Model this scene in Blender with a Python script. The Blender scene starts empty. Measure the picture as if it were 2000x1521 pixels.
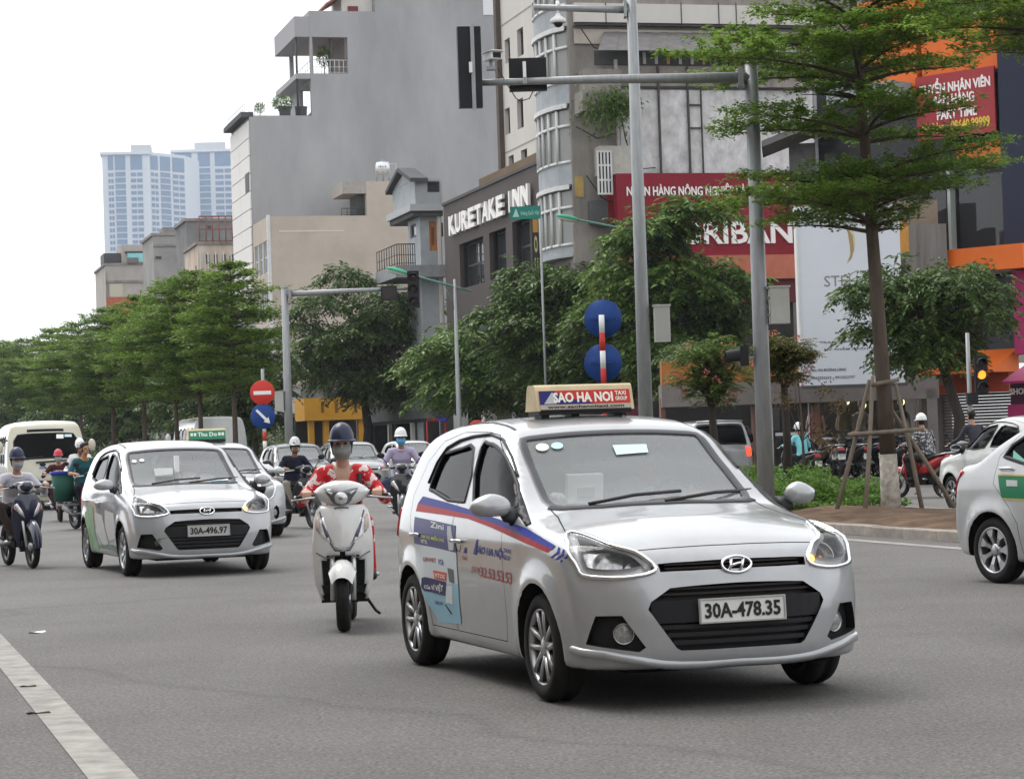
import bpy, bmesh, math, random
import numpy as np
from mathutils import Vector as V, Matrix
from mathutils.bvhtree import BVHTree
from mathutils.geometry import delaunay_2d_cdt
random.seed(7)
rng = np.random.default_rng(7)
sc = bpy.context.scene
col = sc.collection
# ---------------------------------------------------------------- camera, sky, sun, exposure
CAMH, PIT, ROL, FPX = 1.3688, .0216, .0332, 4622.0
cam = bpy.data.cameras.new('camera'); co = bpy.data.objects.new('camera', cam); col.objects.link(co)
_cp, _sp, _cr, _sr = math.cos(PIT), math.sin(PIT), math.cos(ROL), math.sin(ROL)
_F = V((0, _cp, _sp)); _u = V((0, -_sp, _cp)); _r = V((1, 0, 0))
_R = _r*_cr - _u*_sr; _U = _r*_sr + _u*_cr
_m = Matrix((_R, _U, -_F)).transposed().to_4x4(); _m.translation = (0, 0, CAMH)
co.matrix_world = _m
cam.sensor_width = 36; cam.lens = 36*FPX/2000; cam.clip_start = .3; cam.clip_end = 6000
sc.camera = co
w = bpy.data.worlds.new('World'); sc.world = w; w.use_nodes = True
nt = w.node_tree; nt.nodes.clear()
sky = nt.nodes.new('ShaderNodeTexSky'); sky.sky_type = 'NISHITA'; sky.sun_disc = False
SUN_EL, SUN_ROT = math.radians(58), math.radians(-38)
sky.sun_elevation = SUN_EL; sky.sun_rotation = SUN_ROT; sky.dust_density = 3.0; sky.altitude = 20
hs = nt.nodes.new('ShaderNodeHueSaturation'); hs.inputs['Saturation'].default_value = .10
mixs = nt.nodes.new('ShaderNodeMix'); mixs.data_type = 'RGBA'; mixs.inputs[0].default_value = .62
mixs.inputs[7].default_value = (11.6, 11.9, 12.3, 1)
bg = nt.nodes.new('ShaderNodeBackground'); bg.inputs[1].default_value = .12
ow = nt.nodes.new('ShaderNodeOutputWorld')
nt.links.new(sky.outputs[0], hs.inputs['Color']); nt.links.new(hs.outputs[0], mixs.inputs[6])
tcw = nt.nodes.new('ShaderNodeTexCoord'); nzw = nt.nodes.new('ShaderNodeTexNoise'); nzw.inputs['Scale'].default_value = 2.6; nzw.inputs['Detail'].default_value = 7
rpw = nt.nodes.new('ShaderNodeMapRange'); rpw.inputs[1].default_value = .3; rpw.inputs[2].default_value = .7; rpw.inputs[3].default_value = .72; rpw.inputs[4].default_value = 1.28
mlw = nt.nodes.new('ShaderNodeMix'); mlw.data_type = 'RGBA'; mlw.blend_type = 'MULTIPLY'; mlw.inputs[0].default_value = 1
nt.links.new(tcw.outputs['Generated'], nzw.inputs['Vector']); nt.links.new(nzw.outputs['Fac'], rpw.inputs[0]); nt.links.new(mixs.outputs[2], mlw.inputs[6]); nt.links.new(rpw.outputs[0], mlw.inputs[7])
nt.links.new(mlw.outputs[2], bg.inputs[0]); nt.links.new(bg.outputs[0], ow.inputs[0])
sl = bpy.data.lights.new('sun', 'SUN'); sl.energy = 1.5; sl.angle = math.radians(28); sl.color = (1, .97, .92)
so = bpy.data.objects.new('sun', sl); col.objects.link(so)
_d = V((math.sin(SUN_ROT)*math.cos(SUN_EL), math.cos(SUN_ROT)*math.cos(SUN_EL), math.sin(SUN_EL)))
so.rotation_euler = (-_d).to_track_quat('-Z', 'Y').to_euler()
sc.view_settings.view_transform = 'Standard'; sc.view_settings.look = 'None'
sc.view_settings.exposure = .60; sc.view_settings.gamma = 1
sc.view_settings.use_curve_mapping = False
sc.render.engine = 'CYCLES'; sc.cycles.use_denoising = True
sc.cycles.max_bounces = 6; sc.cycles.diffuse_bounces = 3; sc.cycles.glossy_bounces = 3
sc.cycles.transparent_max_bounces = 12; sc.cycles.transmission_bounces = 4; sc.cycles.volume_bounces = 0
sc.cycles.sample_clamp_indirect = 6
# ---------------------------------------------------------------- pixels of the photograph -> rays
def ray(px, py):
    return (_F + _R*((px-1000)/FPX) - _U*((py-760.5)/FPX))
C0 = V((0, 0, CAMH))
def P(px, py, d):
    r = ray(px, py); return C0 + r*(d/r.y)
def G(px, py, z=0.0):
    r = ray(px, py); return C0 + r*((z-CAMH)/r.z)
def onplane(px, py, o, n):
    r = ray(px, py); return C0 + r*((o-C0).dot(n)/r.dot(n))
S = V((-.2607, .9654, 0)).normalized(); N = V((S.y, -S.x, 0))
Z = V((0, 0, 1))
def ST(u, v, z=0.0): return S*u + N*v + Z*z
def onV(px, py, v): return onplane(px, py, N*v, N)
def onU(px, py, u): return onplane(px, py, S*u, S)
# ---------------------------------------------------------------- materials
_mc = {}
def M(name, c=(.5, .5, .5), rough=.6, metal=0., var=0., scale=3., bump=0., bscale=40., coat=0., emit=0., spec=.22, alpha=None, stretch=None, dirt=None, rnd=0., trans=0.):
    if name in _mc: return _mc[name]
    m = bpy.data.materials.new(name); m.use_nodes = True; t = m.node_tree
    b = t.nodes['Principled BSDF']; b.inputs['Base Color'].default_value = (*c, 1)
    b.inputs['Roughness'].default_value = rough; b.inputs['Metallic'].default_value = metal
    b.inputs['Specular IOR Level'].default_value = spec; b.inputs['Coat Weight'].default_value = coat
    b.inputs['Coat Roughness'].default_value = .06
    m.diffuse_color = (*c, 1)
    if emit: b.inputs['Emission Color'].default_value = (*c, 1); b.inputs['Emission Strength'].default_value = emit
    if trans:
        b.inputs['Subsurface Weight'].default_value = 0
    L = t.links.new
    if var or bump or dirt:
        tc = t.nodes.new('ShaderNodeTexCoord'); mp = t.nodes.new('ShaderNodeMapping')
        if stretch: mp.inputs['Scale'].default_value = stretch
        L(tc.outputs['Object'], mp.inputs['Vector'])
    out = None
    if var or dirt:
        n = t.nodes.new('ShaderNodeTexNoise'); n.inputs['Scale'].default_value = scale; n.inputs['Detail'].default_value = 8
        n.inputs['Roughness'].default_value = .65
        L(mp.outputs[0], n.inputs['Vector'])
        r = t.nodes.new('ShaderNodeValToRGB'); r.color_ramp.elements[0].position = .3; r.color_ramp.elements[1].position = .7
        lo = dirt if dirt else tuple(x*(1-var) for x in c)
        hi = tuple(min(1, x*(1+var*.6)) for x in c)
        r.color_ramp.elements[0].color = (*lo, 1); r.color_ramp.elements[1].color = (*hi, 1)
        L(n.outputs['Fac'], r.inputs[0]); out = r.outputs[0]
    if rnd:
        oi = t.nodes.new('ShaderNodeObjectInfo'); h = t.nodes.new('ShaderNodeHueSaturation')
        mr = t.nodes.new('ShaderNodeMapRange'); mr.inputs[3].default_value = 1-rnd; mr.inputs[4].default_value = 1+rnd
        L(oi.outputs['Random'], mr.inputs[0]); L(mr.outputs[0], h.inputs['Value'])
        if out: L(out, h.inputs['Color'])
        else: h.inputs['Color'].default_value = (*c, 1)
        out = h.outputs[0]
    if out: L(out, b.inputs['Base Color'])
    if bump:
        n2 = t.nodes.new('ShaderNodeTexNoise'); n2.inputs['Scale'].default_value = bscale; n2.inputs['Detail'].default_value = 6
        L(mp.outputs[0], n2.inputs['Vector'])
        bm_ = t.nodes.new('ShaderNodeBump'); bm_.inputs['Strength'].default_value = bump; bm_.inputs['Distance'].default_value = .02
        L(n2.outputs['Fac'], bm_.inputs['Height']); L(bm_.outputs[0], b.inputs['Normal'])
    _mc[name] = m
    return m
def glassmat(name, tint=(.02, .025, .03), clear=.5, rough=.02, ior=1.5):
    """a pane: glossy by Fresnel, the rest part see-through, part tinted"""
    if name in _mc: return _mc[name]
    m = bpy.data.materials.new(name); m.use_nodes = True; t = m.node_tree; t.nodes.clear(); L = t.links.new
    o = t.nodes.new('ShaderNodeOutputMaterial'); fr = t.nodes.new('ShaderNodeFresnel'); fr.inputs[0].default_value = ior
    gl = t.nodes.new('ShaderNodeBsdfGlossy'); gl.inputs['Roughness'].default_value = rough
    tr = t.nodes.new('ShaderNodeBsdfTransparent'); df = t.nodes.new('ShaderNodeBsdfDiffuse'); df.inputs[0].default_value = (*tint, 1)
    a = t.nodes.new('ShaderNodeMixShader'); a.inputs[0].default_value = clear
    b = t.nodes.new('ShaderNodeMixShader')
    L(df.outputs[0], a.inputs[1]); L(tr.outputs[0], a.inputs[2]); L(fr.outputs[0], b.inputs[0]); L(a.outputs[0], b.inputs[1]); L(gl.outputs[0], b.inputs[2])
    L(b.outputs[0], o.inputs[0]); _mc[name] = m
    return m
# ---------------------------------------------------------------- mesh builder
class MB:
    def __init__(s): s.v = []; s.f = []; s.mi = []; s.sm = []; s.mats = []
    def _m(s, m):
        if m not in s.mats: s.mats.append(m)
        return s.mats.index(m)
    def add(s, vs, fs, m, smooth=False):
        k = len(s.v); s.v += [tuple(x) for x in vs]; i = s._m(m)
        for f in fs: s.f.append([k+j for j in f]); s.mi.append(i); s.sm.append(smooth)
        return s
    def box(s, c, sz, m, R=None, taper=1.):
        c = V(c); hx, hy, hz = sz[0]/2, sz[1]/2, sz[2]/2
        vs = []
        for z_, t in ((-hz, 1), (hz, taper)):
            for x, y in ((-hx, -hy), (hx, -hy), (hx, hy), (-hx, hy)):
                p = V((x*t, y*t, z_)); vs.append(c + (R @ p if R else p))
        return s.add(vs, [(3, 2, 1, 0), (4, 5, 6, 7), (0, 1, 5, 4), (1, 2, 6, 5), (2, 3, 7, 6), (3, 0, 4, 7)], m)
    def tube(s, pts, rads, m, n=10, caps=True, smooth=True, flat=None):
        pts = [V(p) for p in pts]
        if not hasattr(rads, '__len__'): rads = [rads]*len(pts)
        vs = []; fs = []; up = None
        for i, p in enumerate(pts):
            t = (pts[min(i+1, len(pts)-1)] - pts[max(i-1, 0)]).normalized()
            if up is None:
                up = t.orthogonal().normalized() if not flat else (V(flat) - t*V(flat).dot(t)).normalized()
            else:
                up = (up - t*up.dot(t)); up = up.normalized() if up.length > 1e-6 else t.orthogonal().normalized()
            b = t.cross(up)
            r = rads[i]; r2 = r if not isinstance(r, tuple) else r[1]; r1 = r if not isinstance(r, tuple) else r[0]
            for k in range(n):
                a = 2*math.pi*k/n; vs.append(p + up*math.cos(a)*r1 + b*math.sin(a)*r2)
        for i in range(len(pts)-1):
            for k in range(n):
                fs.append((i*n+k, i*n+(k+1) % n, (i+1)*n+(k+1) % n, (i+1)*n+k))
        if caps: fs.append(tuple(range(n-1, -1, -1))); fs.append(tuple((len(pts)-1)*n+k for k in range(n)))
        return s.add(vs, fs, m, smooth)
    def lathe(s, prof, m, n=32, o=(0, 0, 0), ax='z', smooth=True, arc=None):
        """prof: (r, h) pairs about the axis; ax may be a rotation matrix"""
        o = V(o); R = ax if isinstance(ax, Matrix) else {'z': Matrix.Identity(3), 'y': Matrix.Rotation(-math.pi/2, 3, 'X'), 'x': Matrix.Rotation(math.pi/2, 3, 'Y')}[ax]
        vs = []; fs = []; k = len(prof)
        for i in range(n):
            a = 2*math.pi*i/n
            for r, h in prof: vs.append(o + R @ V((r*math.cos(a), r*math.sin(a), h)))
        for i in range(n):
            j = (i+1) % n
            for q in range(k-1): fs.append((i*k+q, j*k+q, j*k+q+1, i*k+q+1))
        return s.add(vs, fs, m, smooth)
    def ell(s, c, r, m, n=14, R=None, k=9):
        c = V(c); vs = []; fs = []
        for i in range(1, k):
            a = math.pi*i/k
            for j in range(n):
                b = 2*math.pi*j/n; p = V((r[0]*math.sin(a)*math.cos(b), r[1]*math.sin(a)*math.sin(b), r[2]*math.cos(a)))
                vs.append(c + (R @ p if R else p))
        t = V((0, 0, r[2])); vs.append(c + (R @ t if R else t)); vs.append(c - (R @ t if R else t))
        for i in range(k-2):
            for j in range(n): fs.append((i*n+j, (i+1)*n+j, (i+1)*n+(j+1) % n, i*n+(j+1) % n))
        T = (k-1)*n
        for j in range(n): fs.append((T, j, (j+1) % n)); fs.append((T+1, (k-2)*n+(j+1) % n, (k-2)*n+j))
        return s.add(vs, fs, m, True)
    def prism(s, poly, d, m, smooth=False):
        """poly: 3-D loop, extruded by vector d"""
        n = len(poly); d = V(d); a = [V(p) for p in poly]
        nn = V((0, 0, 0))
        for i in range(n): nn += a[i].cross(a[(i+1) % n])
        if nn.dot(d) < 0: a = a[::-1]
        vs = a + [p + d for p in a]
        fs = [tuple(range(n-1, -1, -1)), tuple(range(n, 2*n))] + [(i, (i+1) % n, n+(i+1) % n, n+i) for i in range(n)]
        return s.add(vs, fs, m, smooth)
    def build(s, name, parent=None, loc=None, mats=None):
        me = bpy.data.meshes.new(name); me.from_pydata(s.v, [], s.f)
        for m in s.mats: me.materials.append(m)
        me.polygons.foreach_set('material_index', s.mi); me.polygons.foreach_set('use_smooth', s.sm); me.update()
        return link(name, me, parent, loc)
def link(name, me, parent=None, loc=None):
    o = bpy.data.objects.new(name, me); col.objects.link(o)
    if parent: o.parent = parent
    if loc is not None: o.location = loc
    return o
def tag(o, label=None, cat=None, group=None, kind=None):
    if label: o['label'] = label
    if cat: o['category'] = cat
    if group: o['group'] = group
    if kind: o['kind'] = kind
    return o
def thing(name, label, cat, loc=(0, 0, 0), rz=0., group=None):
    o = bpy.data.objects.new(name, None); col.objects.link(o); o.location = loc; o.rotation_euler = (0, 0, rz); o.empty_display_size = .2
    return tag(o, label, cat, group)
_kids = {}
def dup(o, parent=None, mats=None, label=None):
    """copy of a thing with its parts and sub-parts; mats swaps materials on copied meshes"""
    c = o.copy()
    if mats and c.type == 'MESH' and any(m in mats for m in c.data.materials):
        c.data = c.data.copy()
        for i, m in enumerate(c.data.materials):
            if m in mats: c.data.materials[i] = mats[m]
    col.objects.link(c)
    if parent: c.parent = parent
    for ch in kids(o): dup(ch, c, mats)
    if label: c['label'] = label
    return c
def kids(o): return [x for x in col.objects if x.parent == o]
def pose(x, y, rz): return Matrix.Translation((x, y, 0)) @ Matrix.Rotation(rz, 4, 'Z')
# frames on flat faces: x along R, z up, y outwards
class Frame:
    def __init__(s, o, r, up=Z):
        s.o = V(o); s.r = V(r).normalized(); s.up = V(up).normalized(); s.n = s.r.cross(s.up).normalized()
    def p(s, x, z, y=0.): return s.o + s.r*x + s.up*z + s.n*y
    def px(s, a, b):
        q = onplane(a, b, s.o, s.n) - s.o; return q.dot(s.r), q.dot(s.up)
    def box(s, mb, x0, x1, z0, z1, y0, y1, m):
        vs = [s.p(x, z, y) for y in (y0, y1) for x, z in ((x0, z0), (x1, z0), (x1, z1), (x0, z1))]
        return mb.add(vs, [(3, 2, 1, 0), (4, 5, 6, 7), (0, 1, 5, 4), (1, 2, 6, 5), (2, 3, 7, 6), (3, 0, 4, 7)], m)
    def poly(s, mb, pts, y0, y1, m): return mb.prism([s.p(x, z, y0) for x, z in pts], s.n*(y1-y0), m)
    def wall(s, mb, x0, x1, z0, z1, holes, th, m, mr=None):
        """outer face with real openings (x0,x1,z0,z1) and reveals th deep"""
        xs = sorted({x0, x1, *[min(max(h[0], x0), x1) for h in holes], *[min(max(h[1], x0), x1) for h in holes]})
        zs = sorted({z0, z1, *[min(max(h[2], z0), z1) for h in holes], *[min(max(h[3], z0), z1) for h in holes]})
        for i in range(len(xs)-1):
            for j in range(len(zs)-1):
                cx, cz = (xs[i]+xs[i+1])/2, (zs[j]+zs[j+1])/2
                if any(h[0] < cx < h[1] and h[2] < cz < h[3] for h in holes): continue
                mb.add([s.p(xs[i], zs[j]), s.p(xs[i+1], zs[j]), s.p(xs[i+1], zs[j+1]), s.p(xs[i], zs[j+1])], [(0, 1, 2, 3)], m)
        for a, b, c, d in holes:
            q = [(a, c), (b, c), (b, d), (a, d)]
            for i in range(4):
                p0, p1 = q[i], q[(i+1) % 4]
                mb.add([s.p(*p0), s.p(*p1), s.p(*p1, -th), s.p(*p0, -th)], [(0, 1, 2, 3)], mr or m)
def textmesh(s, bold=0.):
    cu = bpy.data.curves.new('lettering', 'FONT'); cu.body = s; cu.size = 1; cu.resolution_u = 2; cu.offset = bold
    o = bpy.data.objects.new('lettering', cu); col.objects.link(o)
    dg = bpy.context.evaluated_depsgraph_get(); me = bpy.data.meshes.new_from_object(o.evaluated_get(dg))
    v = np.empty(len(me.vertices)*3); me.vertices.foreach_get('co', v); v = v.reshape(-1, 3)
    f = [tuple(p.vertices) for p in me.polygons]
    bpy.data.objects.remove(o); bpy.data.curves.remove(cu); bpy.data.meshes.remove(me)
    if len(v) == 0: return v, f
    v[:, :2] -= v[:, :2].min(0); v[:, :2] /= np.maximum(v[:, :2].max(0), 1e-6)
    return v, f          # unit square
def lettering(fr, s, x0, x1, z0, z1, m, parent, y=.01, d=.012, bold=.02, name='lettering', skew=0., mb=None):
    v, f = textmesh(s, bold)
    q = mb or MB()
    fr3 = [fr.p(x0+a*(x1-x0)+skew*b*(z1-z0), z0+b*(z1-z0), y+d) for a, b, _ in v]
    q.add(fr3, f, m)
    # sides
    from collections import Counter
    ed = {}
    for t in f:
        for i in range(len(t)):
            e = (t[i], t[(i+1) % len(t)]); ed[tuple(sorted(e))] = ed.get(tuple(sorted(e)), []) + [e]
    vs = []; fs = []
    for es in ed.values():
        if len(es) == 1:
            a, b = es[0]; k = len(vs)
            vs += [fr3[a], fr3[b], fr3[b]-fr.n*d, fr3[a]-fr.n*d]; fs.append((k+1, k, k+3, k+2))
    q.add(vs, fs, m)
    if mb: return None
    return q.build(name, parent)
def evalmesh(o):
    dg = bpy.context.evaluated_depsgraph_get(); return bpy.data.meshes.new_from_object(o.evaluated_get(dg))
def pchip(pts):
    x = np.array([p[0] for p in pts], float); y = np.array([p[1] for p in pts], float)
    o = np.argsort(x); x = x[o]; y = y[o]; h = np.diff(x); d = np.diff(y)/h
    m = np.zeros_like(x); m[0] = d[0]; m[-1] = d[-1]
    for i in range(1, len(x)-1):
        if d[i-1]*d[i] > 0:
            w1, w2 = 2*h[i]+h[i-1], h[i]+2*h[i-1]; m[i] = (w1+w2)/(w1/d[i-1]+w2/d[i])
    def f(t):
        t = np.clip(t, x[0], x[-1]); i = np.clip(np.searchsorted(x, t)-1, 0, len(x)-2)
        s_ = (t-x[i])/h[i]; a = s_*s_
        return y[i]*(1+2*s_)*(1-s_)**2 + h[i]*m[i]*s_*(1-s_)**2 + y[i+1]*a*(3-2*s_) + h[i]*m[i+1]*a*(s_-1)
    return f
# ---------------------------------------------------------------- common materials
def paint(n, c, metal=.35, rough=.32): return M(n, c, rough=rough, metal=metal, coat=.9, var=.10, scale=3.5)
SILVER = paint('silver paint', (.36, .365, .375)); DARKPL = M('black plastic', (.016, .016, .018), rough=.5)
GAP = M('black gap', (.006, .006, .006), rough=.9); RUB = M('tyre rubber', (.018, .017, .016), rough=.85, var=.35, scale=9, bump=.2)
CHROME = M('chrome', (.75, .75, .76), rough=.12, metal=1.); ALLOY = M('alloy', (.45, .45, .46), rough=.35, metal=.85); ALDARK = M('dark alloy', (.05, .05, .052), rough=.4, metal=.6)
INTER = M('car interior', (.075, .075, .078), rough=.8); SEATM = M('car seat fabric', (.26, .25, .235), rough=.9)
GLASS = glassmat('tinted glass', tint=(.003,.003,.0035), clear=.06, ior=1.16); WGLASS = glassmat('windscreen glass', tint=(.52, .55, .55), clear=.74, ior=1.65)  # windscreen tint is pale: bright sky reflection put into the diffuse colour
LENS = glassmat('lamp lens', tint=(.3, .3, .3), clear=.97, ior=1.28)
AMBER = M('amber lamp lit', (1, .42, .08), emit=2.2); REDL = M('red lamp', (.45, .01, .012), rough=.12, coat=1.); REDON = M('red lamp lit', (1, .05, .02), emit=1.6)
WHITEP = M('white sheet', (.78, .78, .76), rough=.6); BLACKT = M('black print', (.02, .02, .02), rough=.6)
REFLECT = M('lamp reflector', (.42, .42, .42), rough=.2, metal=.9, var=.6, scale=16)
PLATE = M('number plate white', (.62, .62, .60), rough=.5, var=.08, scale=8)

def smax(a, b, k):
    h = np.maximum(k-np.abs(a-b), 0)/k
    return np.maximum(a, b) + h*h*k*.25
def boxgrid(lo, hi, n):
    lo = np.array(lo, float); hi = np.array(hi, float); idx = {}; vs = []; fs = []
    def vid(t):
        if t not in idx: idx[t] = len(vs); vs.append(lo + (hi-lo)*np.array(t)/np.array(n))
        return idx[t]
    for ax in range(3):
        a, b = (ax+1) % 3, (ax+2) % 3
        for side in (0, n[ax]):
            for i in range(n[a]):
                for j in range(n[b]):
                    q = []
                    for di, dj in ((0, 0), (1, 0), (1, 1), (0, 1)):
                        t = [0, 0, 0]; t[ax] = side; t[a] = i+di; t[b] = j+dj; q.append(vid(tuple(t)))
                    fs.append(q if side else q[::-1])
    return np.array(vs), fs
def shrinkshape(F, lo, hi, n, core_lo, core_hi, it=34):
    vs, fs = boxgrid(lo, hi, n)
    c = np.clip(vs, core_lo, core_hi); d = vs-c; L = np.linalg.norm(d, axis=1, keepdims=True); d = d/np.maximum(L, 1e-9)
    a = np.zeros((len(vs), 1)); b = np.full((len(vs), 1), 3.0)
    for _ in range(it):
        m = (a+b)/2; inside = (F(c+d*m) < 0)[:, None]
        a = np.where(inside, m, a); b = np.where(inside, b, m)
    return c+d*a, fs
class CarShape:
    """smooth shell given by profile curves; inset shrinks it"""
    def __init__(s, top, bot, sect, nose, tail, plan, axles, halfw, wr, crown=.05):
        s.top = pchip(top); s.bot = pchip(bot); s.sect = pchip(sect); s.nose = pchip(nose); s.tail = pchip(tail); s.plan = pchip(plan)
        s.ax = axles; s.hw = halfw; s.wr = wr; s.crown = crown; s.nc = .34; s.tc = .16
    def F(s, p, inset=0., k=.05):
        x, y, z = p[:, 0], np.abs(p[:, 1]), p[:, 2]
        f = z - s.top(x) + s.crown*(y/.7)**2*np.clip(1.2-(z-.9)*.5, .5, 1.2)
        wd = s.sect(z)*s.plan(x)
        for a in s.ax:
            r = np.hypot(x-a, z-s.wr); wd = wd + .022*np.exp(-((r-s.wr-.06)/.07)**2)*(z < .8)
        g = y - wd
        yy = np.clip(y/s.hw, 0, 1.2)
        e = x - (s.nose(z) - s.nc*yy**3.2)
        h = (s.tail(z) + s.tc*yy**3) - x
        b = s.bot(x) - z
        r = smax(f, g, k*1.6); r = smax(r, e, k); r = smax(r, h, k); r = smax(r, b, .04)
        return r + inset
HATCH = CarShape(
    top=[(-3.05, 1.0), (-2.93, 1.05), (-2.70, 1.40), (-2.55, 1.455), (-2.2, 1.495), (-1.75, 1.512), (-1.35, 1.49), (-1.12, 1.455), (-.75, 1.24), (-.36, 1.03), (-.15, .985), (.2, .93), (.5, .855), (.68, .765), (.80, .66)],
    bot=[(-3, .30), (-2.7, .22), (-2.0, .19), (-.4, .19), (.3, .2), (.6, .2), (.8, .21)],
    sect=[(.1, .74), (.22, .785), (.35, .80), (.5, .815), (.68, .822), (.80, .822), (.90, .81), (1.0, .78), (1.15, .725), (1.3, .665), (1.45, .585), (1.55, .52)],
    nose=[(.15, .70), (.22, .765), (.30, .785), (.45, .79), (.56, .775), (.66, .745), (.74, .71), (.85, .68), (1.5, .6)],
    tail=[(.15, -2.88), (.3, -2.96), (.5, -2.99), (.62, -2.98), (.9, -2.93), (1.1, -2.90), (1.3, -2.78), (1.5, -2.55)],
    plan=[(-3.05, .93), (-2.5, .985), (-1.5, 1.), (-.3, 1.), (.2, .99), (.8, .93)], axles=(0, -2.425), halfw=.83, wr=.285)

class Surf:
    def __init__(s, vs, fs): s.b = BVHTree.FromPolygons([tuple(v) for v in vs], fs)
    def near(s, p):
        l, n, i, d = s.b.find_nearest(V(p)); return l, n
def fill(surf, pts, off, depth=0., step=.05, snap=True):
    """patch bounded by 3-D loop pts, draped on surf, lifted by off; depth gives it an edge"""
    B = []
    n = len(pts)
    for i in range(n):
        a, b = V(pts[i]), V(pts[(i+1) % n]); k = max(1, int((b-a).length/step))
        for j in range(k): B.append(a.lerp(b, j/k))
    c = sum(B, V((0, 0, 0)))/len(B); nn = V((0, 0, 0))
    for i in range(len(B)): nn += (B[i]-c).cross(B[(i+1) % len(B)]-c)
    nn.normalize(); ex = nn.orthogonal().normalized(); ey = nn.cross(ex)
    q = [((p-c).dot(ex), (p-c).dot(ey)) for p in B]
    pin = [V(t) for t in q]
    xs = [t[0] for t in q]; ys = [t[1] for t in q]
    def inside(x, y):
        r = False
        for i in range(len(q)):
            x1, y1 = q[i]; x2, y2 = q[i-1]
            if (y1 > y) != (y2 > y) and x < (x2-x1)*(y-y1)/(y2-y1)+x1: r = not r
        return r
    def bd(x, y): return min((x-a)**2+(y-b)**2 for a, b in q)
    x = min(xs)+step*.5
    while x < max(xs):
        y = min(ys)+step*.5
        while y < max(ys):
            if inside(x, y) and bd(x, y) > (step*.45)**2: pin.append(V((x, y)))
            y += step
        x += step
    nb = len(q)
    r = delaunay_2d_cdt(pin, [(i, (i+1) % nb) for i in range(nb)], [list(range(nb))], 1, 1e-6)
    V2, F2, ov = r[0], r[2], r[3]
    bmap = {}
    vs = []; nr = []
    # depth of the plane offset interpolated from boundary via nearest snap
    for i, t in enumerate(V2):
        o = ov[i]
        base = B[o[0]] if o and o[0] < nb else c+ex*t.x+ey*t.y
        if snap:
            l, m = surf.near(base)
        else: l, m = base, nn
        vs.append(l+m*off); nr.append(m)
    fs = []
    for f in F2:
        f = list(f); a, b, d = (vs[f[0]], vs[f[1]], vs[f[2]])
        if (b-a).cross(d-a).dot(nr[f[0]]) < 0: f = f[::-1]
        fs.append(f)
    if depth:
        e = {}
        for f in fs:
            for i in range(len(f)):
                a, b = f[i], f[(i+1) % len(f)]; key = (min(a, b), max(a, b)); e[key] = None if key in e else (a, b)
        for k, ab in e.items():
            if ab:
                a, b = ab; t = len(vs); vs += [vs[a]-nr[a]*depth, vs[b]-nr[b]*depth]; fs.append([b, a, t, t+1])
    return vs, fs
def ribbon(surf, pts, wd, off, mb, m, closed=False, step=.04, h=0.):
    """thin strip along a polyline on surf"""
    q = []
    n = len(pts)
    for i in range(n if closed else n-1):
        a, b = V(pts[i]), V(pts[(i+1) % n]); k = max(1, int((b-a).length/step))
        for j in range(k): q.append(a.lerp(b, j/k))
    if not closed: q.append(V(pts[-1]))
    sn = [surf.near(p) for p in q]; vs = []; fs = []; L = len(q)
    for i in range(L):
        p, nn = sn[i]; a = sn[(i-1) % L if closed else max(i-1, 0)][0]; b = sn[(i+1) % L if closed else min(i+1, L-1)][0]
        t = (b-a).normalized(); sd = t.cross(nn).normalized()*wd/2
        vs += [p-sd+nn*off*.2, p-sd*.7+nn*(off+h), p+sd*.7+nn*(off+h), p+sd+nn*off*.2]
    for i in range(L if closed else L-1):
        j = (i+1) % L
        for k in range(3): fs.append((4*i+k, 4*j+k, 4*j+k+1, 4*i+k+1))
    # keep outward
    mb.add(vs, [f[::-1] for f in fs], m, True)
def sm(pts, k=3):
    n = len(pts); out = []
    for i in range(n):
        a, b, c, d = pts[i-1], pts[i], pts[(i+1) % n], pts[(i+2) % n]
        for j in range(k):
            t = j/k; out.append((b*2+(c-a)*t+(a*2-b*5+c*4-d)*t*t+(b*3-a-c*3+d)*t**3)*.5)
    return out
def cutprism(mb, surf, pts, dout, din, m, step=.06):
    vs, fs = fill(surf, pts, 0, 0, step)
    nn = V((0, 0, 0))
    for p in vs: nn += surf.near(p)[1]
    nn.normalize(); k = len(vs)
    e = {}
    for f in fs:
        for i in range(len(f)):
            a, b = f[i], f[(i+1) % len(f)]; key = (min(a, b), max(a, b)); e[key] = None if key in e else (a, b)
    V_ = [p+nn*dout for p in vs]+[p-nn*din for p in vs]
    F_ = [list(f) for f in fs]+[[k+i for i in f[::-1]] for f in fs]+[[ab[1], ab[0], k+ab[0], k+ab[1]] for ab in e.values() if ab]
    mb.add(V_, F_, m)
def boolean(o, cut, op='DIFFERENCE'):
    n0 = len(o.data.polygons)
    for use_self in (False, True):
        md = o.modifiers.new('cut', 'BOOLEAN'); md.object = cut; md.operation = op; md.solver = 'EXACT'; md.material_mode = 'TRANSFER'; md.use_self = use_self; md.use_hole_tolerant = use_self
        me = evalmesh(o); o.modifiers.clear(); n = len(me.polygons)
        if (n > .5*n0) if op == 'DIFFERENCE' else (n > 30): o.data = me; return o
        bpy.data.meshes.remove(me)
    print('cut skipped', o.name, cut.name, op); return o
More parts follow.
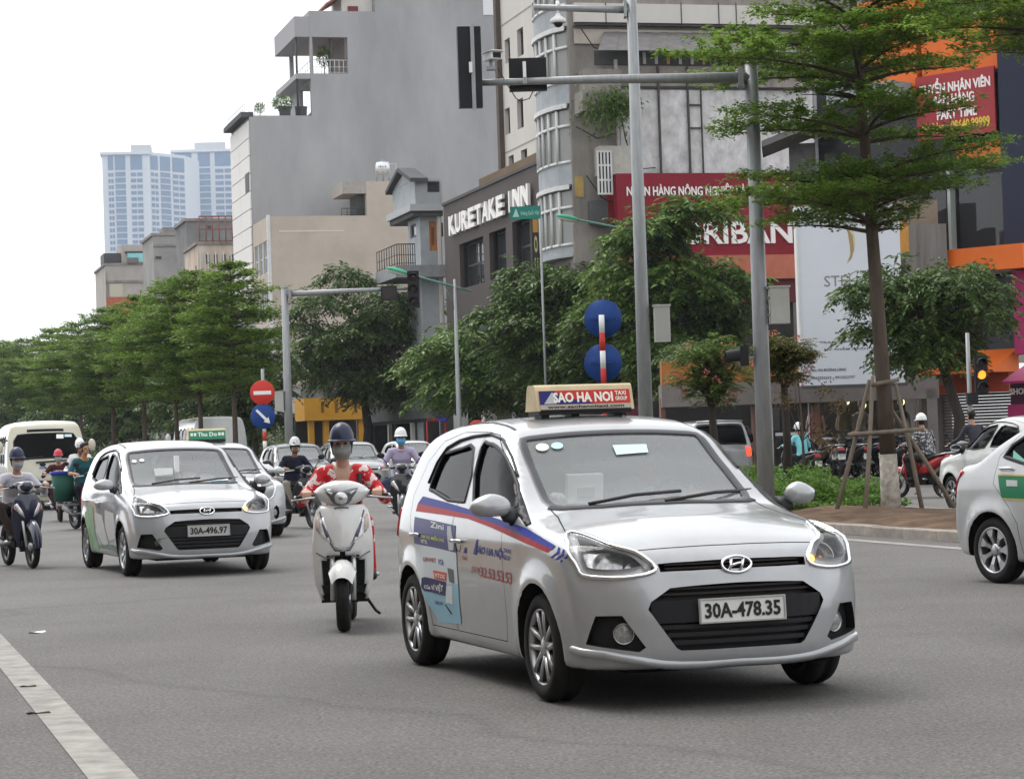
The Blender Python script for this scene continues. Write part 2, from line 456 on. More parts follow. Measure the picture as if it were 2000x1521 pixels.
def refit_normals(me, F):
    """smooth shading from the shell itself; cut faces stay flat"""
    nv = len(me.vertices); co_ = np.empty(nv*3); me.vertices.foreach_get('co', co_); co_ = co_.reshape(-1, 3)
    e = .012; g = np.stack([F(co_+np.eye(3)[i]*e)-F(co_-np.eye(3)[i]*e) for i in range(3)], 1)
    g /= np.maximum(np.linalg.norm(g, axis=1, keepdims=True), 1e-9)
    on = np.abs(F(co_)) < .006
    nl = len(me.loops); lv = np.empty(nl, np.int32); me.loops.foreach_get('vertex_index', lv)
    npol = len(me.polygons); pn = np.empty(npol*3); me.polygons.foreach_get('normal', pn); pn = pn.reshape(-1, 3)
    tot = np.empty(npol, np.int32); me.polygons.foreach_get('loop_total', tot)
    lp = np.repeat(np.arange(npol), tot); fn = pn[lp]; gn = g[lv]
    ok = on[lv] & ((gn*fn).sum(1) > .75)
    res = np.where(ok[:, None], gn, fn)
    me.polygons.foreach_set('use_smooth', np.ones(npol, bool))
    me.normals_split_custom_set([tuple(x) for x in res])
def mirror(pts): return [V((p[0], -p[1], p[2])) for p in pts][::-1]
def wheelparts(root, pos, side, style, rad=.285, wd=.175, turn=0.):
    """a wheel as part: tyre and rim below it. side -1 right, +1 left"""
    hub = bpy.data.objects.new('wheel', None); col.objects.link(hub); hub.parent = root; hub.location = pos
    hub.rotation_euler = (0, 0, turn if side < 0 else turn+math.pi)
    # local: outer face looks to -y
    R = rad; w2 = wd/2; ri = R*.70
    t = MB(); t.lathe([(ri*.96, w2*.8), (ri+.01, w2), (R-.035, w2*1.02), (R-.012, w2*.86), (R, w2*.55), (R, .02), (R-.008, .014), (R-.008, -.014), (R, -.02), (R, -w2*.55), (R-.012, -w2*.86), (R-.035, -w2*1.02), (ri+.01, -w2), (ri*.96, -w2*.8)], RUB, 48, ax='y')
    t.build('tyre', hub)
    r = MB()
    r.lathe([(ri*.97, w2*.8), (ri*.95, w2*.5), (ri*.93, -w2*.5), (ri*.955, -w2*.82), (ri*1.0, -w2*.92), (ri*1.01, -w2*.80)], ALLOY, 40, ax='y')
    r.lathe([(0, w2*.1), (ri*.95, w2*.1)], ALDARK if style != 'cover' else DARKPL, 32, ax='y')
    r.lathe([(0, -w2*.05), (.12, -w2*.05), (.125, w2*.1)], M('brake disc', (.05, .048, .045), rough=.5, metal=.6), 28, ax='y')
    if style == 'alloy':
        for k in range(5):
            for s_ in (-1, 1):
                a0 = 2*math.pi*k/5+.4; a1 = a0+s_*.26
                p0 = V((.045*math.cos(a0+s_*.5), -w2*.62, .045*math.sin(a0+s_*.5))); p1 = V((ri*.95*math.cos(a1), -w2*.80, ri*.95*math.sin(a1)))
                r.tube([p0, p0.lerp(p1, .5)+V((0, -.004, 0)), p1], [(.012, .016), (.010, .013), (.010, .017)], ALLOY, 8, flat=(0, 1, 0))
                r.tube([p0+V((0, .012, 0)), p1+V((0, .014, 0))], [.018, .02], ALDARK, 6)
    elif style == 'cover':
        for k in range(7):
            a0 = 2*math.pi*k/7
            q = []
            for rr, da in ((.045, .35), (ri*.62, .20), (ri*.97, .30), (ri*.97, -.22), (ri*.62, -.12), (.045, -.35)):
                q.append(V((rr*math.cos(a0+da), -w2*.86+(.02 if rr < .1 else 0), rr*math.sin(a0+da))))
            r.prism(q, (0, .03, 0), ALLOY)
        r.lathe([(ri*.92, -w2*.8), (ri*.95, -w2*.97), (ri*1.03, -w2*.93), (ri*1.03, -w2*.7)], ALLOY, 40, ax='y')
    else:
        for k in range(8):
            a0 = 2*math.pi*k/8
            p0 = V((.04*math.cos(a0), -w2*.66, .04*math.sin(a0))); p1 = V((ri*.95*math.cos(a0), -w2*.80, ri*.95*math.sin(a0)))
            r.tube([p0, p0.lerp(p1, .55), p1], [(.010, .026), (.009, .022), (.009, .036)], ALLOY, 8, flat=(0, 1, 0))
    r.lathe([(0, -w2*.82), (.03, -w2*.82), (.055, -w2*.7), (.06, -w2*.3)], ALLOY, 24, ax='y')
    for k in range(5):
        a = 2*math.pi*k/5; r.ell((.043*math.cos(a), -w2*.74, .043*math.sin(a)), (.007, .006, .007), ALDARK, 6, k=4)
    r.build('rim', hub)
    return hub
def digits(root, surf_frame, s, w_, h_, m, name='digits', y=.004, d=.003, bold=.03, pad=.5):
    return lettering(surf_frame, s, -w_/2, w_/2, -h_/2, h_, m, root, y, d, bold, name)
# ---------------------------------------------------------------- hatchback taxi
PA = (.8715, 12.6642, -1.2507); PB = (-3.6495, 26.7608, -1.2235)
LO, HI = (-3.3, -1.1, -.1), (1.1, 1.1, 1.8)
hv, hf = shrinkshape(lambda p: HATCH.F(p), LO, HI, (76, 34, 34), (-2.5, -.35, .5), (.25, .35, .62))
HS = Surf(hv, hf)
class Tracer:
    """points of the photograph dropped on a car shell, in the car's own coordinates"""
    def __init__(s, surf, ps): s.s = surf; s.m = pose(*ps).inverted(); s.o = s.m @ C0; s.r3 = s.m.to_3x3()
    def t(s, px, py):
        d = (s.r3 @ ray(px, py)).normalized(); l = s.s.b.ray_cast(s.o, d)[0]
        if l is None:
            b = None
            for k in range(400):
                p = s.o + d*(8+k*.03); q, n, i, ds = s.s.b.find_nearest(p)
                if b is None or ds < b[0]: b = (ds, q)
            l = b[1]
        return l
    def many(s, pts): return [s.t(*p) for p in pts]
    def plane(s, px, py, ax, val):
        d = s.r3 @ ray(px, py); return s.o + d*((val-s.o[ax])/d[ax])
TA = Tracer(HS, PA)
def sym(tr, left, top=None, bot=None):
    """half outline traced on the right side, closed by its mirror image"""
    L = [p for p in tr.many(left) if p.y < -.03]
    return L + [V((p.x, -p.y, p.z)) for p in L][::-1]
WS = sym(TA, [(1296, 979), (1180, 987), (1100, 990), (1078, 988), (1064, 976), (1044, 930), (1020, 866), (1022, 858), (1034, 855), (1110, 847), (1190, 839)])
FWIN = TA.many([(925, 985), (941, 873), (954, 866), (970, 872), (989, 895), (1011, 946), (1010, 972), (1000, 993)]); FWIN = sm(FWIN, 2)
RWIN = TA.many([(842, 948), (847, 959), (908, 980), (926, 876), (905, 875), (876, 884), (866, 890)]); RWIN = sm(RWIN, 2)
HEADL = TA.many([(1104, 1045), (1126, 1041), (1190, 1065), (1241, 1079), (1281, 1110), (1253, 1124), (1200, 1129), (1140, 1124), (1124, 1100)]); HEADL = sm(HEADL, 3)
GR1 = sym(TA, [(1425, 1110), (1350, 1114), (1290, 1117), (1284, 1101), (1350, 1096), (1425, 1089)])
GR2 = sym(TA, [(1440, 1264), (1331, 1270), (1322, 1265), (1266, 1190), (1272, 1175), (1309, 1148), (1430, 1137)])
FOG = TA.many([(1144, 1258), (1163, 1203), (1215, 1202), (1262, 1264), (1249, 1273)])
REARL = [V((-2.99, -.66, .98)), V((-2.80, -.82, .98)), V((-2.80, -.83, .80)), V((-2.98, -.74, .74)), V((-3.0, -.6, .78))]
RWS = [V((-2.92, -.50, 1.04)), V((-2.92, .50, 1.04)), V((-2.72, .47, 1.36)), V((-2.72, -.47, 1.36))]
def wellcut(mb, axles, wr, hw):
    for a in axles:
        for s in (-1, 1):
            R_ = wr+.052; q = [V((a+R_*math.cos(t), s*(hw-.30), wr+R_*math.sin(t))) for t in np.linspace(-.9, math.pi+.9, 30)]
            q = [V((a-R_*.9, s*(hw-.30), -.2))] + q[::-1] + [V((a+R_*.9, s*(hw-.30), -.2))]
            mb.prism(q, (0, s*.6, 0), GAP)
def sideprism(poly, side, y0, y1, m):
    mb = MB(); mb.prism([V((x, side*y0, z)) for x, z in poly], (0, side*(y1-y0), 0), m); return mb.build('cutter')
def shrinkpoly(p, d):
    n = len(p); ar = sum(p[i][0]*p[(i+1) % n][1]-p[(i+1) % n][0]*p[i][1] for i in range(n)); sgn = 1 if ar > 0 else -1
    out = []
    for i in range(n):
        a, b, c = np.array(p[i-1]), np.array(p[i]), np.array(p[(i+1) % n])
        n1 = np.array([-(b-a)[1], (b-a)[0]]); n1 = n1/np.linalg.norm(n1); n2 = np.array([-(c-b)[1], (c-b)[0]]); n2 = n2/np.linalg.norm(n2)
        m = n1+n2; m = m/np.linalg.norm(m); out.append(tuple(b+sgn*m*d/max(.4, m.dot(n1))))
    return out
def shell(name, shape, vs, fs, pm, root, wells, pockets, windows, cabin, doors, hw, ncab=(40, 18, 16)):
    me = bpy.data.meshes.new(name); me.from_pydata([tuple(v) for v in vs], [], fs); me.materials.append(pm)
    o = link(name, me)
    c1 = MB(); wellcut(c1, shape.ax, shape.wr, hw)
    for pts, din, m in pockets: cutprism(c1, root_surf, pts, .12, din, m)
    c1 = c1.build('cutter'); boolean(o, c1)
    cl, ch, g = cabin
    Fc = lambda p: smax(smax(smax(shape.F(p, .055), p[:, 0]-ch(p[:, 2]), .05), cl-p[:, 0], .05), .58-p[:, 2], .05)
    cv, cf = shrinkshape(Fc, LO, HI, ncab, g[0], g[1])
    m2 = bpy.data.meshes.new('cabin'); m2.from_pydata([tuple(v) for v in cv], [], cf); m2.materials.append(INTER)
    c2 = link('cutter', m2); boolean(o, c2)
    c3 = MB()
    for pts in windows: cutprism(c3, root_surf, pts, .12, .13, GAP)
    c3 = c3.build('cutter'); boolean(o, c3)
    dl = []
    for side in (-1, 1):
        for poly in doors:
            a = sideprism(poly, side, .46, 1.2, GAP); b = sideprism(shrinkpoly(poly, .0045), side, .46, 1.2, GAP)
            d = link('door', o.data.copy()); boolean(d, b, 'INTERSECT'); boolean(o, a); dl.append((d, side, poly))
            for x in (a, b): bpy.data.objects.remove(x)
    for x in (c1, c2, c3): bpy.data.objects.remove(x)
    for q in [o]+[d[0] for d in dl]: refit_normals(q.data, lambda p: shape.F(p)); q.parent = root
    return o, dl
root_surf = HS
DOORF = [(-.60, .27), (-.55, .42), (-.545, .62), (-.56, .82), (-.60, 1.0), (-.70, 1.10), (-.98, 1.31), (-1.20, 1.405), (-1.42, 1.425), (-1.50, 1.0), (-1.52, .27)]
DOORR = [(-1.535, .27), (-1.515, 1.0), (-1.435, 1.425), (-1.9, 1.43), (-2.25, 1.38), (-2.42, 1.26), (-2.52, 1.05), (-2.44, .86), (-2.17, .66), (-2.07, .52), (-2.02, .27)]
def handle(parent, x, z, side, surf, m=None):
    l, n = surf.near((x, side*.85, z)); mb = MB()
    t = V((1, 0, 0)); 
    mb.lathe([(0, -.006), (.045, -.004), (.05, .001)], GAP, 16, o=l-V((0, 0, .012)), ax=n.to_track_quat('Z', 'Y').to_matrix())
    mb.tube([l-t*.085+n*.006, l-t*.07+n*.025, l+n*.03, l+t*.07+n*.025, l+t*.085+n*.006], [(.010, .014)]*5, m or CHROME, 8)
    return mb.build('handle', parent)
def lampcluster(parent, surf, pts, side):
    """chrome rimmed headlamp: bowl, reflector, clear lens"""
    P_ = pts if side < 0 else mirror(pts)
    lp = MB(); ribbon(surf, P_, .022, .006, lp, CHROME, closed=True, h=.008)
    o = lp.build('headlight', parent)
    c = sum(P_, V((0, 0, 0)))/len(P_); n = surf.near(c)[1]
    bz = MB(); ribbon(surf, [c+(p-c)*.83 for p in P_], .050, -.010, bz, M('lamp bezel', (.50, .50, .51), rough=.28, metal=.35), closed=True, h=-.006); bz.build('bezel', o)
    q = MB(); fwd = (n*.5+V((1, 0, 0))*.9).normalized(); R_ = fwd.to_track_quat('Z', 'Y').to_matrix()
    q.lathe([(0, -.05), (.035, -.042), (.062, -.01), (.066, .0), (.070, -.01)], REFLECT, 24, o=c-n*.022+V((0, 0, -.012)), ax=R_)
    q.ell(c-n*.03+V((0, 0, -.012)), (.016, .016, .016), CHROME, 10, k=7)
    c2 = c+(max(P_, key=lambda p: p.x)-c)*.5
    q.lathe([(0, -.03), (.02, -.026), (.037, -.004), (.041, .0)], REFLECT, 20, o=c2-n*.022, ax=R_)
    q.build('reflector', o)
    v, f = fill(surf, P_, .004, 0, .05); MB().add(v, f, LENS, True).build('lens', o)
    return o
def makehatch(root, pm, alloy='alloy', HEADL=HEADL, FOG=FOG, foglamp=True, emb=True, GR1=GR1, GR2=GR2):
    def pk(pts, d, m): return [(pts, d, m), (mirror(pts), d, m)]
    pockets = [(GR1, .045, GAP), (GR2, .06, DARKPL)] + pk(HEADL, .06, REFLECT) + pk(FOG, .05, DARKPL)
    wins = [WS, FWIN, RWIN, mirror(FWIN), mirror(RWIN), RWS]
    cab = (-2.80, lambda z: -.18-(z-.6)*.25, ((-2.4, -.3, .75), (-.9, .3, 1.0)))
    body, dl = shell('body', HATCH, hv, hf, pm, root, True, pockets, wins, cab, [DOORF, DOORR], .82)
    for i, (d, s, p) in enumerate(dl):
        d.name = 'door'; handle(d, p is DOORF and -1.37 or -2.27, .80 if p is DOORF else .815, s, HS)
    for nm, pts, mt in (('windscreen', WS, WGLASS), ('rear_window', RWS, GLASS)):
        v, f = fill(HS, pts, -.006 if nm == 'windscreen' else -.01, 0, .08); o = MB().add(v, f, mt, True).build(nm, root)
        fr = MB(); ribbon(HS, pts, .05 if nm == 'windscreen' else .03, .002, fr, M('frit', (.05, .05, .055), rough=.3), closed=True, h=.001); fr.build('window_seal', o)
    for s in (-1, 1):
        for pts in (FWIN, RWIN):
            P_ = pts if s < 0 else mirror(pts)
            v, f = fill(HS, P_, -.014, 0, .08); o = MB().add(v, f, GLASS, True).build('window', root)
            fr = MB(); ribbon(HS, P_, .024, .002, fr, DARKPL, closed=True, h=.004); fr.build('window_seal', o)
        # rain visor over the door windows
        tp = TA.many([(839, 944), (856, 904), (876, 875), (900, 861), (927, 853), (960, 849), (984, 860), (1000, 892), (1012, 930)])
        vz = MB(); ribbon(HS, tp if s < 0 else mirror(tp), .016, .004, vz, DARKPL, h=.010); vz.build('rain_visor', root)
        # mirrors
        p = TA.plane(957, 990, 1, -.925); p = V((p.x, p.y*(-s), p.z)); mm = MB()
        mm.ell(p, (.075, .118, .072), pm, 20, k=12); mi = mm.build('door_mirror', root)
        for v_ in mi.data.vertices:      # flatten the back, taper outwards
            c_ = v_.co; 
            if c_.x < p.x: c_.x = p.x+(c_.x-p.x)*.45
            o_ = (c_.y-p.y)*s; c_.z = p.z+(c_.z-p.z)*(1-.22*max(0, o_)/.118) - .0*o_
            if c_.z < p.z-.05: c_.z = p.z-.05
            if s > 0: c_.y = p.y-.02+(c_.y-p.y)*.76
        arm = MB(); b_ = HS.near((p.x-.02, s*.80, p.z-.05))[0]
        arm.tube([p-V((.0, s*.07, .045)), p-V((.01, s*.11, .05)), b_], [(.022, .05), (.03, .05), (.04, .07)], DARKPL, 10); arm.build('mirror_arm', mi)
        gl = MB(); gl.ell(p-V((.034, 0, 0)), (.004, .10, .056), M('mirror glass', (.5, .52, .55), rough=.03, metal=1.), 18); gl.build('mirror_glass', mi)
        tri = MB(); P3 = TA.many([(1014, 952), (1003, 994), (1028, 1028), (1038, 1022), (1026, 985)])
        P3 = P3 if s < 0 else mirror(P3); v, f = fill(HS, P3, .006, .006, .05); tri.add(v, f, DARKPL, True); tri.build('mirror_patch', root)
        lampcluster(root, HS, HEADL, s)
        F_ = FOG if s < 0 else mirror(FOG)
        c = sum(F_, V((0, 0, 0)))/len(F_); n = HS.near(c)[1]; fg = MB(); R_ = (n+V((.8, 0, 0))).normalized().to_track_quat('Z', 'Y').to_matrix()
        c = c+V((0, -s*.03, .003))
        fg.lathe([(0, -.03), (.03, -.022), (.046, .0), (.052, .008), (.056, .002), (.056, -.03)], REFLECT, 24, o=c-n*.012, ax=R_)
        fg.lathe([(0, .008), (.03, .006), (.046, .0)], M('fog glass', (.30, .30, .29), rough=.12, var=.5, scale=40, coat=1.), 24, o=c-n*.010, ax=R_); 
        if foglamp: fg.build('fog_light', root)
        rl = MB(); R3 = REARL if s < 0 else mirror(REARL); v, f = fill(HS, R3, .012, .014, .05); rl.add(v, f, REDL, True); rl.build('tail_light', root)
    # grilles
    g = MB(); xs = lambda y, z, d: V((HS.b.ray_cast(V((2, y, z)), V((-1, 0, 0)))[0].x-d, y, z))
    zt, zb = max(p.z for p in GR2), min(p.z for p in GR2); zm = [p.z for p in GR2 if abs(p.y) == max(abs(q.y) for q in GR2)][0]; ym = max(abs(p.y) for p in GR2)
    def halfw(z):
        ps = [p for p in GR2 if p.y <= 0]; best = 0
        for i in range(len(GR2)):
            a, b = GR2[i], GR2[(i+1) % len(GR2)]
            if (a.z-z)*(b.z-z) < 0: t = (z-a.z)/(b.z-a.z); best = max(best, abs(a.y+(b.y-a.y)*t))
        return best
    def slat(z, h, d, th, m, y_lim=None):
        hwz = (y_lim or halfw(z))-.008
        ys = np.linspace(-hwz, hwz, 17)
        vs = []; fs = []
        for y in ys:
            q = xs(y, z, d)
            vs += [q+V((-th, 0, -h/2)), q+V((0, 0, -h/2)), q+V((0, 0, h/2)), q+V((-th, 0, h/2))]
        for i in range(16):
            for k in range(4): fs.append((4*i+k, 4*i+4+k, 4*i+4+(k+1) % 4, 4*i+(k+1) % 4))
        fs += [(0, 1, 2, 3), (67, 66, 65, 64)]
        g.add(vs, fs, m)
    H_ = zt-zb
    slat(zb+H_*.60, H_*.34, .012, .03, DARKPL)
    for t in (.12, .24, .36): slat(zb+H_*t, .022, .02, .03, DARKPL)
    for t in (.86, .94): slat(zb+H_*t, .010, .02, .03, M('dark grille bar', (.03, .022, .022), rough=.4))
    g.build('grille', root)
    g = MB(); y1 = max(abs(p.y) for p in GR1)
    for z_ in (GR1[2].z*.5+GR1[3].z*.5-.006, GR1[2].z*.5+GR1[3].z*.5+.014): slat(z_, .009, .016, .02, M('dark grille bar', (.03, .022, .022), rough=.4), y1-.03)
    g.build('upper_grille', root)
    # oval emblem: ring and slanted H
    e = MB(); c = (GR1[0]+GR1[-1])/2; c = xs(0, (GR1[0].z+GR1[5].z)/2, 0)+V((.018, 0, 0)); c.y = 0
    lean = V((-.25, 0, 1)).normalized(); yv = V((0, 1, 0))
    ring = [c+yv*(.080*math.cos(t))+lean*(.042*math.sin(t)) for t in np.linspace(0, 2*math.pi, 33)]
    e.tube(ring, (.0078), CHROME, 8, caps=False)
    for s in (-1, 1): e.tube([c+yv*(s*.030-.012)+lean*-.031, c+yv*(s*.034+.012)+lean*.031], (.0075), CHROME, 8)
    e.tube([c-yv*.034+lean*-.008, c+lean*.002, c+yv*.036+lean*.010], (.0065), CHROME, 8)
    if emb: e.build('emblem', root)
    # bumper lip, sill, hood gap, wipers, underside
    lp = MB(); L = TA.many([(1118, 1268), (1180, 1278), (1250, 1290), (1300, 1297), (1440, 1291)]); L = L + [V((p.x, -p.y, p.z)) for p in L][::-1][1:]
    ribbon(HS, L, .045, .003, lp, pm, h=.016); lp.build('bumper_lip', root)
    hl = MB(); L = TA.many([(1107, 1043), (1090, 1010), (1072, 990)]); ribbon(HS, L, .007, .0015, hl, GAP); ribbon(HS, mirror(L), .007, .0015, hl, GAP)
    L = TA.many([(1188, 1064), (1235, 1076), (1330, 1068), (1420, 1063)]); L = L+[V((p.x, -p.y, p.z)) for p in L][::-1][1:]; ribbon(HS, L, .007, .0015, hl, GAP)
    for s in (-1, 1): ribbon(HS, [V((-1.12, s*.545, 1.5)), V((-1.8, s*.545, 1.55)), V((-2.6, s*.54, 1.5))], .02, .001, hl, DARKPL)
    hl.build('panel_gap', root)
    for a, b in (((1150, 987), (1330, 962)), ((1300, 981), (1495, 955))):
        wp = MB(); p0, p1 = TA.t(*a), TA.t(*b); n0 = HS.near(p0)[1]
        wp.tube([p0+n0*.01, p0.lerp(p1, .5)+n0*.025, p1+n0*.012], [(.006, .012)]*3, DARKPL, 6); wp.build('wiper', root)
    cw = MB(); L = TA.many([(1072, 992), (1100, 994), (1180, 990), (1296, 983)]); L = L+[V((p.x, -p.y, p.z)) for p in L][::-1][1:]; ribbon(HS, L, .05, .003, cw, DARKPL, h=.004); cw.build('cowl', root)
    u = MB(); u.box((-1.1, 0, .24), (3.4, 1.1, .12), GAP); u.build('underbody', root)
    an = MB(); p = V((-2.25, 0.0, 1.49)); an.tube([p, p+V((-.10, 0, .06))], [.008, .004], DARKPL, 6); an.build('antenna', root)
    # seats, wheel and dashboard inside
    it = MB(); it.box((-.62, 0, .80), (.42, 1.22, .16), INTER); it.tube([(-.78, -.5, .86), (-.78, .5, .86)], .08, INTER, 10); it.build('dashboard', root)
    for y in (-.36, .36):
        st = MB(); st.box((-1.28, y, .66), (.48, .46, .16), SEATM); st.box((-1.52, y, .96), (.13, .46, .52), SEATM, Matrix.Rotation(-.2, 3, 'Y')); st.ell((-1.60, y, 1.30), (.05, .13, .09), SEATM); st.build('seat', root)
    st = MB(); st.box((-2.3, 0, .92), (.14, 1.15, .5), SEATM); st.build('seat', root)
    sw = MB(); ring = [V((-.93, .36, .95))+V((.06*math.sin(t), .17*math.cos(t), .17*math.sin(t))) for t in np.linspace(0, 2*math.pi, 25)]; sw.tube(ring, .014, DARKPL, 6, caps=False); sw.build('steering_wheel', root)
    rm = MB(); rm.box((-1.0, 0, 1.34), (.03, .24, .06), DARKPL); rm.build('rear_view_mirror', root)
    for x in (0, -2.425):
        for s in (-1, 1): wheelparts(root, (x, s*.725, .285), s, alloy)
    return body
def plate(root, c, nrm, s, m=PLATE, wd=.47, ht=.125):
    n = V(nrm).normalized(); fr = Frame(c, Z.cross(n), Z - n*Z.dot(n)); p = MB()
    fr.box(p, -wd/2, wd/2, -ht/2, ht/2, -.012, 0, m)
    for a, b, c_, d in ((-wd/2, wd/2, ht/2-.008, ht/2), (-wd/2, wd/2, -ht/2, -ht/2+.008), (-wd/2, -wd/2+.008, -ht/2+.008, ht/2-.008), (wd/2-.008, wd/2, -ht/2+.008, ht/2-.008)):
        fr.box(p, a, b, c_, d, 0, .006, M('plate rim', (.35, .35, .34), rough=.4, metal=.6))
    o = p.build('number_plate', root)
    lettering(fr, s, -wd*.44, wd*.44, -ht*.31, ht*.31, BLACKT, o, .001, .003, .028, 'digits')
    return o
def warp(tr, quad, s, m, parent, surf, bold=.01, off=.003, name='lettering'):
    """print on the shell: unit-square lettering stretched over four photo points TL TR BR BL"""
    v, f = textmesh(s, bold); vs = []
    for a, b, _ in v:
        top = V((*quad[0], 0)).lerp(V((*quad[1], 0)), a); bot = V((*quad[3], 0)).lerp(V((*quad[2], 0)), a); p = bot.lerp(top, b)
        q = tr.t(p.x, p.y); vs.append(q+surf.near(q)[1]*off)
    return MB().add(vs, f, m).build(name, parent)
def sticker(tr, pts, m, parent, surf, off=.0035, name='sticker', step=.03):
    v, f = fill(surf, tr.many(pts), off, 0, step); return MB().add(v, f, m, True).build(name, parent)
# ---------------------------------------------------------------- taxi in front
carA = thing('taxi', 'nearest silver hatchback taxi with blue and red side stripe and red roof sign', 'car', (PA[0], PA[1], 0), PA[2])
makehatch(carA, SILVER)
pf = HS.b.ray_cast(V((2, 0, .5)), V((-1, 0, 0)))[0]
_pz = TA.plane(1444, 1189, 0, pf.x+.012).z
BLU = M('stripe blue', (.018, .03, .24), rough=.5); RD = M('stripe red', (.34, .018, .02), rough=.5)
def decals_A(root):
    body = [o for o in kids(root) if o.name.startswith('body')][0]
    plate(root, (pf.x+.012, 0, _pz), (1, 0, .06), '30A-478.35')
    top = [(827, 969), (870, 980), (913, 993), (970, 1012), (1029, 1032), (1086, 1066)]; mid = [(817, 983), (865, 993), (913, 1004), (960, 1020), (1006, 1038), (1079, 1073)]
    low = [(813, 998), (865, 1005), (915, 1013), (960, 1030), (1006, 1051), (1070, 1079)]
    sticker(TA, top+mid[::-1], BLU, root, HS, name='stripe'); sticker(TA, mid+low[::-1], RD, root, HS, name='stripe')
    for k in range(3):
        x = 1091+k*9; y = 1068+k*4
        sticker(TA, [(x, y), (x+4, y+2), (x+2, y+12), (x-12, y+22), (x-15, y+20), (x-2, y+10)], BLU, root, HS, name='chevron')
    ad = sticker(TA, [(811, 1009), (850, 1017), (890, 1026), (892, 1079), (850, 1069), (810, 1061)], M('advert navy', (.03, .035, .16), rough=.4), root, HS, name='door_advert')
    a2 = sticker(TA, [(810, 1061), (850, 1069), (892, 1079), (896, 1140), (850, 1140), (822, 1140), (815, 1110)], M('advert white', (.55, .60, .63), rough=.4), root, HS, name='door_advert')
    a3 = sticker(TA, [(822, 1140), (860, 1140), (896, 1140), (902, 1218), (858, 1214), (838, 1180)], M('advert sky blue', (.25, .46, .58), rough=.4), root, HS, name='door_advert')
    YG = M('print yellow green', (.55, .6, .12)); W_ = WHITEP
    warp(TA, [(842, 1018), (868, 1024), (868, 1035), (842, 1029)], 'Zini', W_, ad, HS, .01, .005)
    warp(TA, [(823, 1040), (869, 1049), (869, 1059), (823, 1049)], 'SIM 3G MIỄN PHÍ', YG, ad, HS, .02, .005)
    warp(TA, [(823, 1052), (836, 1055), (836, 1062), (823, 1059)], 'VIETTEL', W_, ad, HS, .01, .005)
    sticker(TA, [(875, 1027), (882, 1027), (888, 1060), (887, 1074), (878, 1074)], M('print pale', (.5, .5, .52)), ad, HS, .005, 'printed_phone')
    warp(TA, [(828, 1087), (853, 1090), (853, 1098), (828, 1095)], 'LIENVIET', RD, a2, HS, .02, .005)
    warp(TA, [(857, 1091), (868, 1093), (868, 1104), (857, 1102)], 'VTA', BLU, a2, HS, .02, .005)
    sticker(TA, [(847, 1113), (874, 1118), (873, 1134), (850, 1129)], M('print orange red', (.6, .10, .04)), a2, HS, .005, 'printed_label')
    warp(TA, [(851, 1118), (871, 1122), (871, 1130), (851, 1126)], 'VTOS', W_, a2, HS, .02, .007)
    sticker(TA, [(825, 1128), (832, 1126), (873, 1136), (871, 1163), (830, 1153), (824, 1146)], M('print navy', (.03, .03, .10)), a2, HS, .006, 'printed_label')
    warp(TA, [(830, 1140), (868, 1138), (867, 1158), (831, 1150)], 'Của VÍ VIỆT', W_, a2, HS, .02, .008)
    sticker(TA, [(875, 1108), (887, 1112), (889, 1139), (879, 1135)], M('print grey', (.12, .13, .13)), a2, HS, .005, 'printed_phone')
    sticker(TA, [(873, 1142), (885, 1144), (886, 1180), (872, 1176)], M('print pale2', (.6, .64, .66)), a3, HS, .005, 'printed_phone')
    warp(TA, [(851, 1172), (866, 1175), (866, 1182), (851, 1179)], 'LPB.VN', BLU, a3, HS, .01, .005)
    sticker(TA, [(870, 1180), (872, 1179), (884, 1196), (883, 1200)], M('print black', (.03, .03, .03)), a3, HS, .005, 'printed_card')
    warp(TA, [(933, 1060), (983, 1070), (983, 1094), (926, 1083)], 'SAO HA NỘI', BLU, root, HS, .03)
    warp(TA, [(984, 1070), (998, 1073), (998, 1081), (984, 1078)], 'TAXI', BLU, root, HS, .02); warp(TA, [(984, 1083), (997, 1086), (997, 1095), (984, 1092)], 'GROUP', BLU, root, HS, .02)
    sticker(TA, [(932, 1053), (934, 1053), (931, 1083), (925, 1082)], BLU, root, HS, name='sail_emblem')
    warp(TA, [(921, 1104), (937, 1107), (937, 1122), (921, 1119)], '(024)', M('print faded red', (.42, .17, .16)), root, HS, .02)
    warp(TA, [(938, 1106), (1000, 1118), (1000, 1142), (938, 1125)], '32.53.53.53', M('print red', (.40, .09, .085)), root, HS, .015)
    sticker(TA, [(909, 1068), (912, 1069), (911, 1080), (906, 1079)], BLU, root, HS, name='sail_emblem'); warp(TA, [(903, 1085), (913, 1087), (913, 1094), (903, 1092)], 'TAXI', RD, root, HS, .02)
    # inspection stickers and things behind the windscreen
    for (x, y, rx, ry), m in (((1059, 874, 13, 7.5), M('sticker white', (.8, .8, .76))), ((1088, 871, 12, 6.5), M('sticker pale blue', (.5, .72, .85)))):
        sticker(TA, [(x+rx*math.cos(t), y+ry*math.sin(t)) for t in np.linspace(0, 2*math.pi, 13)[:-1]], m, root, HS, .004)
    sticker(TA, [(1196, 870), (1262, 868), (1266, 884), (1204, 889)], M('sticker ice', (.55, .70, .78)), root, HS, .004)
    bx = MB(); p = TA.plane(1141, 953, 0, -.72); bx.box(p, (.05, .21, .16), M('paper box', (.86, .90, .86), rough=.8), Matrix.Rotation(.12, 3, 'Y')); bx.box(p+V((.03, 0, -.02)), (.01, .10, .05), M('paper box print', (.42, .48, .45))); bx.build('dashboard_box', root)
    ts = MB()
    for k in range(5): ts.ell(p+V((.03, -.16+random.uniform(-.03, .03), -.05+random.uniform(0, .03))), (.025, .03, .02), WHITEP, 7, k=5)
    ts.build('tissue', root)
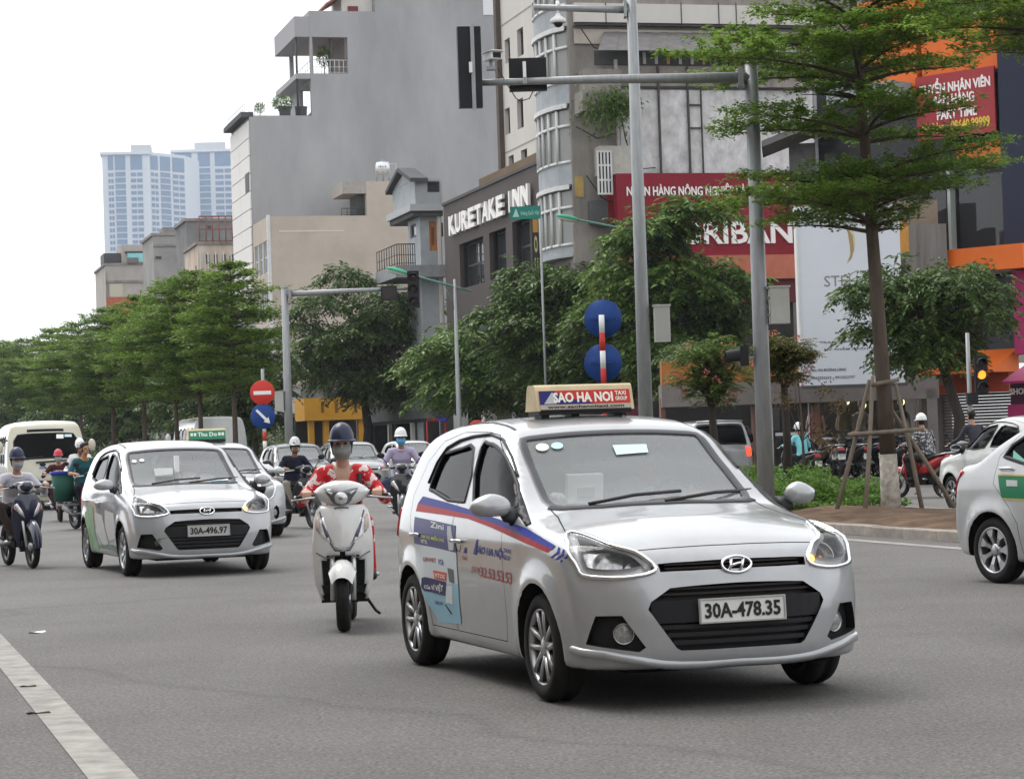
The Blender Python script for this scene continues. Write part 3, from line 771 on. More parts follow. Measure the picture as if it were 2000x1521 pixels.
    # roof sign
    sg = MB(); cream = M('sign cream', (.56, .46, .29), rough=.5, var=.2, scale=6)
    x0 = -1.50; prof = [(.11, 1.535), (.078, 1.658), (.066, 1.680), (.05, 1.690), (-.05, 1.690), (-.066, 1.680), (-.078, 1.658), (-.11, 1.535)]
    hw_ = .305
    sg.prism([V((x0+a, -hw_, b)) for a, b in prof], (0, 2*hw_, 0), cream)
    sign = sg.build('roof_sign', root)
    st = MB(); st.box((x0, 0, 1.525), (.20, .58, .02), DARKPL)
    for y in (-.24, -.05, .22): st.box((x0, y, 1.505), (.12, .05, .045), DARKPL)
    st.build('sign_bracket', sign)
    o_ = V((x0+.11+.002, 0, 1.537)); up = V((-.032, 0, .123)).normalized(); fr = Frame(o_, (0, 1, 0), up)
    q = MB(); fr.box(q, -.285, .285, .036, .120, .0, .003, M('sign red', (.50, .035, .025), rough=.5)); q.build('sign_panel', sign)
    q = MB(); fr.poly(q, [(-.284, .037), (.06, .037), (-.03, .060), (-.13, .074), (-.19, .119), (-.284, .119)], .003, .0038, M('sign navy', (.018, .02, .13), rough=.5)); q.build('sign_panel', sign)
    q = MB(); fr.poly(q, [(-.26, .04), (-.18, .04), (-.20, .11), (-.205, .11)], .004, .006, M('sail grey', (.45, .45, .48))); q.build('sail_emblem', sign)
    q = MB(); fr.box(q, -.285, .285, .006, .035, 0, .003, M('sign web strip', (.40, .36, .30))); fr.box(q, -.285, .285, -.002, .005, 0, .004, DARKPL); q.build('sign_panel', sign)
    lettering(fr, 'SAO HA NOI', -.20, .175, .046, .108, M('sign white', (.8, .77, .68)), sign, .004, .003, .035)
    lettering(fr, 'TAXI', .19, .26, .085, .110, M('sign white', (.8, .77, .68)), sign, .004, .003, .02); lettering(fr, 'GROUP', .19, .265, .052, .076, M('sign white', (.8, .77, .68)), sign, .004, .003, .02)
    lettering(fr, 'www.saohanoitaxi.com', -.24, .24, .011, .031, BLACKT, sign, .003, .002, .02)
    # lit indicator in the far headlight
    p = mirror(HEADL); c = V((0, 0, 0))
    for q_ in HEADL[10:15]: c += q_
    c /= 5; c.y = -c.y; ind = MB(); ind.ell(c-V((.01, 0, 0)), (.03, .028, .026), AMBER, 12); ind.build('indicator', root)
decals_A(carA)
# ---------------------------------------------------------------- ground, road, medians
def asphalt():
    m = bpy.data.materials.new('asphalt'); m.use_nodes = True; t = m.node_tree; L = t.links.new; b = t.nodes['Principled BSDF']
    tc = t.nodes.new('ShaderNodeTexCoord')
    def noise(sc_, det, rough=.6, vec=None):
        n = t.nodes.new('ShaderNodeTexNoise'); n.inputs['Scale'].default_value = sc_; n.inputs['Detail'].default_value = det; n.inputs['Roughness'].default_value = rough
        L(vec or tc.outputs['Object'], n.inputs['Vector']); return n.outputs['Fac']
    def ramp(f, p0, c0, p1, c1):
        r = t.nodes.new('ShaderNodeValToRGB'); e = r.color_ramp.elements; e[0].position = p0; e[1].position = p1; e[0].color = (*c0, 1); e[1].color = (*c1, 1); L(f, r.inputs[0]); return r.outputs[0]
    def mixc(a, b_, mode, f):
        x = t.nodes.new('ShaderNodeMix'); x.data_type = 'RGBA'; x.blend_type = mode; x.inputs[0].default_value = f; L(a, x.inputs[6]); L(b_, x.inputs[7]); return x.outputs[2]
    mp = t.nodes.new('ShaderNodeMapping'); mp.inputs['Rotation'].default_value = (0, 0, -math.atan2(-S.x, S.y)); mp.inputs['Scale'].default_value = (.55, .05, 1); L(tc.outputs['Object'], mp.inputs['Vector'])
    base = ramp(noise(.6, 6), .3, (.106, .102, .098), .75, (.144, .140, .135))
    lanes = ramp(noise(1.0, 4, .5, mp.outputs[0]), .35, (.80, .79, .78), .7, (1.1, 1.1, 1.1))
    c = mixc(base, lanes, 'MULTIPLY', .8)
    grit = ramp(noise(48, 4, .75), .38, (.40, .40, .40), .70, (1.9, 1.86, 1.8)); c = mixc(c, grit, 'MULTIPLY', .8)
    g2 = ramp(noise(14, 5, .7), .4, (.86, .85, .85), .62, (1.1, 1.1, 1.1)); c = mixc(c, g2, 'MULTIPLY', .8)
    st = ramp(noise(.9, 7, .75), .62, (1, 1, 1), .70, (.66, .65, .64)); c = mixc(c, st, 'MULTIPLY', .6)
    vr = t.nodes.new('ShaderNodeTexVoronoi'); vr.feature = 'DISTANCE_TO_EDGE'; vr.inputs['Scale'].default_value = .16; wv = t.nodes.new('ShaderNodeMix'); wv.data_type = 'RGBA'; wv.inputs[0].default_value = .55; nn_ = t.nodes.new('ShaderNodeTexNoise'); nn_.inputs['Scale'].default_value = .7; nn_.inputs['Detail'].default_value = 6; L(tc.outputs['Object'], nn_.inputs['Vector']); L(tc.outputs['Object'], wv.inputs[6]); L(nn_.outputs['Color'], wv.inputs[7]); L(wv.outputs[2], vr.inputs['Vector']); ck = ramp(vr.outputs['Distance'], .0, (.55, .54, .53), .006, (1, 1, 1)); c = mixc(c, ck, 'MULTIPLY', .45)
    L(c, b.inputs['Base Color']); b.inputs['Roughness'].default_value = .82; b.inputs['Specular IOR Level'].default_value = .35
    bp = t.nodes.new('ShaderNodeBump'); bp.inputs['Strength'].default_value = .8; bp.inputs['Distance'].default_value = .009
    L(noise(70, 4, .75), bp.inputs['Height']); L(bp.outputs[0], b.inputs['Normal'])
    return m
ASPH = asphalt()
def sheet(name, pts, z, m, kind='structure', cut=1):
    mb = MB(); mb.add([(p.x, p.y, z) for p in pts], [tuple(range(len(pts)))], m); o = mb.build(name)
    return tag(o, kind=kind)
gm = MB(); gm.add([(-900, -30, 0), (900, -30, 0), (900, 1700, 0), (-900, 1700, 0)], [(0, 1, 2, 3)], ASPH); tag(gm.build('road'), kind='structure')
PAINTL = M('road paint', (.31, .295, .27), rough=.8, var=.2, scale=5, dirt=(.17, .16, .15))
def line(name, u0, u1, v0, v1):
    return sheet(name, [ST(u0, v0), ST(u1, v0), ST(u1, v1), ST(u0, v1)], .004, PAINTL)
sheet('edge_line', [ST(2, .953), ST(60, .106), ST(60, .306), ST(2, 1.153)], .004, PAINTL); line('edge_line', -5, 44, 11.55, 11.75)
GUT = M('gutter asphalt', (.105, .097, .09), rough=.9, var=.4, scale=7, bump=.3, bscale=70)
DIRT = M('leaf dirt', (.20, .12, .06), rough=1., var=.5, scale=9, bump=.6, bscale=60)
STONE = M('kerb stone', (.27, .24, .21), rough=.85, var=.3, scale=6, bump=.3, bscale=45, rnd=.12)
SOIL = M('bare soil', (.118, .074, .045), rough=1., var=.6, scale=2.2, bump=1., bscale=16)
PAVE = M('sidewalk paving', (.20, .19, .18), rough=.85, var=.2, scale=2, bump=.1)
def kerbrow(parent, pts, m=STONE, L=.95, w_=.16, h=.13, lim=300):
    """kerb stones one by one along a polyline (world), sharing one mesh"""
    mb = MB(); b = .015
    prof = [(0, 0), (0, h-b), (b, h), (w_, h), (w_, 0)]
    vs = [(x, y, z) for x in (-L/2+.004, L/2-.004) for y, z in prof]
    mb.add(vs, [(0, 1, 2, 3, 4)[::-1], (5, 6, 7, 8, 9)]+[(i, (i+1) % 5, 5+(i+1) % 5, 5+i) for i in range(5)], m)
    me = None; k = 0
    for i in range(len(pts)-1):
        a, c = pts[i], pts[i+1]; d = (c-a); n = max(1, round(d.length/L)); t = d.normalized()
        for j in range(n):
            p = a+d*((j+.5)/n)
            if me is None: o = mb.build('kerb_stone', parent); me = o.data
            else: o = link('kerb_stone', me, parent)
            sx = d.length/n/L
            R_ = Matrix((t, V((-t.y, t.x, 0)), Z)).transposed().to_4x4()
            o.matrix_local = Matrix.Translation(p+V((0, 0, random.uniform(-.008, .006)))) @ R_ @ Matrix.Rotation(random.uniform(-.006, .006), 4, 'Z') @ Matrix.Diagonal((sx, 1, 1, 1))
            k += 1
            if k >= lim: return
def median(name, u0, u1, v0, v1, r0=True):
    root = bpy.data.objects.new(name, None); col.objects.link(root); tag(root, kind='structure')
    vm = (v0+v1)/2; r = (v1-v0)/2
    # outline counter-clockwise seen from above: near edge away, tip, back
    loop = [ST(u1-r, v0)] + [ST(u1-r+r*math.sin(t), vm-r*math.cos(t)) for t in np.linspace(.3, math.pi-.3, 7)] + [ST(u1-r, v1)]
    if r0: low = [ST(u0+r, v1)] + [ST(u0+r-r*math.sin(t), vm+r*math.cos(t)) for t in np.linspace(.3, math.pi-.3, 7)] + [ST(u0+r, v0)]
    else: low = [ST(u0, v1), ST(u0, v0)]
    full = loop+low
    full = full[::-1] + [full[-1]] if False else full+[full[0]]
    # stones lie to the inside
    ar = sum(full[i].x*full[i+1].y-full[i+1].x*full[i].y for i in range(len(full)-1))
    if ar < 0: full = full[::-1]
    kerbrow(root, full, lim=290)
    mb = MB(); g = 60; vs = []; fs = []
    ins = .14
    us = np.linspace(u0+.2, u1-.2, 190 if u1-u0 < 100 else 160)
    for i, u in enumerate(us):
        e = 0
        if u > u1-r: e = r-math.sqrt(max(0, r*r-(u-u1+r)**2))
        if r0 and u < u0+r: e = r-math.sqrt(max(0, r*r-(u0+r-u)**2))
        for j in range(7):
            s_ = j/6; v = v0+ins+e+(v1-v0-2*ins-2*e)*s_
            z = .09+.10*math.sin(math.pi*s_)+random.uniform(-.035, .04)*(0 < j < 6)
            vs.append(ST(u, v, z))
    n = len(us)
    for i in range(n-1):
        for j in range(6): fs.append((i*7+j, i*7+7+j, i*7+8+j, i*7+1+j))
    mb.add(vs, fs, SOIL, True); mb.build('soil', root)
    return root
median('median', -12, 46, 12.25, 15.7); median('median', 66, 330, 10.4, 13.9)
# pavement beyond the far carriageway
fp = bpy.data.objects.new('pavement', None); col.objects.link(fp); tag(fp, kind='structure')
mb = MB(); vs = [ST(72, 24.6, .12), ST(420, 24.6, .12), ST(420, 60, .12), ST(72, 60, .12)]; mb.add(vs, [(0, 3, 2, 1)], PAVE); mb.build('paving', fp)
kerbrow(fp, [ST(300, 24.6), ST(72, 24.6), ST(72, 40)], L=1.4, lim=180)
fp2 = bpy.data.objects.new('pavement', None); col.objects.link(fp2); tag(fp2, kind='structure')
mb = MB(); vs = [ST(-5, 24.6, .12), ST(61.5, 24.6, .12), ST(61.5, 90, .12), ST(-5, 90, .12)]; mb.add(vs, [(0, 3, 2, 1)], PAVE); mb.build('paving', fp2)
kerbrow(fp2, [ST(61.5, 50), ST(61.5, 24.6), ST(-5, 24.6)], L=1.1, lim=120)
fp3 = bpy.data.objects.new('pavement', None); col.objects.link(fp3); tag(fp3, kind='structure')
mb = MB(); mb.add([ST(2, -8, .12), ST(120, -8, .12), ST(120, .12, .12), ST(2, .12, .12)], [(0, 1, 2, 3)], DIRT); mb.build('paving', fp3)
kerbrow(fp3, [ST(2, .28), ST(60, .28)], lim=80)
# litter on the asphalt
def litter(px, py, l, w_, m, nm, lab, rz=0):
    mb = MB(); p = G(px, py, .006); q = [V((l/2*math.cos(t)*(1+.25*math.sin(3*t)), w_/2*math.sin(t), .006*math.sin(2*t))) for t in np.linspace(0, 2*math.pi, 9)[:-1]]
    mb.prism(q, (0, 0, .003), m); o = mb.build(nm, None, p); o.rotation_euler = (0, 0, rz); return tag(o, lab, 'litter')
litter(72, 1234, .14, .10, WHITEP, 'paper_scrap', 'small white paper scrap lying on the road left of the navy scooter', .1)
LEAFB = M('dead leaf', (.06, .045, .03), rough=.9)
for x, y, l, t, lb in ((55, 1340, .10, .05, 'upper dark leaf lying on the white edge line'), (75, 1392, .13, .1, 'long dark leaf across the left side of the white edge line')):
    o = litter(x, y, l, .016, LEAFB, 'dead_leaf', lb, t); o['group'] = 'dry leaves on the road'

# ---------------------------------------------------------------- poles, signals and signs
GALV = M('galvanised steel', (.27, .28, .285), rough=.45, metal=.35, var=.18, scale=5, stretch=(4, 4, .6)); BLK = M('signal black', (.012, .012, .014), rough=.55)
BOXG = M('control box grey', (.42, .42, .39), rough=.6, var=.12, scale=4); CWHT = M('camera white', (.7, .7, .7), rough=.4)
SIGNB = M('sign blue', (.008, .045, .20), rough=.45, var=.15, scale=3); SIGNR = M('sign red', (.42, .012, .015), rough=.45); SIGNW = M('sign white paint', (.72, .72, .70), rough=.5)
GREENP = M('lamp green', (.05, .30, .17), rough=.5, var=.15, scale=4); POSTG = M('post green', (.07, .16, .13), rough=.55, var=.2, scale=4)
LEAN = V((-.028, 0, 1)).normalized()-V((0, 0, 0))
def base_at(px, d): 
    r = ray(px, 860); p = C0+r*(d/r.y); return V((p.x, p.y, 0))
def bolts(mb, r=.16, m=None):
    for k in range(4):
        a = math.pi/4+k*math.pi/2; mb.tube([(r*math.cos(a), r*math.sin(a), .02), (r*math.cos(a), r*math.sin(a), .06)], .014, m or GALV, 6)
def mast(name, label, cx, d, r, top, arm_z, arm_len, rx=GALV, sx=-1):
    t = thing(name, label, 'traffic signal', base_at(cx, d)+V((0, 0, .0)))
    b = MB(); b.box((0, 0, .21), (.42, .42, .02), GALV); bolts(b); b.build('base_plate', t)
    p = MB(); p.tube([(0, 0, .0), (0, 0, top*.5), (0, 0, top)], [r*1.18, r*1.05, r*.88], GALV, 8); p.lathe([(0, top+.03), (r*.9, top+.02), (r*.95, top)], GALV, 12); p.build('pole', t)
    a = MB(); e = V((sx*arm_len, .02, arm_z+.06)); a.tube([(0, 0, arm_z), V((0, 0, arm_z)).lerp(e, .5)+V((0, 0, .02)), e], [r*.78, r*.6, r*.42], GALV, 12)
    a.box((sx*.16, 0, arm_z), (.05, r*2.4, r*2.6), GALV); a.box((sx*.20, 0, arm_z), (.03, r*2.2, r*2.4), GALV)
    for y in (-1, 1):
        for z in (-1, 1): a.tube([(sx*.12, y*r*.9, arm_z+z*r*.95), (sx*.24, y*r*.9, arm_z+z*r*.95)], .012, GALV, 6)
    a.build('arm', t)
    return t, e
mr_d = 36
mA, eA = mast('signal_mast', 'tall grey signal pole with long arm carrying black signals over the near road', 1493, mr_d, .112, 7.0, 6.78, 4.42)
k36 = FPX/mr_d
ox = base_at(1493, mr_d)
def rel(px, py, d, o): 
    q = P(px, py, d)-o; return V((q.x, 0, q.z))
# vertical signal seen from behind on the arm's end
def signal_back(parent, c, w_, h, dpt, nm='signal_head', lenses=3, turn=0.):
    R_ = Matrix.Rotation(turn, 3, 'Z'); b = MB(); b.box(c, (w_, dpt, h), BLK, R_)
    b.box(c+R_ @ V((w_*.12, -dpt*.62, 0)), (w_*.16, dpt*.3, h*1.06), GALV, R_)
    o = b.build(nm, parent)
    for k in range(lenses):
        z = (k-(lenses-1)/2)*h/lenses; q = MB()
        pts = [c+R_ @ V((w_*.36*math.cos(t), dpt*.5, z+w_*.36*math.sin(t))) for t in np.linspace(-.3, math.pi+.3, 12)]; b_ = [p+R_ @ V((0, .16, -.02)) for p in pts]
        q.add(pts+b_, [(i, i+1, 12+i+1, 12+i) for i in range(11)], BLK, True); q.build('visor', o)
        q = MB(); q.lathe([(0, .02), (w_*.30, .012), (w_*.34, 0)], M('lens dark', (.03, .02, .02), rough=.2), 16, o=c+R_ @ V((0, dpt*.5, z)), ax=R_ @ Matrix.Rotation(-math.pi/2, 3, 'X')); q.build('lens', o)
    return o
c = rel(917, 132, mr_d-.12, ox); so_ = signal_back(mA, c+V((0, -.1, 0)), 46/k36, 158/k36, .16, turn=.12)
cb = MB(); cb.box(c+V((.02, -.22, -.02)), (.05, .10, .16), CWHT); cb.build('bracket', so_)
c = rel(1031, 141, mr_d-.12, ox)
tm = MB(); tm.box(c+V((0, .16, 0)), (74/k36, .14, 64/k36), BLK); to = tm.build('countdown_timer', mA); tm = MB(); tm.box(c+V((-.05, -.02, .0)), (.05, .12, .34), CWHT); tm.box(c+V((-.05, -.06, -.12)), (.04, .06, .1), GALV); tm.build('bracket', to)
cm = MB(); c = rel(962, 108, mr_d-.14, ox); Rz = Matrix.Rotation(.45, 3, 'Z'); cm.box(c, (.19, .30, .11), CWHT, Rz); cm.box(c+V((.01, -.03, .065)), (.23, .36, .015), CWHT, Rz); cm.box(c+Rz @ V((0, -.153, 0)), (.13, .01, .08), BLK, Rz)
cm.box(c+V((-.03, .02, -.11)), (.05, .05, .13), GALV); cm.box(c+V((-.03, .02, -.18)), (.14, .14, .05), GALV); cm.build('camera', mA)
cb = MB(); pts = [rel(972, 130, mr_d-.15, ox), rel(992, 165, mr_d-.15, ox), rel(1008, 190, mr_d-.15, ox), rel(1017, 195, mr_d-.15, ox), rel(1034, 190, mr_d-.15, ox), rel(1043, 172, mr_d-.15, ox)]; cb.tube(pts, .008, BLK, 5); cb.build('cable', mA)
bx = MB(); c = rel(1522, 597, mr_d, ox); bx.box(c, (.29, .24, .55), BOXG); bx.box(c+V((0, 0, .285)), (.33, .28, .025), BOXG); bx.box(c+V((-.2, 0, .12)), (.12, .05, .04), GALV); bx.box(c+V((-.2, 0, -.14)), (.12, .05, .04), GALV); bx.build('control_box', mA)
# pedestrian/side signal low on the mast, hooded, seen from the side
sg = MB(); c = rel(1436, 696, mr_d, ox); sg.box(c+V((.13, 0, 0)), (.13, .26, .30), BLK); sg.build('small_signal', mA)
sg = MB(); pts = [c+V((.07, .12*math.cos(t), .12*math.sin(t))) for t in np.linspace(-.6, math.pi+.6, 14)]; b_ = [p+V((-.22, 0, -.03)) for p in pts]; sg.add(pts+b_, [(i, i+1, 14+i+1, 14+i) for i in range(13)], BLK, True); sg.box(c+V((.28, 0, -.02)), (.16, .04, .04), GALV); sg.build('hood', mA)
# camera pole
d2 = 41; k2 = FPX/d2; o2 = base_at(1263, d2)
mP = thing('camera_pole', 'grey octagonal pole holding a dome camera on a high arm', 'pole', o2)
p = MB(); p.tube([(0, 0, 0), (0, 0, 4.5), (0, 0, 9.2)], [.135, .112, .088], GALV, 8); p.box((0, 0, .2), (.45, .45, .02), GALV); p.build('pole', mP)
a = MB(); za = rel(1240, 14, d2, o2).z; a.tube([(0, 0, za-.05), (-1.70, 0, za+.05)], [.07, .055], GALV, 10); a.box((-.12, 0, za-.04), (.05, .26, .28), GALV); a.build('arm', mP)
c = rel(1090, 38, d2, o2); a = MB(); a.lathe([(0, .10), (.04, .10), (.05, .06), (.135, .0), (.14, -.06), (.10, -.07)], CWHT, 20, o=c); a.tube([c+V((0, 0, .08)), c+V((0, 0, .32))], .03, CWHT, 8); a.ell(c-V((0, 0, .07)), (.08, .08, .075), BLK, 16); a.build('dome_camera', mP)
c = rel(1293, 633, d2, o2); bx = MB(); bx.box(c, (.27, .25, .62), BOXG); bx.box(c+V((0, 0, .32)), (.31, .29, .03), BOXG); bx.box(c+V((0, -.128, 0)), (.22, .006, .54), M('box door', (.36, .36, .34), rough=.6)); bx.build('control_box', mP)
# round blue signs seen from behind on the banded post
d3 = 43.5; k3 = FPX/d3; o3 = base_at(1183, d3)
sp = thing('road_sign', 'red and white banded post with two round blue signs seen from behind', 'road sign', o3)
zt = rel(1178, 615, d3, o3).z; nb = 11; hb = zt/nb
for k in range(nb):
    b = MB(); b.tube([(0, 0, zt-hb*k), (0, 0, zt-hb*(k+1))], .052, SIGNW if k % 2 == 0 else SIGNR, 12); b.build('band', sp)
for py in (622, 708):
    c = rel(1178, py, d3, o3); R_ = Matrix.Rotation(-.22, 3, 'Z') @ Matrix.Rotation(math.pi/2, 3, 'X')
    s_ = MB(); s_.lathe([(0, -.006), (.345, -.006), (.352, -.02), (.352, .012), (0, .012)], SIGNB, 40, o=c+V((0, .085, 0)), ax=R_); s_.box(c+V((0, .05, 0)), (.5, .02, .04), SIGNB, Matrix.Rotation(-.22, 3, 'Z')); s_.build('sign_disc', sp)
# no-entry and arrow signs on the far median tip
d4 = 70; o4 = base_at(517, d4)
sp = thing('road_sign', 'banded post with red no entry disc above blue arrow disc', 'road sign', o4)
zt = rel(513, 826, d4, o4).z; nb = 8; hb = zt/nb
for k in range(nb):
    b = MB(); b.tube([(0, 0, zt-hb*k), (0, 0, zt-hb*(k+1))], .055, SIGNW if k % 2 == 0 else SIGNR, 12); b.build('band', sp)
R_ = Matrix.Rotation(math.pi/2, 3, 'X')
b = MB(); b.tube([(0, 0, zt), (0, 0, zt+1.6)], .05, GALV, 10); b.build('upper_post', sp)
for (px, py), m in (((513, 767), SIGNR), ((514, 813), SIGNB)):
    c = rel(px, py, d4, o4)-V((0, .07, 0)); s_ = MB(); s_.lathe([(0, .01), (.36, .01), (.368, .0), (.36, -.015), (0, -.015)], m, 40, o=c, ax=R_); dsc = s_.build('sign_disc', sp); fr = Frame(c+V((0, -.012, 0)), (1, 0, 0)); q = MB()
    if m is SIGNR: fr.box(q, -.26, .26, -.055, .055, 0, .006, SIGNW); q.build('bar', dsc)
    else:
        dv = V((.7, -.72)).normalized(); pv = V((-dv.y, dv.x)); T = lambda a, b_: (dv.x*a+pv.x*b_, dv.y*a+pv.y*b_)
        fr.poly(q, [T(-.27, -.035), T(.13, -.04), T(.13, -.10), T(.30, 0), T(.13, .10), T(.13, .04), T(-.27, .035)], 0, .006, SIGNW); q.build('arrow', dsc)
# far mast
d5 = 74; k5 = FPX/d5; o5 = base_at(565, d5)
top5 = rel(553, 562, d5, o5).z; arm5 = rel(560, 575, d5, o5).z
mB, eB = mast('signal_mast', 'grey signal pole with arm reaching right on the far median', 565, d5, .12, top5, arm5, 4.1, sx=1)
def front_signal(parent, c, w_, h, dpt, lit=None, fy=-1):
    b = MB(); b.box(c, (w_, dpt, h), BLK); o = b.build('signal_head', parent)
    for k in range(3):
        z = (1-k)*h/3.05; q = MB(); cc = c+V((0, fy*dpt/2, z)); rr = min(w_*.36, h*.14)
        pts = [cc+V((rr*1.15*math.cos(t), 0, rr*1.15*math.sin(t))) for t in np.linspace(-.2, math.pi+.2, 10)]; b_ = [p+V((0, fy*.18, -.02)) for p in pts]
        q.add(pts+b_, [(i, i+1, 10+i+1, 10+i) for i in range(9)], BLK, True); q.build('visor', o)
        q = MB(); q.lathe([(0, fy*-.02), (rr*.7, fy*-.015), (rr, 0)], lit if (lit and k == 1) else M('lens dark', (.03, .02, .02), rough=.2), 14, o=cc, ax=R_); q.build('lens', o)
    return o
front_signal(mB, rel(808, 566, d5, o5)-V((0, .15, 0)), .36, 1.15, .22)
tm = MB(); c = rel(760, 573, d5, o5)-V((0, .12, 0)); tm.box(c, (.50, .14, .44), BLK); tm.box(c+V((0, -.075, 0)), (.42, .01, .36), M('timer face', (.03, .025, .025), rough=.3)); tm.build('countdown_timer', mB)
bx = MB(); c = rel(546, 784, d5, o5); bx.box(c, (.27, .24, .60), BOXG); bx.box(c+V((0, 0, .31)), (.31, .28, .02), BOXG); bx.box(c+V((0, -.125, 0)), (.22, .006, .52), M('box door', (.36, .36, .34), rough=.6)); bx.build('control_box', mB)
# lit amber signal by the orange shop
d6 = 52; o6 = base_at(1897, d6)
sg = thing('signal_post', 'thin grey post with amber light lit in front of the orange shop', 'traffic signal', o6)
p = MB(); p.tube([(0, 0, 0), (0, 0, rel(1893, 650, d6, o6).z)], [.06, .045], GALV, 10); p.build('pole', sg)
front_signal(sg, rel(1914, 732, d6, o6)-V((0, .1, 0)), .27, .80, .18, lit=M('amber signal lit', (1, .30, .03), emit=1.3)); b = MB(); b.box(rel(1905, 732, d6, o6), (.2, .04, .04), GALV); b.build('bracket', sg)
b = MB(); b.box(rel(1897, 779, d6, o6)-V((0, .1, 0)), (.24, .14, .26), BLK); b.build('small_signal', sg)
# green street lamps
def streetlamp(px, d, ztop, zarm, lamp_px, lamp_py, lab, g, back):
    o = base_at(px, d); t = thing('street_lamp', lab, 'street lamp', o, 0, g)
    p = MB(); p.tube([(0, 0, 0), (0, 0, 1.2), (0, 0, ztop)], [.11, .10, .045], GALV if back else POSTG, 10); p.box((0, 0, .1), (.35, .35, .04), GALV); p.build('pole', t)
    e = rel(lamp_px, lamp_py, d, o); a = MB(); a.tube([V((-e.x*.32, 0, zarm-(e.z-zarm)*.32)), V((0, 0, zarm)), e], [.03, .04, .035], POSTG, 8); a.tube([(0, 0, zarm-.9), V((0, 0, zarm-.35))+V((e.x*.10, 0, 0)), V((0, 0, zarm)).lerp(e, .22)], .02, POSTG, 6); a.build('arm', t)
    dv = (e-V((0, 0, zarm))).normalized(); dn = V((-dv.z, 0, dv.x)); dn = dn if dn.z > 0 else -dn; R3 = Matrix((dv, V((0, 1, 0)), dn)).transposed()
    h = MB(); h.ell(e+dv*.25, (.42, .17, .10), GREENP, 16, R3); h.ell(e+dv*.25-dn*.045, (.38, .145, .09), M('lamp glass', (.5, .5, .46), rough=.25), 14, R3); h.build('lamp_head', t)
    return t
streetlamp(898, 82, rel(893, 545, 82, base_at(898, 82)).z, rel(893, 560, 82, base_at(898, 82)).z, 790, 533, 'street lamp with green head in front of the brown hotel', 'green street lamps', True)
streetlamp(1262, 82, rel(1262, 440, 82, base_at(1262, 82)).z, rel(1262, 452, 82, base_at(1262, 82)).z, 1122, 428, 'street lamp with green head beside the bay windows', 'green street lamps', True)
# ---------------------------------------------------------------- buildings
GREYR = M('grey cement render', (.31, .31, .315), rough=.9, var=.22, scale=.22, bump=.15, bscale=3, stretch=(1, 1, .35)); BEIGE = M('beige render', (.42, .365, .305), rough=.9, var=.14, scale=.35, bump=.12, bscale=4)
BROWNW = M('brown cladding', (.066, .052, .049), rough=.7, var=.12, scale=.6); WHITEW = M('off white render', (.50, .475, .44), rough=.85, var=.10, scale=.5, stretch=(1, 1, .4))
CONC = M('old concrete', (.23, .21, .19), rough=.95, var=.45, scale=.9, bump=.3, bscale=5, stretch=(1, 1, .35)); OLDW = M('old whitewash', (.62, .61, .61), rough=.95, var=.15, dirt=(.33, .32, .32), scale=1.9, bump=.4, bscale=5, stretch=(1, 1, .75))
DKGREY = M('dark grey wall', (.07, .07, .072), rough=.8, var=.3, scale=.8); PALEBL = M('pale blue grey', (.31, .33, .345), rough=.8, var=.15, scale=1.5)
WG = glassmat('window glass', tint=(.03, .033, .036), clear=.04, ior=1.55); BAYG = glassmat('bay glass', tint=(.22, .225, .215), clear=.0, ior=1.4); BLUEG = glassmat('tower glass', tint=(.13, .21, .33), clear=.0, ior=1.45)
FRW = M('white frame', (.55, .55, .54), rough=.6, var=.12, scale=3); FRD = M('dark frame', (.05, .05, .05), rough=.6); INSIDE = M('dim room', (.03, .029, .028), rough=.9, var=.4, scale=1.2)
RUST = M('rusty sheet', (.48, .43, .38), rough=.8, var=.3, scale=.5, dirt=(.36, .25, .17), stretch=(3, 3, .5)); ROOFM = M('roof sheet', (.18, .17, .165), rough=.7, var=.3, scale=2, stretch=(1, 6, 1))
ORANGE = M('orange cladding', (.62, .13, .02), rough=.45, var=.12, scale=1.2); MAG = M('magenta sign', (.30, .02, .10), rough=.5); REDB = M('bank red', (.20, .008, .02), rough=.5, var=.12, scale=.6)
def FV(v): return Frame(ST(0, v), -S)
def FU(u): return Frame(ST(u, 0), N)
def win(parent, fr, x0, x1, z0, z1, dep=.12, fm=FRW, pm=WG, nx=2, nz=1, bar=.06, name='window'):
    b = MB()
    fr.box(b, x0, x1, z0, z0+bar, -dep-.03, -dep+.03, fm); fr.box(b, x0, x1, z1-bar, z1, -dep-.03, -dep+.03, fm)
    for i in range(nx+1):
        x = x0+bar/2+(x1-x0-bar)*i/nx; fr.box(b, x-bar/2, x+bar/2, z0+bar, z1-bar, -dep-.028, -dep+.032, fm)
    for j in range(1, nz):
        z = z0+(z1-z0)*j/nz
        for i in range(nx):
            xa = x0+bar+(x1-x0-bar)*i/nx; fr.box(b, xa, xa+(x1-x0-bar)/nx-bar, z-bar/2, z+bar/2, -dep-.026, -dep+.03, fm)
    o = b.build(name, parent); q = MB(); fr.box(q, x0+.01, x1-.01, z0+.01, z1-.01, -dep-.012, -dep-.004, pm); q.build('pane', o)
    return o
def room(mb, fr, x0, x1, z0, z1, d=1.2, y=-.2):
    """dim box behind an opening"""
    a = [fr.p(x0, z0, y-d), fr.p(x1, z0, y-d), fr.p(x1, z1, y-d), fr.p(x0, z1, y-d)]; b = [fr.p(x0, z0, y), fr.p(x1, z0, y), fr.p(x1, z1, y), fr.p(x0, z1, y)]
    mb.add(a+b, [(0, 1, 2, 3), (0, 4, 5, 1), (1, 5, 6, 2), (2, 6, 7, 3), (3, 7, 4, 0)], INSIDE)
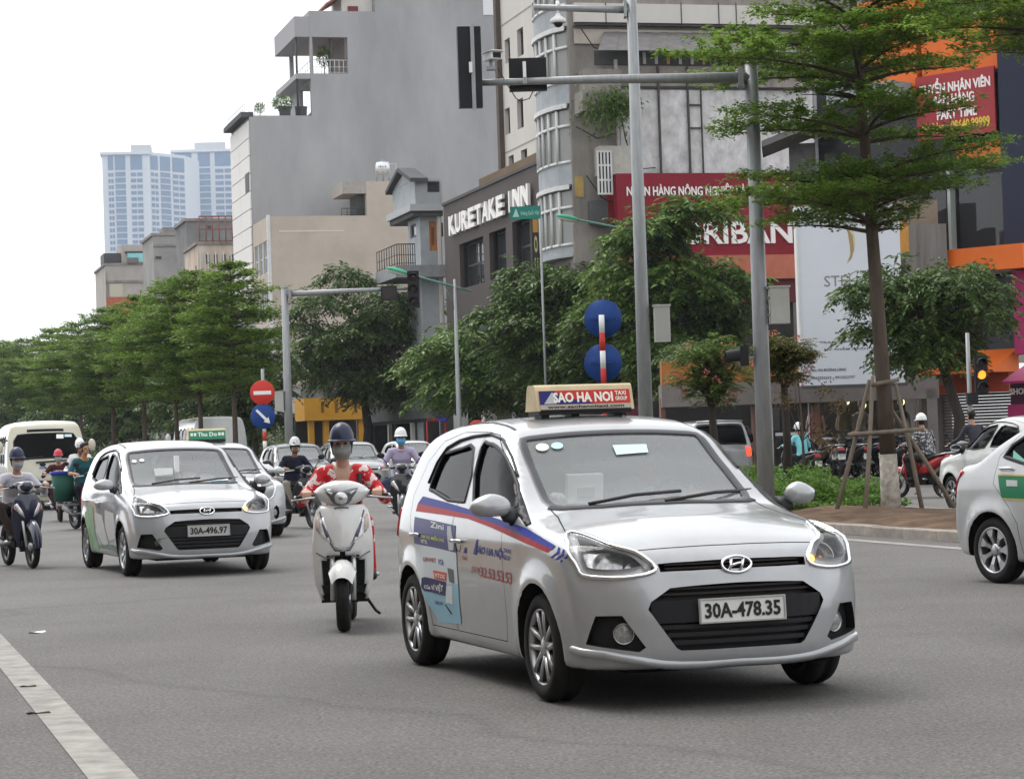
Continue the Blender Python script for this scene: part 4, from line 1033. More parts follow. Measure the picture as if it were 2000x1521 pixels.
def block(parent, u0, u1, v0, v1, z0, z1, m, fh=(), sh=(), name='wall', th=.22, par=0., roofm=None, sm=None):
    f = FV(v0); s = FU(u0); b = MB()
    f.wall(b, -u1, -u0, z0, z1, list(fh), th, m); s.wall(b, v0, v1, z0, z1, list(sh), th, sm or m)
    for h in fh: room(b, f, *h)
    for h in sh: room(b, s, *h)
    b.add([ST(u1, v0, z0), ST(u1, v1, z0), ST(u1, v1, z1), ST(u1, v0, z1)], [(0, 1, 2, 3)], m); b.add([ST(u0, v1, z0), ST(u1, v1, z0), ST(u1, v1, z1), ST(u0, v1, z1)], [(3, 2, 1, 0)], m)
    b.add([ST(u0, v0, z1-par), ST(u1, v0, z1-par), ST(u1, v1, z1-par), ST(u0, v1, z1-par)], [(0, 1, 2, 3), (3, 2, 1, 0)][:1], roofm or m)
    return b.build(name, parent)
def bth(name, label, o, cat='building', group=None): return thing(name, label, cat, o, 0, group)
def loc(root, *objs): pass
class B:
    """building whose parts are given in world metres"""
    def __init__(s, name, label, u, v, cat='building'):
        s.o = ST(u, v); s.root = thing(name, label, cat, s.o)
        s.inv = Matrix.Translation(-s.o)
    def fix(s):
        for c in kids(s.root):
            if not c.get('_fx'): c['_fx'] = 1; c.matrix_parent_inverse = s.inv
        return s.root
def U(px, py, v): return onV(px, py, v).dot(S)
def ZV(px, py, v): return onV(px, py, v).z
VB = 27.0
# --- brown hotel
u0, u1 = U(1056, 330, VB), U(866, 405, VB); zt = ZV(960, 363, VB)+.05; f = FV(VB)
b = B('hotel_building', 'brown hotel with white raised lettering and three dark windows', u0, VB)
wp = [((897, 478), (944, 552)), ((955, 456), (988, 545)), ((1000, 435), (1036, 532))]; holes = []
zsill = [f.px(897, 560)[1], f.px(957, 545)[1]]
for (a, c), (d, e) in wp:
    x0, zt_ = f.px(a, c); x1, _ = f.px(d, c); holes.append((x0, x1, zsill[0]*.5+zsill[1]*.5-.1, f.px((a+d)/2, (c+e)/2-40)[1] if 0 else f.px(a, c)[1]))
zb = f.px(960, 632)[1]
block(b.root, u0, u1, VB, VB+2.4, zb, zt, BROWNW, fh=holes, th=.5)
q = MB(); f.box(q, -u1-.05, -u0+.05, zt, zt+.14, -.3, .08, M('coping dark', (.04, .035, .033))); q.build('coping', b.root)
for h in holes: win(b.root, f, *h, dep=.42, fm=FRD, nx=2, nz=2, bar=.09)
block(b.root, u0+1, u1+3, VB+2.6, VB+16, 0, ZV(930, 353, VB+2.6), M('ochre brown render', (.15, .105, .065), rough=.9, var=.2, scale=.4), name='rear_block')
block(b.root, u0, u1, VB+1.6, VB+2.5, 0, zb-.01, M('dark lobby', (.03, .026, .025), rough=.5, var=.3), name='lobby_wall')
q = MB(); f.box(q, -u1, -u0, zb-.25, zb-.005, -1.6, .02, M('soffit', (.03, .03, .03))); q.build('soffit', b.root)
for k in range(4):
    q = MB(); x = -u1+.5+k*(u1-u0-1)/3; f.box(q, x-.28, x+.28, 0, zb-.26, -.7, -.1, M('white column', (.5, .48, .46), rough=.7, var=.15)); q.build('column', b.root)
xa, za = f.px(885, 457); xb, zb2 = f.px(993, 424); xc, zc = f.px(1003, 421); xd, zd = f.px(1043, 408)
hL = f.px(885, 419)[1]-za
MW = M('raised letter white', (.72, .70, .67), rough=.5)
zz = (za+zb2)/2
for st_, p0, p1 in (('KURETAKE', xa, xb), ('INN', xc, xd)):
    n = len(st_); gap = .14
    ws = [.5 if ch == 'I' else 1 for ch in st_]; tot = sum(ws); x = p0
    for ch, w_ in zip(st_, ws):
        ww = (p1-p0)*w_/tot; wl = ww-gap if ch != 'I' else .16
        lettering(f, ch, x, x+wl if ch != 'I' else x+.20, zz, zz+hL, MW, b.root, .10, .12, .035, 'letter'); x += ww
b.fix()
# vertical yellow-lettered board at the hotel's near corner
sv = B('blade_sign', 'narrow dark vertical board with yellow letters at the corner of the hotel', u0, VB-.6, 'sign')
q = MB(); f2 = Frame(ST(u0-.4, VB-.95), (1, 0, 0)); xs0, zs1 = f2.px(1037, 425); xs1, zs0 = f2.px(1058, 575)
f2.box(q, xs0, xs1, zs0, zs1, -.15, 0, M('board dark', (.03, .03, .026), rough=.5)); q.build('board', sv.root)
zz1 = zs1-.75
q = MB(); f2.box(q, xs0+.06, xs1-.06, zs1-.62, zs1-.08, .003, .012, M('board orange', (.45, .22, .05))); q.build('emblem_panel', sv.root)
for ch in 'LOUNGE'[1:4]:
    lettering(f2, ch, xs0+.10, xs1-.10, zz1-.72, zz1, M('letter pale yellow', (.55, .48, .24)), sv.root, .006, .02, .03, 'letter'); zz1 -= .92
q = MB(); q.tube([ST(u0-.4, VB-.9, zs0-.0), ST(u0-.4, VB-.9, 0)], .06, GALV, 8); q.build('post', sv.root)
sv.fix()
# green street-name sign hung on the near mast of the far kerb
o7 = base_at(1040, 80); gs = thing('street_name_sign', 'small green street name plate with white lettering in front of the hotel', 'sign', o7)
c0, c1 = rel(996, 404, 80, o7), rel(1056, 427, 80, o7); fr = Frame(V((0, 0, 0)), (1, 0, 0)); q = MB(); fr.box(q, c0.x, c1.x, c1.z, c0.z, -.03, 0, M('street sign green', (.01, .17, .13), rough=.4)); q.build('plate', gs)
lettering(fr, 'Hoàng Quốc Việt'[0:15], c0.x+.36, c1.x-.05, c1.z+.1, c0.z-.12, M('sign faded white', (.35, .5, .45)), gs, .002, .004, .01); q = MB(); fr.poly(q, [(c0.x+.08, c1.z+.08), (c0.x+.30, c1.z+.08), (c0.x+.2, c0.z-.06)], .001, .006, M('sign faded white', (.35, .5, .45))); q.build('emblem', gs)
q = MB(); q.tube([(c1.x-.02, .04, 0), (c1.x-.02, .04, c0.z+.1)], .04, GALV, 8); q.build('post', gs)
# --- white block behind the hotel
VW = 31.0; u0, u1 = U(1062, 200, VW), U(979, 200, VW); f = FV(VW)
b = B('white_building', 'off white building with tall narrow windows rising behind the hotel', u0, VW)
holes = []; 
for x0, x1, ys in ((985, 997, ((70, 120), (205, 260))), (1009, 1023, ((50, 106), (187, 248)))):
    for ya, yb in ys:
        p, q_ = f.px(x0, ya), f.px(x1, yb); holes.append((p[0], q_[0], q_[1], p[1]-.25))
hh = list(holes)
for h in hh[::2] + hh[1::2]:
    pass
zlow = f.px(1000, 325)
holes += [(h[0], h[1], zlow[1]-1.1, zlow[1]+.55) for h in (hh[0], hh[2])]
block(b.root, u0, u1, VW, VW+12, 0, 24.5, WHITEW, fh=holes, th=.35)
for h in holes: win(b.root, f, *h, dep=.25, fm=FRD, nx=2, nz=1, bar=.07)
for zq in (f.px(1010, 30)[1], f.px(1010, 288)[1]):
    q = MB(); f.box(q, -u1, -u0, zq-.03, zq+.03, .0, .02, M('joint', (.25, .24, .22))); q.build('joint', b.root)
q = MB(); f.box(q, -u1-.05, -u1+.42, 0, 24.5, .01, .25, M('brown strip', (.085, .065, .055), rough=.8, var=.2)); q.build('corner_strip', b.root)
b.fix()
# --- bay window house with its old side wall
u0 = U(1117, 300, VB); u1 = U(1054, 300, VB); f = FV(VB); s = FU(u0)
b = B('bay_window_house', 'narrow old house with curved white bay windows stacked over the street', u0, VB)
block(b.root, u0, u1, VB, VB+16, 0, s.px(1200, -60)[1], CONC)
cu = -(u0+u1)/2; wv = (u1-u0)*.94
def bay(zb, zt, sill, frame_top=True):
    n = 6; r = .50; pts = [(cu-wv/2+wv*i/n, r*math.sin(math.pi*i/n)**.6) for i in range(n+1)]
    w_ = [MB(), MB(), MB()]
    for i in range(n):
        (x0, y0), (x1, y1) = pts[i], pts[i+1]
        for kk, (za, zc, m, ex) in enumerate(((zb, zb+sill, PALEBL, .0), (zt-.06, zt+.12, FRW, .12), (zb-.10, zb, PALEBL, .06))):
            a = [f.p(x0, za, y0+ex), f.p(x1, za, y1+ex), f.p(x1, zc, y1+ex), f.p(x0, zc, y0+ex)]; i_ = [f.p(x0, za, -.1), f.p(x1, za, -.1), f.p(x1, zc, -.1), f.p(x0, zc, -.1)]
            w_[kk].add(a+i_, [(0, 1, 2, 3), (3, 2, 6, 7), (1, 0, 4, 5)], m)
    bw = w_[0].build('bay_sill', b.root); w_[1].build('bay_head', b.root); w_[2].build('bay_ledge', b.root)
    fr_ = MB(); gl = MB()
    for i in range(n):
        (x0, y0), (x1, y1) = pts[i], pts[i+1]
        za, zc = zb+sill, zt-.12
        gl.add([f.p(x0, za, y0-.05), f.p(x1, za, y1-.05), f.p(x1, zc, y1-.05), f.p(x0, zc, y0-.05)], [(0, 1, 2, 3)], BAYG)
        fr_.tube([f.p(x0, za, y0), f.p(x0, zc, y0)], .085, FRW, 4)
        for zz in (za+.05, za+(zc-za)*.70): fr_.tube([f.p(x0, zz, y0), f.p(x1, zz, y1)], .075, FRW, 4)
    fr_.build('window_frame', bw); gl.build('pane', bw)
    op = MB(); x0, y0 = pts[1]; op.prism([f.p(x0, zb+sill+.1, y0), f.p(x0-.55, zb+sill+.1, y0+.45), f.p(x0-.55, zt-.5, y0+.45), f.p(x0, zt-.5, y0)], f.r*.04, FRW)
zz_ = lambda y: f.px(1092, y)[1]
bay(zz_(505), zz_(376), .35); bay(zz_(370), zz_(218), .85); bay(zz_(213), zz_(66), .85); bay(zz_(60), zz_(-40), .8)
# side wall details: awning, box out, panels, drain pipes, plants
zs = lambda x, y: s.px(x, y)
def spanel(name, x0, y0, x1, y1, y, d, m):
    a, c = zs(x0, y0); e, g = zs(x1, y1); q = MB(); s.box(q, a, e, g, c, y, y+d, m); return q.build(name, b.root)
spanel('parapet_band', 1118, 8, 1590, 52, .0, .25, WHITEW); spanel('ledge', 1118, 52, 1590, 58, .02, .4, DKGREY)
for x in (1178, 1325, 1398, 1432, 1515): spanel('joint', x, 8, x+3, 52, .25, .03, M('joint dark', (.05, .045, .04)))
spanel('upper_wall_panel', 1120, 58, 1590, 92, .0, .12, M('faded cream', (.40, .36, .31), rough=.9, var=.25, scale=.8, stretch=(1, 1, .4)))
q = MB(); a, c = zs(1180, 92); e, g = zs(1570, 92); g0 = zs(1150, 132)
for k in range(26):
    t0, t1 = k/26, (k+1)/26; xa, xb = a+(e-a)*t0, a+(e-a)*t1; xa2, xb2 = g0[0]+(e-g0[0])*t0, g0[0]+(e-g0[0])*t1
    q.add([s.p(xa, c+.6, .1), s.p(xb, c+.6, .1+.04*(k % 2)), s.p(xb2, c-.35, 1.3+.04*(k % 2)), s.p(xa2, c-.35, 1.3)], [(3, 2, 1, 0), (0, 1, 2, 3)][:1], ROOFM)
q.build('awning', b.root)
a, c = zs(1160, 100); e, g = zs(1440, 130); q = MB(); s.box(q, a, e, g, c, .0, .05, DKGREY)
for k in range(9):
    x = a+(e-a)*(.25+.75*k/9); s.box(q, x, x+.12, g+.05, c-.05, .05, .10, WHITEW if k % 3 else M('ochre patch', (.4, .27, .06)))
q.build('clerestory', b.root)
spanel('white_wall_panel', 1208, 176, 1590, 338, .0, .10, OLDW); spanel('ledge', 1200, 171, 1500, 175, .1, .12, DKGREY)
spanel('brown_wall_panel', 1200, 130, 1450, 171, .0, .14, M('brown grey panel', (.25, .215, .19), rough=.9, var=.3, scale=1.2)); spanel('grey_wall_panel', 1470, 118, 1580, 175, .02, .5, M('weathered panel', (.26, .23, .215), rough=.9, var=.5, scale=1.4, stretch=(1, 1, .3)))
for x in (1283, 1340, 1366, 1459): spanel('pipe', x, 132 if x != 1366 else 170, x+4, 340, .14, .10, M('pipe dark', (.06, .055, .05)))
for y in (205, 250): spanel('pipe_strut', 1344, y, 1366, y+3, .14, .06, M('pipe dark', (.06, .055, .05)))
spanel('downpipe', 1199, 120, 1205, 445, .3, .14, M('pipe pale', (.36, .34, .31), var=.2))
spanel('concrete_box', 1128, 142, 1200, 185, .0, .9, CONC); spanel('concrete_box', 1120, 185, 1222, 226, .0, 1.2, CONC)
spanel('window_box', 1160, 290, 1232, 345, .0, .8, M('cream box', (.42, .40, .36), rough=.8, var=.2)); spanel('red_strip_sign', 1180, 372, 1195, 437, .2, .1, M('strip red', (.40, .03, .035)))
win(b.root, s, *(lambda p, r: (p[0], r[0], r[1], p[1]))(zs(1152, 300), zs(1184, 385)), dep=-.9, nx=4, nz=3, bar=.07)
spanel('grey_panel', 1145, 395, 1180, 440, .2, .4, DKGREY); spanel('ochre_patch', 1122, 345, 1140, 385, .01, .03, M('ochre wash', (.42, .29, .10), rough=.9, var=.4, scale=2))
for k, (x, y) in enumerate(((1216, 300), (1216, 322))): spanel('meter_box', x, y, x+12, y+15, .1, .3, WHITEW)
q = MB(); a, c = zs(1176, 240)
for (xa, ya), (xb, yb) in (((1205, 215), (1225, 300)), ((1225, 300), (1275, 330)), ((1130, 60), (1178, 100)), ((1140, 345), (1200, 400)), ((1120, 250), (1200, 262))):
    p0 = zs(xa, ya); p1 = zs(xb, yb); m_ = ((p0[0]+p1[0])/2, (p0[1]+p1[1])/2-.35); q.tube([s.p(*p0, .35), s.p(*m_, .4), s.p(*p1, .35)], .025, BLK, 5)
q.build('cables', b.root)
spanel('lower_wall', 1118, 440, 1215, 640, .0, .08, CONC)
b.fix()
# --- bank sign and what is under it
sg = B('bank_sign', 'large dark red bank sign board with white Vietnamese lettering', u0, VB+3, 'sign')
s2 = Frame(ST(u0-1.2, 0), N); a, c = s2.px(1204, 339); e, g = s2.px(1553, 502)
q = MB(); s2.box(q, a, e+.9, g, c, -.5, 0, REDB); q.build('board', sg.root)
q = MB(); s2.box(q, e+.92, e+1.3, g+.2, c-1.2, -.6, -.02, WHITEW); q.build('edge_post', sg.root)
WL = M('sign letter white', (.75, .72, .70), rough=.5)
p0, p1 = s2.px(1224, 384), s2.px(1546, 384); zq = (s2.px(1400, 386)[1], s2.px(1400, 360)[1]+.06)
lettering(s2, 'NGÂN HÀNG NÔNG NGHIỆP VÀ PHÁT TRIỂN', p0[0], p1[0], zq[0]-.02, zq[1]+.06, WL, sg.root, .005, .05, .02)
p0, p1 = s2.px(1280, 480), s2.px(1594, 480); z0, z1 = s2.px(1500, 476)[1], s2.px(1500, 431)[1]
lettering(s2, 'AGRIBANK', p0[0], p1[0], z0, z1, WL, sg.root, .005, .08, .02)
sg.fix()
sh = B('bank_shop', 'coral and dark red ground floor shop below the bank sign', u0, VB+4)
for nm, x0, y0, x1, y1, y, d, m in (('fascia', 1204, 503, 1560, 545, .0, .5, M('coral fascia', (.42, .13, .08), rough=.6, var=.15)), ('fascia', 1204, 546, 1560, 590, .0, .3, M('maroon fascia', (.10, .018, .02), rough=.6)), ('shop_wall', 1204, 591, 1300, 905, -.1, .3, M('shop mauve', (.16, .04, .05), rough=.7, var=.2)), ('shop_wall', 1301, 591, 1560, 905, -.1, .1, INSIDE), ('fascia', 1300, 715, 1560, 762, .1, .6, M('amber fascia', (.30, .12, .03), rough=.6, var=.3))):
    q = MB(); a, c = s2.px(x0, y0); e, g = s2.px(x1, y1); s2.box(q, a, e, max(g, 0), c, y, y+d, m); q.build(nm, sh.root)
sh.fix()
# --- big grey building
Vg = 27.0; ug = U(489, 300, Vg); s = FU(ug); f = FV(Vg); zq = lambda x, y: s.px(x, y)
b = B('grey_tower_house', 'big blank grey plastered building with stepped roof terraces', ug, Vg)
v1 = zq(984, 200)[0]; zA = zq(550, 226)[1]; vA = zq(607, 150)[0]; zB = zq(650, 22)[1]; vB = zq(733, 22)[0]; D_ = 9.0
block(b.root, ug, ug+D_, Vg, v1, 0, zA, GREYR, par=.0)
lg = (zq(610, 100)[0], zq(679, 100)[0], zq(650, 144)[1], zq(650, 73)[1])
s.wall(w_ := MB(), vA, v1, zA, zB, [lg], .3, GREYR); w_.add([s.p(vA, zB), s.p(v1, zB), s.p(v1, zB, -D_), s.p(vA, zB, -D_)], [(0, 1, 2, 3)], GREYR)
fA = FV(vA); zl0, zl1 = lg[2], lg[3]
fA.wall(w_, -ug-D_, -ug, zA, zB, [(-ug-D_+.4, -ug-.4, zl0, zl1), (-ug-5, -ug-.5, zA+.3, zA+2.6)], .3, GREYR); w_.build('upper_wall', b.root)
q = MB(); s.box(q, lg[1]-.15, lg[1]+.1, zl0, zl1, -7, -.31, M('dim inner wall', (.22, .18, .17), rough=.9)); s.box(q, lg[1]-1.2, lg[1]-1.1, zl0, zl1, -.9, -.4, FRD); q.build('loggia_wall', b.root)
q = MB(); s.box(q, vA+.02, lg[1]-.15, zl1+.001, zl1+.05, -D_+.5, -.31, M('loggia ceiling', (.35, .29, .27), rough=.8)); s.box(q, vA+.02, lg[1]-.15, zl0-.05, zl0-.001, -D_+.5, -.31, GREYR); q.build('loggia_slab', b.root)
def rail(parent, fr, x0, x1, z0, h, n, y=0., m=FRD, r=.03, nm='railing'):
    q = MB(); q.tube([fr.p(x0, z0+h, y), fr.p(x1, z0+h, y)], r, m, 5); q.tube([fr.p(x0, z0+h*.5, y), fr.p(x1, z0+h*.5, y)], r*.6, m, 5); q.tube([fr.p(x0, z0+.1, y), fr.p(x1, z0+.1, y)], r*.6, m, 5)
    for i in range(n+1):
        x = x0+(x1-x0)*i/n; q.tube([fr.p(x, z0, y), fr.p(x, z0+h, y)], r*.8, m, 5)
    return q.build(nm, parent)
rail(b.root, s, lg[0], lg[1], zl0, 1.0, 8, -.1, FRW); rail(b.root, fA, -ug-D_+.4, -ug-.4, zl0, 1.0, 8, -.05, M('rail glass', (.5, .58, .62), rough=.2))
q = MB(); s.box(q, vA-1.1, vA-.01, zl1, zl1+1.5, -D_, .0, M('slab edge grey', (.30, .29, .30), rough=.85)); s.box(q, vA-1.1, vA-.01, zl0-.4, zl0, -D_, .0, M('slab edge grey', (.30, .29, .30))); q.build('balcony_slab', b.root)
q = MB(); q.tube([s.p(vA-.95, zA, -.4), s.p(vA-.95, zl1, -.4)], .09, FRD, 6); q.build('balcony_post', b.root)
block(b.root, ug, ug+D_, vB, v1, zB, zB+4.5, GREYR, name='upper_wall')
q = MB(); a = zq(660, 10); s.box(q, zq(672, 10)[0], vB-.02, zB+.01, zB+2.2, -5, -1.0, WHITEW); s.box(q, zq(684, 10)[0], zq(704, 10)[0], zB+.1, zB+.55, -1.0, -.9, M('maroon shutter', (.14, .03, .03))); q.build('penthouse', b.root)
q = MB(); z_ = zq(660, 8)[1]; q.prism([s.p(zq(639, 10)[0], z_, -.5), s.p(zq(680, 0)[0], z_+.9, -.5), s.p(zq(680, 0)[0], z_+1.1, -.5), s.p(zq(639, 8)[0], z_+.15, -.5)], s.n*-4, M('roof tile red', (.28, .10, .08), rough=.8, var=.3)); q.build('eave', b.root)
q = MB(); s.box(q, zq(943, 10)[0], zq(970, 10)[0], zq(950, 30)[1], zB+3, .005, .06, M('white patch', (.6, .6, .61))); q.build('white_panel', b.root)
# facade sliver: cladding panels
zf = [f.px(482, y)[1] for y in range(240, 660, 35)]
for i, z in enumerate(zf[:-1]):
    for k in range(2):
        q = MB(); f.box(q, -ug-D_+k*D_/2+.03, -ug-D_+(k+1)*D_/2-.03, zf[i+1]+.03, z-.03, .02, .12, M('cladding white', (.62, .60, .57), rough=.6, var=.08)); q.build('cladding_panel', b.root)
q = MB(); f.box(q, -ug-2.0, -ug-.15, f.px(489, 374)[1], f.px(489, 336)[1], .12, .14, FRD); q.build('louvre', b.root)
q = MB(); f.box(q, -ug-D_, -ug, zA-.1, zA+.25, -.3, .6, DKGREY); q.build('terrace_coping', b.root)
rail(b.root, f, -ug-D_, -ug, zA+.25, .6, 8, .3, FRW); rail(b.root, s, Vg, Vg+1.2, zA, .55, 3, -.1, FRW)
b.fix()
# terrace pots, chairs and plants are put there by the plants section: remember the spot
TERR = (s.p(Vg+2.6, zA, -.8), s.p(Vg+.9, zA, -.8), s.p(vA-.6, zA, -.7), s.p(vA+1.2, zl0, -1.0))
for k, (px, w_) in enumerate(((560, .9), (592, .9))):
    t = thing('planter', ('dark square planter on the roof terrace of the grey building, left one', 'dark square planter on the roof terrace of the grey building, right one')[k], 'planter', s.p(zq(px, 215)[0], zA, -.8), 0, 'planters on the roof terrace')
    q = MB(); q.box((0, 0, .35), (w_*.85, .6, .7), M('planter dark', (.06, .06, .065), rough=.6), taper=1.1); q.box((0, 0, .72), (w_*1.0, .72, .06), FRD); q.build('tub', t); q = MB(); q.box((0, 0, .755), (w_*.8, .5, .02), SOIL); q.build('earth', t)
# --- beige building in front of it
Vb = 27.0; ub = U(525, 500, Vb); s = FU(ub); f = FV(Vb); zq = lambda x, y: s.px(x, y)
b = B('beige_building', 'blank beige party wall with stepped top and water tank', ub, Vb)
v1 = zq(802, 500)[0]; zt = zq(600, 422)[1]; vt = zq(716, 400)[0]; zt2 = zq(740, 354)[1]
fh = []
for k in range(4):
    for j in range(3): fh.append((-ub-6.2+j*2.0, -ub-6.2+j*2.0+1.6, 3.8+k*3.3, 3.8+k*3.3+2.3))
block(b.root, ub, ub+7, Vb, v1, 0, zt, BEIGE, fh=fh)
for h in fh: win(b.root, f, *h, dep=.12, fm=FRW, pm=BLUEG, nx=2, nz=2, bar=.09)
block(b.root, ub, ub+6, vt, v1, zt, zt2, BEIGE, name='stair_tower', sh=[])
q = MB(); s.box(q, zq(669, 370)[0], vt, zq(690, 378)[1], zt2-.02, -4, -.02, M('canopy', (.33, .30, .27), rough=.9, var=.2)); q.build('canopy', b.root)
q = MB(); s.box(q, vt-.6, vt-.02, zt, zq(690, 380)[1], -3, -.6, FRD); q.build('door_recess', b.root)
rail(b.root, s, zq(668, 410)[0], vt-.1, zt, .55, 4, -.3, FRD)
q = MB(); q.box(s.p((vt+v1)/2, zt2+.02, -2), (.1, .1, .04), BEIGE); q.build('roof_cap', b.root)
q = MB(); s.box(q, Vb-.06, Vb+.16, 0, zt+.1, -.2, .05, FRW); q.build('corner_post', b.root)
q = MB(); s.box(q, zq(545, 450)[0], zq(672, 450)[0], zq(600, 453)[1], zq(600, 450)[1], .004, .02, M('old joint', (.52, .48, .43))); q.build('joint', b.root)
b.fix()
tk = thing('water_tank', 'small steel rooftop water tank on a stand above the beige wall', 'water tank', s.p(zq(757, 340)[0], zt2, -1.6))
q = MB(); L_ = 1.0; q.lathe([(0, -L_*.55), (.3, -L_*.52), (.48, -L_*.42), (.5, 0), (.48, L_*.42), (.3, L_*.52), (0, L_*.55)], M('tank steel', (.62, .63, .64), rough=.3, metal=.5), 24, o=(0, 0, 1.1), ax=Matrix.Rotation(math.pi/2, 3, 'Y')); q.lathe([(0, .14), (.12, .12), (.14, 0)], GALV, 12, o=(0, 0, 1.58)); q.build('tank', tk)
for x in (-.45, 0, .45):
    q = MB(); q.tube([(x, -.4, 0), (x, -.4, .9)], .03, GALV, 6); q.tube([(x, .4, 0), (x, .4, .9)], .03, GALV, 6); q.tube([(x, -.4, .7), (x, .4, .7)], .03, GALV, 6); q.build('stand', tk)
lettering(Frame((0, -.485, 1.15), (1, 0, 0)), 'TÂN Á', -.3, .3, -.05, .1, BLACKT, tk, .01, .01, .02)
q = MB(); q.tube([(.55, 0, 1.4), (.95, 0, 1.4), (.95, 0, 0)], .03, FRW, 6); q.build('pipe', tk)
# --- balcony house with a gable
Vh = 26.6; uh = U(822, 500, Vh); s = FU(uh); f = FV(Vh); zq = lambda x, y: s.px(x, y)
b = B('gabled_house', 'pale grey gabled house with iron balcony left of the brown hotel', uh, Vh)
v1 = zq(864, 500)[0]; zb = zq(840, 400)[1]; zt = zq(840, 352)[1]; sh = [(zq(838, 440)[0], zq(853, 440)[0], zq(845, 490)[1], zq(845, 432)[1])]; fh = [(-uh-4.6, -uh-2.9, sh[0][2]+.8, sh[0][3])]
fh = [(-uh-2.2, -uh-.9, sh[0][2]+.8, sh[0][3])]
block(b.root, uh, uh+2.7, Vh, v1, 0, zb, PALEBL, sh=sh, fh=fh)
win(b.root, s, *sh[0], dep=.1, fm=M('orange curtain', (.35, .14, .05), rough=.8), pm=M('pale door', (.45, .45, .44)), nx=1, nz=1, bar=.28, name='balcony_door'); win(b.root, f, *fh[0], dep=.1, fm=FRD, nx=1, nz=1, bar=.12)
so1 = [(zq(832, 370)[0], zq(856, 370)[0], zq(845, 377)[1], zq(845, 356)[1])]
block(b.root, uh-.3, uh+5.0, Vh-.25, v1, zb, zt, PALEBL, name='upper_storey', sh=so1)
win(b.root, FU(uh-.3), *so1[0], dep=.1, fm=FRD, nx=1, nz=1, bar=.05)
ff = FV(Vh-.25); zg = ff.px(790, 340)[1]; um = -(uh-.3+uh+5.0)/2
q = MB(); ff.poly(q, [(-uh-5, zt+.01), (-uh+.3, zt+.01), (um, zg+.05)], -.2, 0, PALEBL); q.build('gable', b.root)
q = MB()
for (xa, za), (xb, zb_) in (((-uh-5.4, zt-.15), (um, zg+.15)), ((um, zg+.15), (-uh+.6, zt-.15))): ff.poly(q, [(xa, za), (xb, zb_), (xb, zb_+.2), (xa, za+.2)], -.6, .3, DKGREY)
q.build('roof', b.root)
q = MB(); FU(uh-.3).box(q, Vh-.6, v1, zb-.35, zb-.01, -5.4, .25, M('cornice', (.36, .37, .38), rough=.8)); FU(uh-.3).box(q, Vh-.45, v1, zb-.6, zb-.36, -5.3, .12, DKGREY); q.build('cornice', b.root)
zr = zq(840, 520)[1]
q = MB(); s.box(q, Vh-1.5, v1, zr-.6, zr, -4, .9, M('balcony concrete', (.24, .25, .26), rough=.9, var=.2)); q.build('balcony_slab', b.root)
rail(b.root, FU(uh-.85), Vh-1.4, v1-1.6, zr, 1.05, 8, 0); rail(b.root, FV(Vh-1.4), -uh-4, -uh+.8, zr, 1.05, 8, 0)
q = MB(); s.box(q, zq(858, 600)[0], zq(863, 600)[0], 0, zb-.6, .02, .3, WHITEW); q.build('corner_pilaster', b.root)
b.fix()
# --- lower buildings further down the street
def farblock(name, label, pxl, pxr, pyt, v, depth, m, extras=()):
    u = U(pxl, pyt, v); s = FU(u); b = B(name, label, u, v); a = s.px(pxl, pyt); e = s.px(pxr, pyt)
    block(b.root, u, u+depth, v, e[0], 0, a[1], m)
    q = MB(); s.box(q, v-.2, e[0], a[1]-.02, a[1]+.25, -depth, .12, CONC); q.build('coping', b.root)
    return b, s
b, s = farblock('concrete_building', 'pale concrete building with teal billboard far down the street', 206, 300, 518, 28, 14, M('pale concrete', (.36, .33, .30), rough=.9, var=.22, scale=.4, stretch=(1, 1, .4)))
def fp_(nm, x0, y0, x1, y1, y, d, m):
    q = MB(); a, c = s.px(x0, y0); e, g = s.px(x1, y1); s.box(q, a, e, g, c, y, y+d, m); return q.build(nm, b.root)
fp_('upper_storey', 237, 478, 300, 518, -6, 5.9, M('pale concrete', (.36, .33, .30))); bb = fp_('teal_billboard', 249, 495, 297, 512, -.1, .3, M('teal print', (.06, .42, .44), rough=.5, var=.4, scale=.25, dirt=(.30, .50, .50))); fp_('dark_band', 244, 491, 298, 494, -.1, .3, FRD); fp_('hut', 248, 504, 270, 514, .2, .3, M('rust grey', (.13, .12, .11)))
fp_('tarpaulin', 203, 494, 237, 512, -5, 4.5, M('tarp dark', (.05, .048, .05))); fp_('wall_panel', 206, 548, 300, 551, .0, .2, CONC); fp_('orange_panel', 207, 581, 285, 625, .0, .25, M('brick orange', (.36, .10, .05), rough=.8, var=.2)); fp_('pilaster', 206, 530, 210, 680, .0, .4, CONC); fp_('cream_panel', 213, 555, 240, 580, .0, .2, M('cream panel', (.42, .38, .30)))
b.fix()
b, s = farblock('grey_block', 'plain light grey block left of the rust topped house', 299, 366, 460, 28.5, 10, M('dull cement', (.27, .26, .25), rough=.9, var=.25, scale=.4)); fp_('shed', 320, 442, 366, 460, -4, 3, M('grey sheet', (.20, .195, .19), rough=.8, var=.3)); fp_('vent', 304, 501, 315, 505, .0, .15, FRD); fp_('wall_band', 299, 478, 366, 481, .0, .15, CONC); b.fix()
b, s = farblock('dark_block', 'dark grey concrete stair block behind the rust topped house', 363, 480, 432, 29, 8, M('dark cement', (.17, .168, .165), rough=.9, var=.3, scale=.5)); fp_('opening', 405, 441, 412, 448, .0, .1, FRD); fp_('opening', 454, 451, 478, 460, .0, .1, FRD); b.fix()
b, s = farblock('rusty_house', 'narrow house with rust stained cladding and red roof railing', 386, 482, 478, 27.3, 9, RUST); rail(b.root, s, s.px(390, 470)[0], s.px(480, 470)[0], s.px(430, 478)[1]+.25, 2.2, 7, .0, M('railing rust', (.22, .07, .05)), r=.07)
